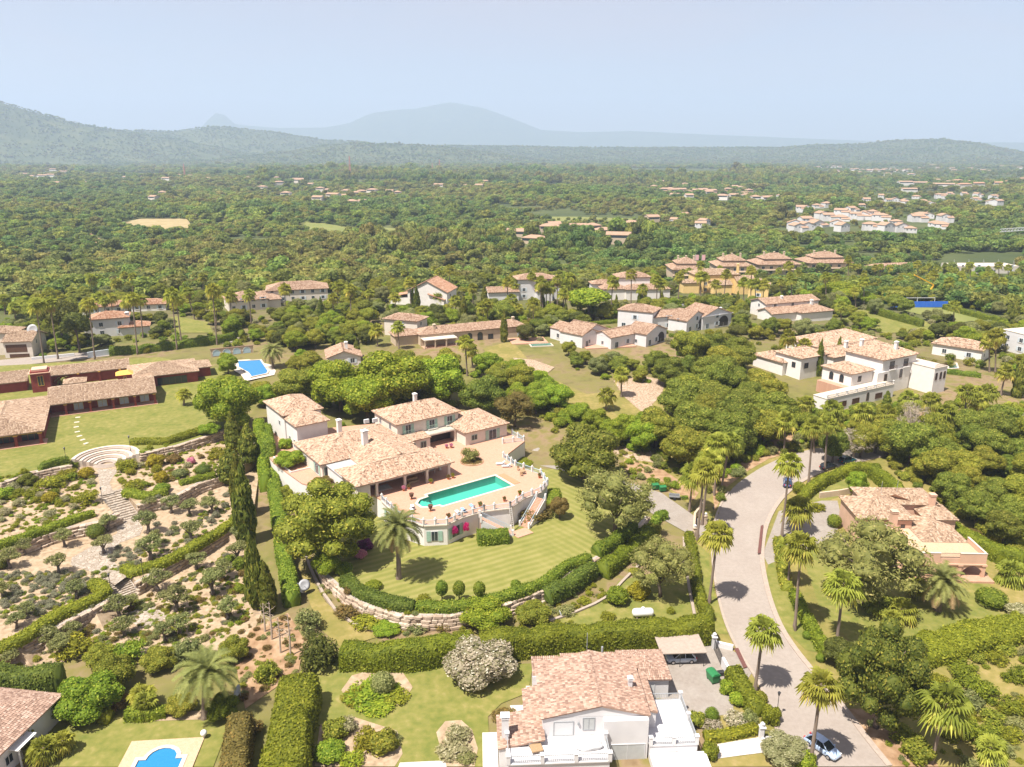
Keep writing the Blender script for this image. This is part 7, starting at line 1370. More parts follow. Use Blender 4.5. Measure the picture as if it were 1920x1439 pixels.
T('airy',965,735,800,80,'brownish loose tree right of the villa roof',mat='leaf_rust'); T('pine',1103,540,600,84,'flat topped bright green tree before the white wall',mat='leaf_bright'); T('oak',940,565,612,70,'rounded dark tree beside the low villa roof'); T('bare',1705,752,842,66,'grey bare twiggy tree on the right',mat='twig_grey'); T('bare',1600,806,858,70,'grey leafless shrubby tree by the parked cars',mat='twig_grey'); T('airy',1850,545,575,50,'pale lilac flowering tree at the right',mat='leaf_lilac')
T('oak',1560,806,868,54,'dark tree over the parked cars, left'); T('oak',1612,800,858,54,'dark tree over the parked cars, right',mat='leaf_mid'); T('oak',1640,790,850,60,'olive green tree by the dirt track',mat='leaf_mid'); T('oak',1570,530,570,84,'flat bright green tree behind the lawn',mat='leaf_bright'); T('pine',120,560,650,70,'dark tree left of the pale blue house',mat='leaf_caso'); T('pine',150,585,662,56,'yellow green tree beside the pale blue house',mat='leaf_caso'); T('oak',1605,885,930,44,'leafy green tree on the lawn behind the pink house',mat='leaf_bright'); T('ball' if False else 'oak',1640,597,612,18,'small clipped tree on the lawn behind the white villa',mat='hedge_green'); T('oak',309,600,622,24,'round clipped tree beside the pale blue house',mat='hedge_green'); T('oak',1640,560,590,30,'grey bushy tree at lawn corner',mat='leaf_olive')
for x, y0, y1, w, lb in ((463,880,1018,44,'tall dark cypress beside the terraced garden, front'),(452,860,960,36,'tall dark cypress behind the front one'),(484,1010,1140,42,'tall dark cypress near the dead trees'),(505,1060,1150,34,'dark cypress right of the dead trees'),(440,778,850,34,'cypress at corner of the ranch house lawn'),(470,800,880,40,'cypress beside the villa boundary, upper'),(435,846,905,52,'broad dark cypress clump in upper garden'),(870,560,612,20,'slim cypress above the low villa roof, left'),(945,585,642,15,'slim cypress before the low villa terrace'),(908,540,572,14,'slim cypress behind the long low villa'),(670,638,672,14,'short cypress beside the cottage wing'),(782,540,585,14,'slim cypress at the pink roofed house'),(1297,508,545,12,'slim cypress left of the yellow house'),(1533,640,705,16,'slim cypress before the big white villa, left'),(1569,635,690,14,'slim cypress before the big white villa, right'),(1660,735,770,18,'small cypress at the garage level'),(1908,670,745,26,'tall cypress at the right edge, near'),(1900,565,610,18,'tall cypress at the right edge, far'),(1890,570,608,14,'slim cypress left of the far right one'),(603,560,600,13,'slim cypress among the left palms'),(1207,545,570,12,'clipped cypress before the tiered villa'),(1240,548,572,10,'second clipped cypress before the tiered villa'),(1848,790,850,22,'cypress below the right palm cluster')):
    T('cypress',x,y0,y1,w,lb,name='cypress',cat='cypress')
dt_ = lambda px, py, ht, lb: (lambda t: [MB().tube([(0,0,-.2),(.1,.05,ht*.5),(.05,.1,ht)],[.16,.12,.05],7).build('trunk',M['dead_wood'],t), [MB().tube([(.1*z_/ht,.05,z_),(math.cos(a)*ln*.6,math.sin(a)*ln*.6,z_+.3),(math.cos(a)*ln,math.sin(a)*ln,z_+random.uniform(-.2,.7))],[.05,.03,.01],5).build('branch',M['dead_wood'],t) for z_, a, ln in [(ht*(.45+.5*k/12),k*2.4,random.uniform(.8,1.9)*(1.15-k/14)) for k in range(13)]]])(thing('dead_tree',lb,'dead tree',gp(px,py)))
dt_(545,1230,7,'bare dead tree with whitish branches at the hedge end'); dt_(510,1200,6.5,'bare leaning dead trunk beside the cypress'); dt_(526,1225,6,'bare dead trunk between the two others'); dt_(497,1185,5,'thin bare dead trunk in the red earth')
# ------------------------------------------------------------------ scattered trees and shrubs
EXC = []
def noplant(px_poly): EXC.append([tuple(gp(a, b_).xy) for a, b_ in px_poly])
for P in (rl+rr[::-1], [(1010,840),(1110,880),(1240,925),(1335,985),(1335,1020),(1225,965),(1120,905),(985,850)], [(1000,640),(1040,690),(1170,720),(1250,720),(1260,810),(1180,825),(1060,760),(920,660)], [(1585,600),(1600,582),(1660,582),(1730,600),(1760,620),(1660,626)], [(1660,572),(1760,570),(1890,598),(1870,614),(1720,595)], [(-40,705),(170,672),(470,632),(300,645),(-40,690)], [(310,600),(330,594),(400,605),(400,625),(330,625)]): noplant(P)
noplant([(385,660),(470,650),(520,660),(520,715),(440,720),(425,690)]); FOOT = []
for o in list(COL.objects):
    if o.name.split('.')[0] == 'wall' and o.parent is not None and o.parent.get('category') in ('house','villa','villa wing','apartment block','building'):
        pr = o.parent; c, s_ = math.cos(pr.rotation_euler.z), math.sin(pr.rotation_euler.z); xs = [v_.co.x for v_ in o.data.vertices]; ys = [v_.co.y for v_ in o.data.vertices]; e = 1.6
        FOOT.append((pr.location.x, pr.location.y, c, s_, min(xs)-e, min(ys)-e, max(xs)+e, max(ys)+e))
def free(x, y, r=0.0):
    for ox, oy, c, s_, x0, y0, x1, y1 in FOOT:
        dx, dy = x-ox, y-oy; u, v_ = dx*c+dy*s_, -dx*s_+dy*c
        if x0-r < u < x1+r and y0-r < v_ < y1+r: return False
    return not any(inpoly(x, y, P) for P in EXC)
FBOX = []
for ox, oy, c, s_, x0, y0, x1, y1 in FOOT:
    e = 1.6; cs = [(x0+e, y0+e), (x1-e, y0+e), (x1-e, y1-e), (x0+e, y1-e)]; W_ = [(ox+u*c-v_*s_, oy+u*s_+v_*c) for u, v_ in cs]; zb = gz(sum(q[0] for q in W_)/4, sum(q[1] for q in W_)/4)
    P_ = [proj(*q, zb+zz) for q in W_ for zz in (.3, 4.2)]; FBOX.append((min(q[0] for q in P_), min(q[1] for q in P_), max(q[0] for q in P_), max(q[1] for q in P_), max(q[1] for q in P_)))
FBOX += [(1590,584,1740,622,0),(1660,570,1890,610,0),(440,674,512,712,0),(468,596,504,609,0),(310,594,400,625,0),(955,640,1030,660,0),(1080,640,1210,664,0),(170,648,300,668,0),(300,640,465,654,0),(390,650,465,668,0),(1755,670,1835,695,0)]
def hides(x, y, z, h, w):                                   # would the crown cover the front of a house seen from here?
    px, pyb = proj(x, y, z); _, pyt = proj(x, y, z+h); hw = .42*w*FPX/(y*CT+(CAMZ-z)*ST)
    for X0, Y0, X1, Y1, _ in FBOX:
        if pyb > Y1-2 and pyt < Y0+(Y1-Y0)*.72 and px+hw > X0 and px-hw < X1: return True
    return False
MASS = []                                                   # what is too small to be picked out singly: (kind, x, y, z, w, h, material)
def scatter(kind, poly, n, w0, w1, label, group, mats, hr=(.7,1.0), name='tree', cat='tree', shrub=False, tries=8, mind=.55, seed=1, avoid=True, ind=None):
    rg = random.Random(seed); xs = [p[0] for p in poly]; ys = [p[1] for p in poly]; pts = []
    for k in range(n):
        for _ in range(tries):
            a, b_ = rg.uniform(min(xs), max(xs)), rg.uniform(min(ys), max(ys))
            if not inpoly(a, b_, poly): continue
            p = gp(a, b_); w = rg.uniform(w0, w1); h = w*rg.uniform(*hr)
            if not free(p.x, p.y, w*.3) or any((p.x-q[0])**2+(p.y-q[1])**2 < (mind*(w+q[2])/1.4)**2 for q in pts): continue
            if avoid and hides(p.x, p.y, p.z, h, w): continue
            pts.append((p.x, p.y, w, h, p.z, rg.choice(mats))); break
    pts.sort(key=lambda q: -q[2]/math.hypot(q[0], q[1]))
    lim = len(pts) if ind is None else min(ind, len(pts)); rank = {k: j+1 for j, k in enumerate(sorted(range(lim), key=lambda k: proj(pts[k][0], pts[k][1], pts[k][4])[0]))}
    for k, (x, y, w, h, z, mt) in enumerate(pts):
        if k < lim: (bush if shrub else tree)(kind, x, y, w, h, label if lim > 46 else '%s, %s from the left' % (label, ordinal(rank[k])), group, mt, name=name, cat=cat, z=z)
        else: MASS.append((kind, x, y, z, w, h, mt))
def build_mass():
    kinds = sorted({(q[0], q[6]) for q in MASS}); ms = []; base = {}
    for kd, mt in kinds:
        base[(kd, mt)] = len(ms)
        for c in PR[kd][:3]:
            m2 = (c[0] if isinstance(c, tuple) else c).copy(); m2.materials[0] = M[mt]; ms.append(m2)
    rg = np.random.default_rng(9); n = len(MASS); rot = np.zeros((n, 3)); rot[:, 2] = rg.uniform(0, 6.28, n)
    points_instances('garden_greenery', [(q[1], q[2], q[3]-.1) for q in MASS], rot, [(q[4], q[4], q[5]) for q in MASS], [base[(q[0], q[6])]+int(rg.integers(0, min(3, len(PR[q[0]])))) for q in MASS], ms, 'mass of small garden trees and shrubs between the villas', 'greenery')
SC = scatter
SC('oak', [(1180,700),(1270,655),(1330,675),(1430,680),(1470,730),(1480,800),(1430,850),(1340,900),(1240,880),(1190,830),(1270,810),(1260,740)], 44, 8, 13, 'rounded dark oak on the wooded slope left of the road bend', 'oaks on the slope left of the road bend', ['leaf_oak','leaf_oak','leaf_mid'], seed=2, mind=.40, tries=14)
SC('oak', [(1000,690),(1060,720),(1130,770),(1240,830),(1200,850),(1120,835),(1050,800),(960,770),(930,720)], 26, 6, 10, 'green tree on the slope between villa and bare ground', 'trees between villa and bare slope', ['leaf_mid','leaf_bright','leaf_bright'], seed=3, mind=.42, ind=None)
SC('oak', [(1030,660),(1090,670),(1180,690),(1240,705),(1180,730),(1100,722),(1040,700)], 20, 4.5, 7.5, 'grey green tree below the pink paved patios', 'trees below the pink patios', ['leaf_oak','leaf_olive','leaf_mid'], seed=4, mind=.42, ind=None)
SC('oak', [(1640,820),(1720,850),(1850,800),(1940,830),(1940,1060),(1880,1030),(1790,960),(1680,890)], 46, 7, 12, 'round oak in the dense scrub right of the pink house', 'oaks in the scrub right of the pink house', ['leaf_oak','leaf_mid','leaf_oak'], seed=5, mind=.40, avoid=False)
SC('oak', [(1480,790),(1640,780),(1660,810),(1600,835),(1500,845)], 12, 5, 8, 'tree between the road bend and the garage level', 'trees below the garage level', ['leaf_oak','leaf_mid'], seed=6, ind=None)
SC('oak', [(560,680),(900,690),(960,720),(900,760),(700,760),(600,740)], 14, 7, 10, 'bright green tree in the grove behind the villa', 'grove behind the villa', ['leaf_bright','leaf_mid'], seed=7, mind=.45, ind=None)
SC('oak', [(400,690),(560,640),(600,690),(520,740),(480,790),(440,800)], 16, 5, 8, 'leafy tree between ranch house pool and guest house', 'trees by the ranch house pool', ['leaf_mid','leaf_bright','leaf_oak'], seed=8, ind=None)
for i, (poly, n, lb, gr) in enumerate([([(0,545),(420,545),(480,560),(480,630),(300,640),(0,670)], 170, 'leafy tree in the gardens along the back road', 'trees along the back road'), ([(420,540),(760,530),(760,640),(560,660),(480,640)], 170, 'leafy tree among the left middle gardens', 'trees in the left middle gardens'), ([(740,540),(1150,520),(1160,600),(1000,640),(840,640),(740,620)], 170, 'leafy tree among the centre gardens', 'trees in the centre gardens'), ([(1140,520),(1560,510),(1580,590),(1440,640),(1380,640),(1160,600)], 190, 'leafy tree among the right middle gardens', 'trees in the right middle gardens'), ([(1560,515),(1930,505),(1930,700),(1800,650),(1600,640),(1500,640)], 240, 'leafy tree among the far right gardens', 'trees in the far right gardens')]):
    SC('oak', poly, n, 4.5, 8.5, lb, gr, ['leaf_mid','leaf_oak','leaf_bright','leaf_mid','leaf_olive','leaf_caso'], (.65,1.0), seed=20+i, mind=.36, ind=22)
SC('loose', [(0,545),(1930,525),(1930,700),(1440,660),(1000,640),(480,650),(0,680)], 900, 2, 4, 'green shrub in the villa gardens of the middle distance', 'garden shrubs in the middle distance', ['leaf_bright','hedge_green','leaf_mid','leaf_yellow','leaf_blossom'], (.6,.9), 'shrub', 'shrub', True, seed=40, mind=.35, ind=40)
SC('loose', [(960,690),(1270,690),(1340,900),(1300,950),(1060,850)], 70, 1.5, 3, 'low scrub bush on the bare slope', 'scrub on the bare slope', ['leaf_olive','leaf_mid','leaf_bright'], (.5,.8), 'shrub', 'shrub', True, seed=41, avoid=False, ind=30)
SC('loose', [(1340,860),(1500,820),(1640,830),(1560,835),(1440,865),(1380,910),(1345,960),(1320,960)], 40, 1.5, 3, 'bush on the outer verge of the road bend', 'bushes on the outer road verge', ['leaf_olive','leaf_mid','leaf_oak'], (.6,.9), 'shrub', 'shrub', True, seed=42, avoid=False)
SC('loose', [(1700,1200),(1930,1170),(1930,1439),(1780,1439),(1740,1300)], 48, 2, 4.5, 'yellow green scrub bush on the lower right slope', 'scrub on the lower right slope', ['hedge_lime','leaf_mid','leaf_yellow','leaf_olive'], (.4,.7), 'shrub', 'shrub', True, seed=43, avoid=False, mind=.4, ind=45)
SC('loose', [(1560,770),(1930,760),(1930,820),(1700,830)], 50, 2, 3.5, 'green shrub under the palms of the right hillside', 'shrubs under the right hillside palms', ['hedge_green','leaf_mid','leaf_bright'], (.6,.9), 'shrub', 'shrub', True, seed=44, avoid=False, ind=40)
# ------------------------------------------------------------------ terraced garden planting
G = lambda x, y: (x/3.2, 800+y/3.2)
OLV = sorted([(60,850,130),(355,880,120),(625,760,120),(650,625,110),(905,800,150),(935,720,100),(1150,690,130),(890,640,140),(1030,520,110),(1140,530,110),(1270,520,110),(150,770,110),(390,720,110),(460,1030,120),(20,1030,110),(100,1210,110),(165,1150,120),(720,1145,150),(1180,860,120),(1280,1010,160),(950,990,150),(1060,1110,180),(1370,1160,140),(1340,920,140),(1440,700,120),(1430,810,130),(750,1255,140),(1080,1250,140),(990,1290,130),(300,1310,150),(370,1370,140),(440,1225,120),(60,1385,120),(790,1090,90),(900,500,90)])
CNT = {}
for i, (x, y, w) in enumerate(OLV):
    px, py = G(x, y); p = gp(px, py); w_ = w/3.2/FPX*(p.y*CT+(CAMZ-p.z)*ST); up_ = 'above the lower stone wall' if p.z > 2 else 'below the lower stone wall'
    tree('olive', p.x, p.y, w_*1.25, w_*random.uniform(.95,1.1), 'grey green olive tree %s, %s from the left' % (up_, ordinal(CNT.setdefault(up_, 0)+1)), 'olive trees %s' % up_, z=p.z, name='olive_tree', cat='olive tree'); CNT[up_] += 1
SC('loose', [G(*q) for q in ((0,880),(540,870),(560,990),(300,1120),(0,1190))], 60, .9, 1.7, 'grey lavender cushion in the left lower bed', 'lavender in the left lower bed', ['leaf_grey'], (.55,.8), 'lavender_bush', 'lavender', True, seed=50, mind=.4, avoid=False, ind=46)
SC('loose', [G(*q) for q in ((590,720),(880,740),(850,830),(700,850))], 16, .9, 1.6, 'grey lavender cushion beside the flagstone path', 'lavender beside the flagstone path', ['leaf_grey'], (.55,.8), 'lavender_bush', 'lavender', True, seed=51, mind=.4, avoid=False)
SC('loose', [G(*q) for q in ((820,480),(1400,380),(1400,560),(1060,740),(900,680))], 40, .8, 1.9, 'grey green cushion shrub in the right middle bed', 'cushion shrubs in the right middle bed', ['leaf_grey','leaf_olive','leaf_grey'], (.5,.8), 'cushion_shrub', 'shrub', True, seed=52, mind=.4, avoid=False)
SC('loose', [G(*q) for q in ((0,1380),(450,1160),(880,1020),(1440,720),(1500,1150),(1300,1300),(700,1330),(200,1420))], 110, .6, 1.6, 'small dry shrub in the sandy lowest bed', 'small shrubs in the lowest garden bed', ['leaf_olive','leaf_grey','leaf_mid','leaf_rust'], (.5,.8), 'small_shrub', 'shrub', True, seed=53, mind=.4, avoid=False, ind=44)
SC('loose', [G(*q) for q in ((0,330),(560,300),(600,480),(300,600),(0,640))], 34, 1.2, 2.8, 'yellowish shrub in the upper left bed', 'yellowish shrubs in the upper left bed', ['leaf_yellow','leaf_blossom','hedge_lime'], (.55,.8), 'shrub', 'shrub', True, seed=54, mind=.4, avoid=False)
SC('loose', [G(*q) for q in ((700,170),(1350,90),(1380,280),(1000,330),(760,420),(700,300))], 30, 1.2, 2.6, 'yellowish shrub in the upper right bed', 'yellowish shrubs in the upper right bed', ['leaf_yellow','leaf_blossom','hedge_lime','leaf_rust'], (.55,.8), 'shrub', 'shrub', True, seed=55, mind=.4, avoid=False)
for poly, n, mats, sd in ((((0,880),(540,870),(900,700),(1400,420),(1420,560),(1000,780),(560,990),(300,1120),(0,1190)), 420, ['leaf_grey','leaf_olive','leaf_mid','leaf_bright'], 60), (((0,1380),(450,1160),(880,1020),(1440,720),(1560,1100),(1300,1300),(700,1330),(200,1420)), 520, ['leaf_olive','leaf_mid','leaf_bright','leaf_yellow'], 61), (((0,320),(560,300),(600,480),(300,600),(0,650)), 240, ['leaf_yellow','leaf_bright','leaf_mid'], 62), (((700,170),(1350,90),(1380,280),(1000,330),(760,420),(700,300)), 220, ['leaf_yellow','leaf_bright','leaf_mid'], 63)):
    SC('loose', [G(*q) for q in poly], n, .4, 1.3, 'tuft', None, mats, (.4,.7), seed=sd, mind=.3, avoid=False, shrub=True, ind=0)
for poly, n, mats, sd in ((((930,690),(1010,700),(1100,740),(1250,720),(1300,860),(1330,920),(1230,905),(1050,800)), 220, ['leaf_olive','leaf_mid','leaf_yellow'], 64), (((1290,1000),(1340,960),(1420,880),(1560,830),(1740,800),(1760,830),(1600,850)), 160, ['leaf_olive','leaf_mid','leaf_oak'], 65), (((1560,1240),(1700,1210),(1920,1200),(1920,1439),(1700,1439),(1600,1330)), 110, ['leaf_yellow','leaf_olive','hedge_lime'], 66), (((560,1060),(640,1160),(720,1195),(1030,1190),(1150,1130),(1110,1060),(1010,1120),(840,1165),(700,1140)), 150, ['leaf_olive','leaf_yellow','leaf_mid'], 67), (((440,1160),(560,1150),(640,1230),(560,1260),(440,1330)), 110, ['leaf_olive','leaf_rust','leaf_mid'], 68)):
    SC('loose', list(poly), n, .4, 1.5, 'tuft', None, mats, (.4,.7), seed=sd, mind=.3, avoid=False, shrub=True, ind=0)
for poly, n, mats, sd in ((((1180,700),(1270,660),(1430,680),(1480,800),(1430,860),(1340,905),(1240,885),(1190,830),(1270,810)), 170, ['leaf_oak','leaf_mid','leaf_bright'], 70), (((1640,825),(1720,850),(1850,800),(1940,830),(1940,1060),(1880,1030),(1790,960),(1680,890)), 200, ['leaf_oak','leaf_mid','leaf_mid'], 71), (((940,700),(1100,740),(1240,830),(1200,850),(1050,800),(930,740)), 130, ['leaf_mid','leaf_bright','leaf_bright'], 72), (((560,690),(900,690),(960,720),(900,770),(700,770),(560,760)), 90, ['leaf_mid','leaf_bright'], 73), (((1480,770),(1660,760),(1930,760),(1930,800),(1700,830),(1500,845)), 130, ['leaf_oak','leaf_mid','leaf_bright'], 74)):
    SC('bush', list(poly), n, 1.8, 4.0, 'understorey', None, mats, (.5,.85), seed=sd, mind=.28, shrub=True, ind=0)
def B(kind, x, y, w, h, lb, mat, f=G, **k): px, py = f(x, y); return bpx(kind, px, py, w/(3.2 if f is G else 1), h, lb, mat=mat, **k)
I_ = lambda x, y: (x, y)
for x, y, w, h, lb, mt in ((305,455,95,2.6,'golden round shrub in the upper left bed','leaf_gold'),(522,305,95,2.6,'golden shrub beside the curved steps','leaf_gold'),(320,360,170,2.6,'large yellow green shrub left of the golden one','leaf_yellow'),(400,280,120,2.2,'yellow green shrub under the hedge near the lamp','leaf_yellow'),(525,460,140,2.8,'yellow green shrub at head of the long steps','leaf_yellow'),(210,420,95,2.2,'green shrub left of the golden round shrub','leaf_yellow'),(160,350,130,2.6,'dark shrub in the upper left bed','leaf_oak'),(30,430,110,2.4,'green shrub at left edge of the upper bed','leaf_bright'),(450,240,80,1.8,'dark green shrub beside the curved steps','hedge_green'),(765,260,130,2.8,'green yellow shrub right of the curved steps','leaf_yellow'),(935,235,110,2.8,'golden small tree in the upper right bed','leaf_gold'),(1045,215,90,2.0,'brownish purple shrub in the upper right bed','leaf_rust'),(1150,225,50,1.8,'pink flowering shrub in the upper right bed','flower_pink'),(970,330,90,2.4,'golden shrub over the green one','leaf_gold'),(975,390,100,2.0,'green shrub at the middle wall','hedge_green'),(800,385,130,2.2,'pale yellow shrub right of the long steps','leaf_yellow'),(1080,300,90,2.0,'olive coloured shrub in the upper right bed','leaf_olive'),(1330,180,160,2.4,'yellow green shrub below the upper wall end','leaf_yellow'),(1260,40,140,2.6,'bright shrub at the right end of the upper wall','leaf_bright'),(1390,600,40,1.2,'small green ball at the middle wall end','hedge_green'),(1440,990,70,1.6,'bright green ball shrub beside the cypress','hedge_lime'),(1375,810,60,1.4,'dark green ball in the lowest bed','hedge_green'),(1440,850,90,2.2,'green bush beside the cypress row','hedge_green'),(660,490,60,1.0,'purple flowering cushion by the steps','flower_purple'),(500,980,70,1.4,'silvery round shrub by the lime hedge end','leaf_grey'),(20,850,70,1.8,'dark shrub at the left edge of the middle bed','leaf_dark')): B('loose' if mt in ('leaf_yellow','leaf_blossom') else 'bush', x, y, w, h, lb, mt)
B('ball', 578, 660, 105, 2.4, 'dark green clipped ball below the middle wall', 'hedge_dark'); B('ball', 1222, 285, 95, 2.2, 'dark green clipped block in the upper right bed', 'hedge_dark')
hedge([G(*q) for q in ((205,235),(300,205),(410,180))],1.6,1.3,'hedge_green','low green hedge left of the curved steps'); hedge([G(*q) for q in ((790,105),(1000,70),(1120,35),(1220,0))],2.0,1.3,'hedge_lime','bright green hedge along the upper wall'); hedge([G(*q) for q in ((-60,715),(0,690),(130,645),(280,595),(420,545),(560,500))],1.8,1.2,'hedge_lime','bright green hedge along the middle wall, left part'); hedge([G(*q) for q in ((760,425),(880,400),(1000,370))],2.0,1.2,'hedge_lime','bright green hedge on the middle wall by the steps'); hedge([G(*q) for q in ((1075,325),(1180,300),(1290,280))],1.6,1.0,'hedge_lime','bright green hedge at the right end of the middle wall')
hedge([G(*q) for q in ((740,825),(800,850),(870,865),(960,820),(1050,765),(1180,690),(1300,620),(1420,565))],2.0,1.2,'hedge_lime','lime hedge along the lower wall, right part'); hedge([G(*q) for q in ((-60,1330),(0,1300),(110,1255),(200,1205),(330,1115),(450,1060),(560,1010),(630,975),(600,940),(545,925))],2.2,1.2,'hedge_lime','lime hedge along the lower wall, left part')
hedge([(497,800),(503,840),(508,870),(515,915),(522,960),(530,1010),(538,1060),(546,1108)],2.6,3.0,'hedge_green','long tall trimmed hedge between garden and villa'); hedge([(485,790),(490,840),(496,890)],2.2,4.0,'leaf_bright','leafy bright green tree hedge left of the guest house')
# ------------------------------------------------------------------ around the striped lawn
hedge([(648,1078),(668,1096),(700,1112),(735,1122),(775,1127)],2.2,1.5,'hedge_dark','dark hedge at left rim of the striped lawn'); hedge([(780,1130),(840,1132),(900,1122),(960,1108),(1020,1086),(1070,1062),(1105,1040)],1.9,1.2,'hedge_green','low hedge along the front rim of the striped lawn'); hedge([(1118,1026),(1150,1008),(1185,990)],2.2,1.7,'hedge_green','hedge block at right rim of the striped lawn'); hedge([(1025,1112),(1060,1096),(1100,1070),(1112,1062)],2.4,2.2,'hedge_dark','dark hedge hanging over the lawn wall',z=1.2); hedge([(1130,1058),(1160,1036),(1190,1012),(1218,985)],2.6,2.6,'hedge_lime','bright hedge beside the sandy path right of the lawn'); hedge([(1218,985),(1235,962),(1250,960)],1.6,1.4,'hedge_green','short hedge near the villa driveway')
for i, x in enumerate((829,861,899)): T('standard',x,1090+i*1,1128,22,('left','middle','right')[i]+' one of three clipped standard trees on the lawn rim',mat='hedge_green',name='clipped_tree')
bpx('bush',967,1102,20,1.6,'dark clipped bush at end of the low lawn hedge',mat='hedge_green')
for x, y, w, h, lb, mt in ((613,1075,58,4.5,'tall green bush at left corner of the lawn','leaf_bright'),(645,1075,36,2.2,'rounded green bush beside the left lawn corner','hedge_green'),(700,1103,34,1.4,'yellow green bush behind the lawn hedge','hedge_lime'),(795,1128,30,1.4,'yellow flowering bush on the lawn rim','leaf_yellow'),(676,1045,26,1.6,'pink hydrangea bush by the big round tree','flower_pink'),(684,1030,34,2.0,'purple leaved bush behind the pink hydrangea','flower_purple'),(655,1130,20,1.2,'orange flowering plant at the lawn wall','leaf_rust'),(655,1150,60,1.4,'rusty ground shrub below the lawn wall','leaf_rust'),(690,1168,70,1.4,'yellow orange shrub below the lawn wall','leaf_yellow'),(725,1182,60,1.2,'bright green shrub below the front wall','leaf_bright'),(785,1178,50,1.4,'green tuft at foot of the front wall','leaf_olive'),(830,1175,40,1.6,'dry brown shrub at the wall foot','leaf_rust'),(910,1170,100,4.2,'big leafy fig bush over the lawn wall','leaf_bright'),(1000,1165,70,3.2,'leafy dark bush right of the fig bush','leaf_mid'),(1060,1150,40,1.4,'low shrub above the right kerb','leaf_olive'),(1095,1130,30,1.0,'small grass tuft in the sandy bed','leaf_yellow'),(1157,1132,42,3.6,'tall yellow green rounded bush by the gas tank lawn','hedge_lime'),(1197,1118,46,2.4,'golden yellow bush right of the tall rounded one','leaf_gold'),(1140,1160,30,1.2,'yellow bush at the long hedge','leaf_yellow'),(1258,1150,18,1.2,'small yellow flowering plant near the gas tank','leaf_yellow'),(1195,1080,20,.9,'small shrub in the sandy bed','leaf_olive'),(1190,1075,24,1.0,'spiky green plant in the sandy bed','leaf_mid'),(1225,1000,30,2.0,'agave like green clump by the driveway','leaf_mid'),(1010,942,60,2.6,'dark shrub below the right stair, upper','leaf_rust'),(995,975,55,2.6,'dark shrub below the right stair, lower','leaf_rust'),(970,860,60,.9,'oval clipped green bed beside the balustrade','hedge_lime')):
    bpx('loose' if mt in ('leaf_rust','leaf_olive','leaf_yellow') else 'bush', x, y, w, h, lb, mat=mt)
q = vw(1.6,-9.6); q2 = vw(6.8,-12.2); hedge(None,2.6,2.4,'hedge_green','dense clipped shrub block before the terrace wall',line=[Vector((q[0]+(q2[0]-q[0])*k/4, q[1]+(q2[1]-q[1])*k/4, Z_LAWN)) for k in range(5)])
q = vw(21.4,-7.2); q2 = vw(24.6,-3.4); hedge(None,2.8,2.6,'hedge_green','dark green shrub mass under the curved balustrade',line=[Vector((q[0]+(q2[0]-q[0])*k/4, q[1]+(q2[1]-q[1])*k/4, Z_LAWN)) for k in range(5)])
for f_, lb in ((-1.7,'magenta bougainvillea climbing the terrace wall, left'),(.9,'magenta bougainvillea climbing the terrace wall, right')):
    q = vw(f_,-7.2 if f_ < 0 else -6.9); bush('loose', q[0], q[1], 1.3, 1.9, lb, mat='flower_magenta', z=Z_LAWN+(1.9 if f_ < 0 else 1.6), name='bougainvillea', cat='bougainvillea')
for (a_, b_, w, h, lb, mt) in ((535,840,26,2.4,'bright green bush by the guest house side','leaf_bright'),(545,895,60,3.4,'green bush below the side terrace','leaf_bright'),(530,905,40,2.6,'green bush left of the side terrace','leaf_mid'),(570,930,50,2.4,'pale green bush below the side terrace corner','leaf_olive'),(605,910,40,1.8,'dry looking shrub by the side windows','leaf_rust'),(640,800,16,1.4,'bright green shrub in the small inner court','leaf_bright')): bpx('bush', a_, b_, w, h, lb, mat=mt)
# ------------------------------------------------------------------ foreground gardens
hedge([(640,1203),(700,1206),(760,1207),(800,1200),(835,1192),(880,1190)],3.2,4.0,'hedge_lime','tall lime conifer hedge behind the white house garden, left part',size=.16); hedge([(900,1192),(940,1188),(1000,1180),(1060,1172),(1130,1170),(1200,1168),(1270,1166),(1332,1158)],3.2,3.9,'hedge_lime','tall lime conifer hedge behind the white house, right part',size=.16); hedge([(1334,1148),(1318,1125),(1308,1090),(1303,1050),(1296,1012),(1292,992)],1.5,2.0,'hedge_lime','narrow lime hedge along the left roadside')
hedge([(560,1262),(552,1300),(542,1350),(532,1400),(522,1460)],5.2,4.4,'hedge_lime','broad feathery lime hedge left of the white house garden',size=.2,wav=.08); hedge([(448,1335),(442,1380),(434,1460)],3.0,3.6,'leaf_rust','rusty flowering hedge left of the broad lime hedge'); hedge([(-30,1252),(50,1250),(108,1252)],3.0,4.2,'hedge_dark','dark tall hedge behind the corner house'); hedge([(186,1334),(206,1336)],1.6,1.4,'leaf_yellow','short yellow hedge block left'); hedge([(236,1330),(270,1330),(310,1324)],1.6,1.5,'hedge_lime','yellow green hedge before the bushy fan palm')
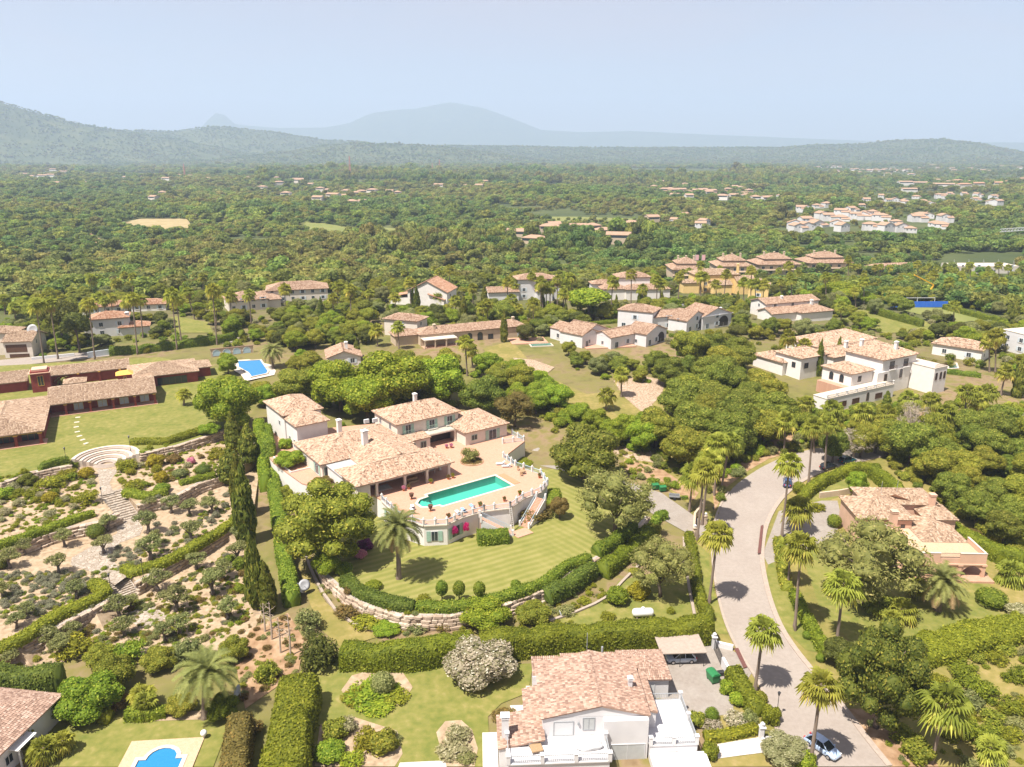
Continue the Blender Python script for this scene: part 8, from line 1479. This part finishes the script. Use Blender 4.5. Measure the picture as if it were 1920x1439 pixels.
for a_, b_, w, h, lb, mt, kd in ((168,1340,125,5.6,'very large rounded green shrub above the lower left lawn','leaf_bright','bush'),(215,1290,80,5.0,'green shrub behind the very large rounded one','leaf_mid','bush'),(418,1345,66,3.4,'lime clipped dome beside the date palm','hedge_lime','bush'),(140,1225,70,3.0,'yellow green shrub at the garden foot, left','leaf_yellow','loose'),(240,1240,70,3.4,'bright shrub at the garden foot, middle','leaf_bright','loose'),(190,1245,60,3.2,'green shrub at the garden foot','leaf_mid','bush'),(300,1252,70,3.2,'dark green shrub behind the date palm','leaf_mid','bush'),(350,1232,60,3.4,'olive shrub above the date palm','leaf_olive','loose'),(440,1235,60,3.6,'green shrub under the cypress','leaf_mid','bush'),(220,1325,50,2.0,'grey twiggy shrub before the fan palm','leaf_rust','loose'),(340,1335,60,2.4,'green shrub left of the date palm trunk','leaf_mid','bush'),(500,1275,50,3.2,'dark green bush at end of the lime hedge','leaf_mid','loose'),(600,1250,75,6.0,'tall mixed green and orange shrub at the hedge corner','leaf_caso','loose'),(580,1180,50,4.0,'loose green shrub beside the dead trees','leaf_olive','loose'),(470,1375,50,2.4,'brown green shrub behind the rusty hedge','leaf_rust','loose'),(899,1268,142,5.2,'huge white flowering oleander bush','flower_white','bush'),(700,1305,110,1.3,'bright green bedding around the grey ball','leaf_bright','loose'),(740,1310,60,1.1,'yellow green bedding on the right of the round bed','leaf_yellow','loose'),(668,1310,60,1.1,'yellow green bedding on the left of the round bed','leaf_yellow','loose'),(710,1330,60,1.0,'green bedding at the front of the round bed','leaf_bright','loose'),(718,1298,44,3.0,'grey green clipped ball in the round bed','leaf_olive','ball'),(860,1385,50,1.8,'green shrub in the small oval bed','leaf_blossom','loose'),(850,1410,70,1.0,'pale flowering ground cover in the small oval bed','leaf_blossom','loose'),(875,1425,40,.9,'low pale shrub at front of the oval bed','leaf_olive','loose'),(630,1380,50,2.4,'green bush in the lower left bed, left','leaf_mid','bush'),(650,1370,44,2.2,'silvery flowering bush in the lower left bed','leaf_blossom','loose'),(690,1400,56,2.8,'upright yellow green bush in the lower left bed','leaf_yellow','loose'),(720,1405,56,2.6,'dark green bush in the lower left bed, right','leaf_mid','bush'),(620,1420,60,2.2,'green bush at the bottom edge, left','leaf_bright','bush'),(660,1432,50,1.6,'bright low bush at the bottom edge','leaf_bright','loose'),(735,1392,40,1.2,'grey green edging shrub of the lower left bed','leaf_olive','loose'),(1363,1300,30,2.2,'round green bush by the lime drive hedge','leaf_bright','bush'),(1382,1320,32,2.0,'bright green bush by the lime drive hedge','leaf_bright','bush'),(1334,1350,26,1.8,'clipped green ball at the drive corner','hedge_green','ball'),(1305,1358,34,1.9,'green bush beside the white terrace','leaf_mid','bush'),(1378,1355,44,1.6,'white flowering shrub by the drive, right','flower_white','loose'),(1335,1368,40,1.4,'white flowering shrub by the drive, left','flower_white','loose'),(1405,1352,34,1.8,'olive bush behind the lower gate','leaf_olive','loose'),(1330,1420,34,2.2,'lime clipped block by the white drive','hedge_lime','bush'),(1445,1355,36,2.6,'yellow green bush at the lower gate','leaf_yellow','bush'),(1470,1425,90,3.2,'pink and white oleander at the roadside bottom','leaf_blossom','bush'),(1505,1439,50,2.4,'green bush left of the pale car','leaf_bright','bush'),(1425,1320,26,2.2,'dark bush at foot of the driveway palm','leaf_mid','bush'),(1385,1270,20,1.2,'pink flowers behind the white boundary wall','flower_magenta','loose'),(1280,1205,50,1.6,'yellow bush behind the carport','leaf_yellow','loose'),(945,1345,50,.8,'brown green low bed by the white walkway','leaf_rust','loose'),(1857,1135,54,2.8,'large round clipped bush near the date palm','hedge_green','ball'),(1906,1155,44,2.2,'white flowering bush at the right edge','leaf_blossom','bush'),(1497,925,24,2.6,'lime egg shaped bush beside the blue car','hedge_lime','ball'),(1563,988,26,2.6,'dark green clipped bush at the pink house corner','hedge_green','ball'),(1513,1197,18,1.2,'small clipped ball on the verge, upper','hedge_green','ball'),(1538,1240,18,1.2,'small clipped ball on the verge, lower','hedge_green','ball'),(1530,955,36,1.4,'low shrub by the pink house drive wall','leaf_yellow','loose'),(1800,1010,80,2.0,'olive hedge bush behind the pink terrace','leaf_rust','bush'),(1690,1385,50,2.4,'bush on the red earth by the road','leaf_mid','loose'),(1720,1420,60,2.6,'green bush at lower right by the palm','leaf_mid','bush'),(1590,585,10,2.6,'magenta bougainvillea by the villa roofs','flower_magenta','bush'),(1380,892,30,1.6,'dry bush on the outer road verge','leaf_olive','loose')): bpx(kd, a_, b_, w, h, lb, mat=mt)
hedge([(1376,1250),(1392,1275),(1410,1300),(1426,1318)],2.2,2.4,'hedge_lime','lime hedge between the drive and the road'); hedge([(1322,1376),(1360,1372),(1420,1358)],1.4,1.0,'leaf_yellow','low yellow green hedge above the white drive')
hedge([(1496,942),(1515,912),(1545,893),(1580,877),(1612,868),(1640,872)],2.0,2.2,'hedge_lime','curving lime hedge beside the road bend'); hedge([(1640,872),(1680,905),(1740,950),(1800,985),(1860,1018),(1920,1042)],2.4,3.0,'hedge_lime','long lime hedge behind the pink house'); hedge([(1460,1005),(1466,1040),(1472,1075),(1478,1095)],1.8,1.6,'leaf_mid','leafy green hedge at the pink house verge'); hedge([(1490,1100),(1505,1135),(1528,1175),(1552,1212)],1.6,2.0,'hedge_lime','straight lime hedge along the pink house lawn'); hedge([(1700,1215),(1760,1198),(1830,1180),(1930,1158)],5.0,2.4,'hedge_lime','broad vine covered lime bank at the lower right',wav=.12,size=.2)
hedge([(205,652),(260,648),(330,640),(400,632),(440,624)],2.6,2.6,'hedge_green','green hedge along the back road before the pale blue house'); hedge([(440,585),(420,600),(452,620)],2.4,2.4,'hedge_green','green hedge beside the small back lawn'); hedge([(1630,570),(1660,582),(1700,592),(1730,600)],2.2,3.0,'hedge_green','dark hedge between the villa lawn and sport pitch'); hedge([(1060,612),(1130,602),(1200,596)],2.0,1.2,'hedge_lime','yellow hedge along the white wall'); hedge([(985,600),(1050,594),(1130,586)],1.6,2.4,'leaf_rust','brownish hedge behind the white wall'); hedge([(1700,668),(1760,690),(1840,700)],1.8,1.4,'hedge_green','green hedge beside the pool house patio'); hedge([(1770,570),(1850,590),(1890,598)],1.4,2.6,'hedge_green','dark green hedge of the tennis court')
# more palms and cypresses through the gardens of the villa belt, counted from the left
rg = random.Random(77); k = 0; XS = sorted(rg.uniform(20,1900) for _ in range(70))
for x in XS:
    y = rg.uniform(548,622) if x < 1000 else rg.uniform(540,600); q = gp(x, y)
    if not free(q.x, q.y, 1.0): continue
    k += 1; palm('fan', x, y, x+rg.uniform(-3,1), y-rg.uniform(34,56), 'fan palm in the gardens of the villa belt, %s from the left' % ordinal(k), 'fan palms in the gardens of the villa belt', rad=rg.uniform(2.3,2.9))
k = 0
for x in sorted(rg.uniform(380,1800) for _ in range(22)):
    y = rg.uniform(550,610); q = gp(x, y)
    if not free(q.x, q.y, 1.0): continue
    k += 1; tpx('cypress', x, y-rg.uniform(24,40), y, rg.uniform(9,13), 'slim cypress in the gardens of the villa belt, %s from the left' % ordinal(k), 'cypresses in the gardens of the villa belt', name='cypress', cat='cypress')
build_mass(); build_forest()
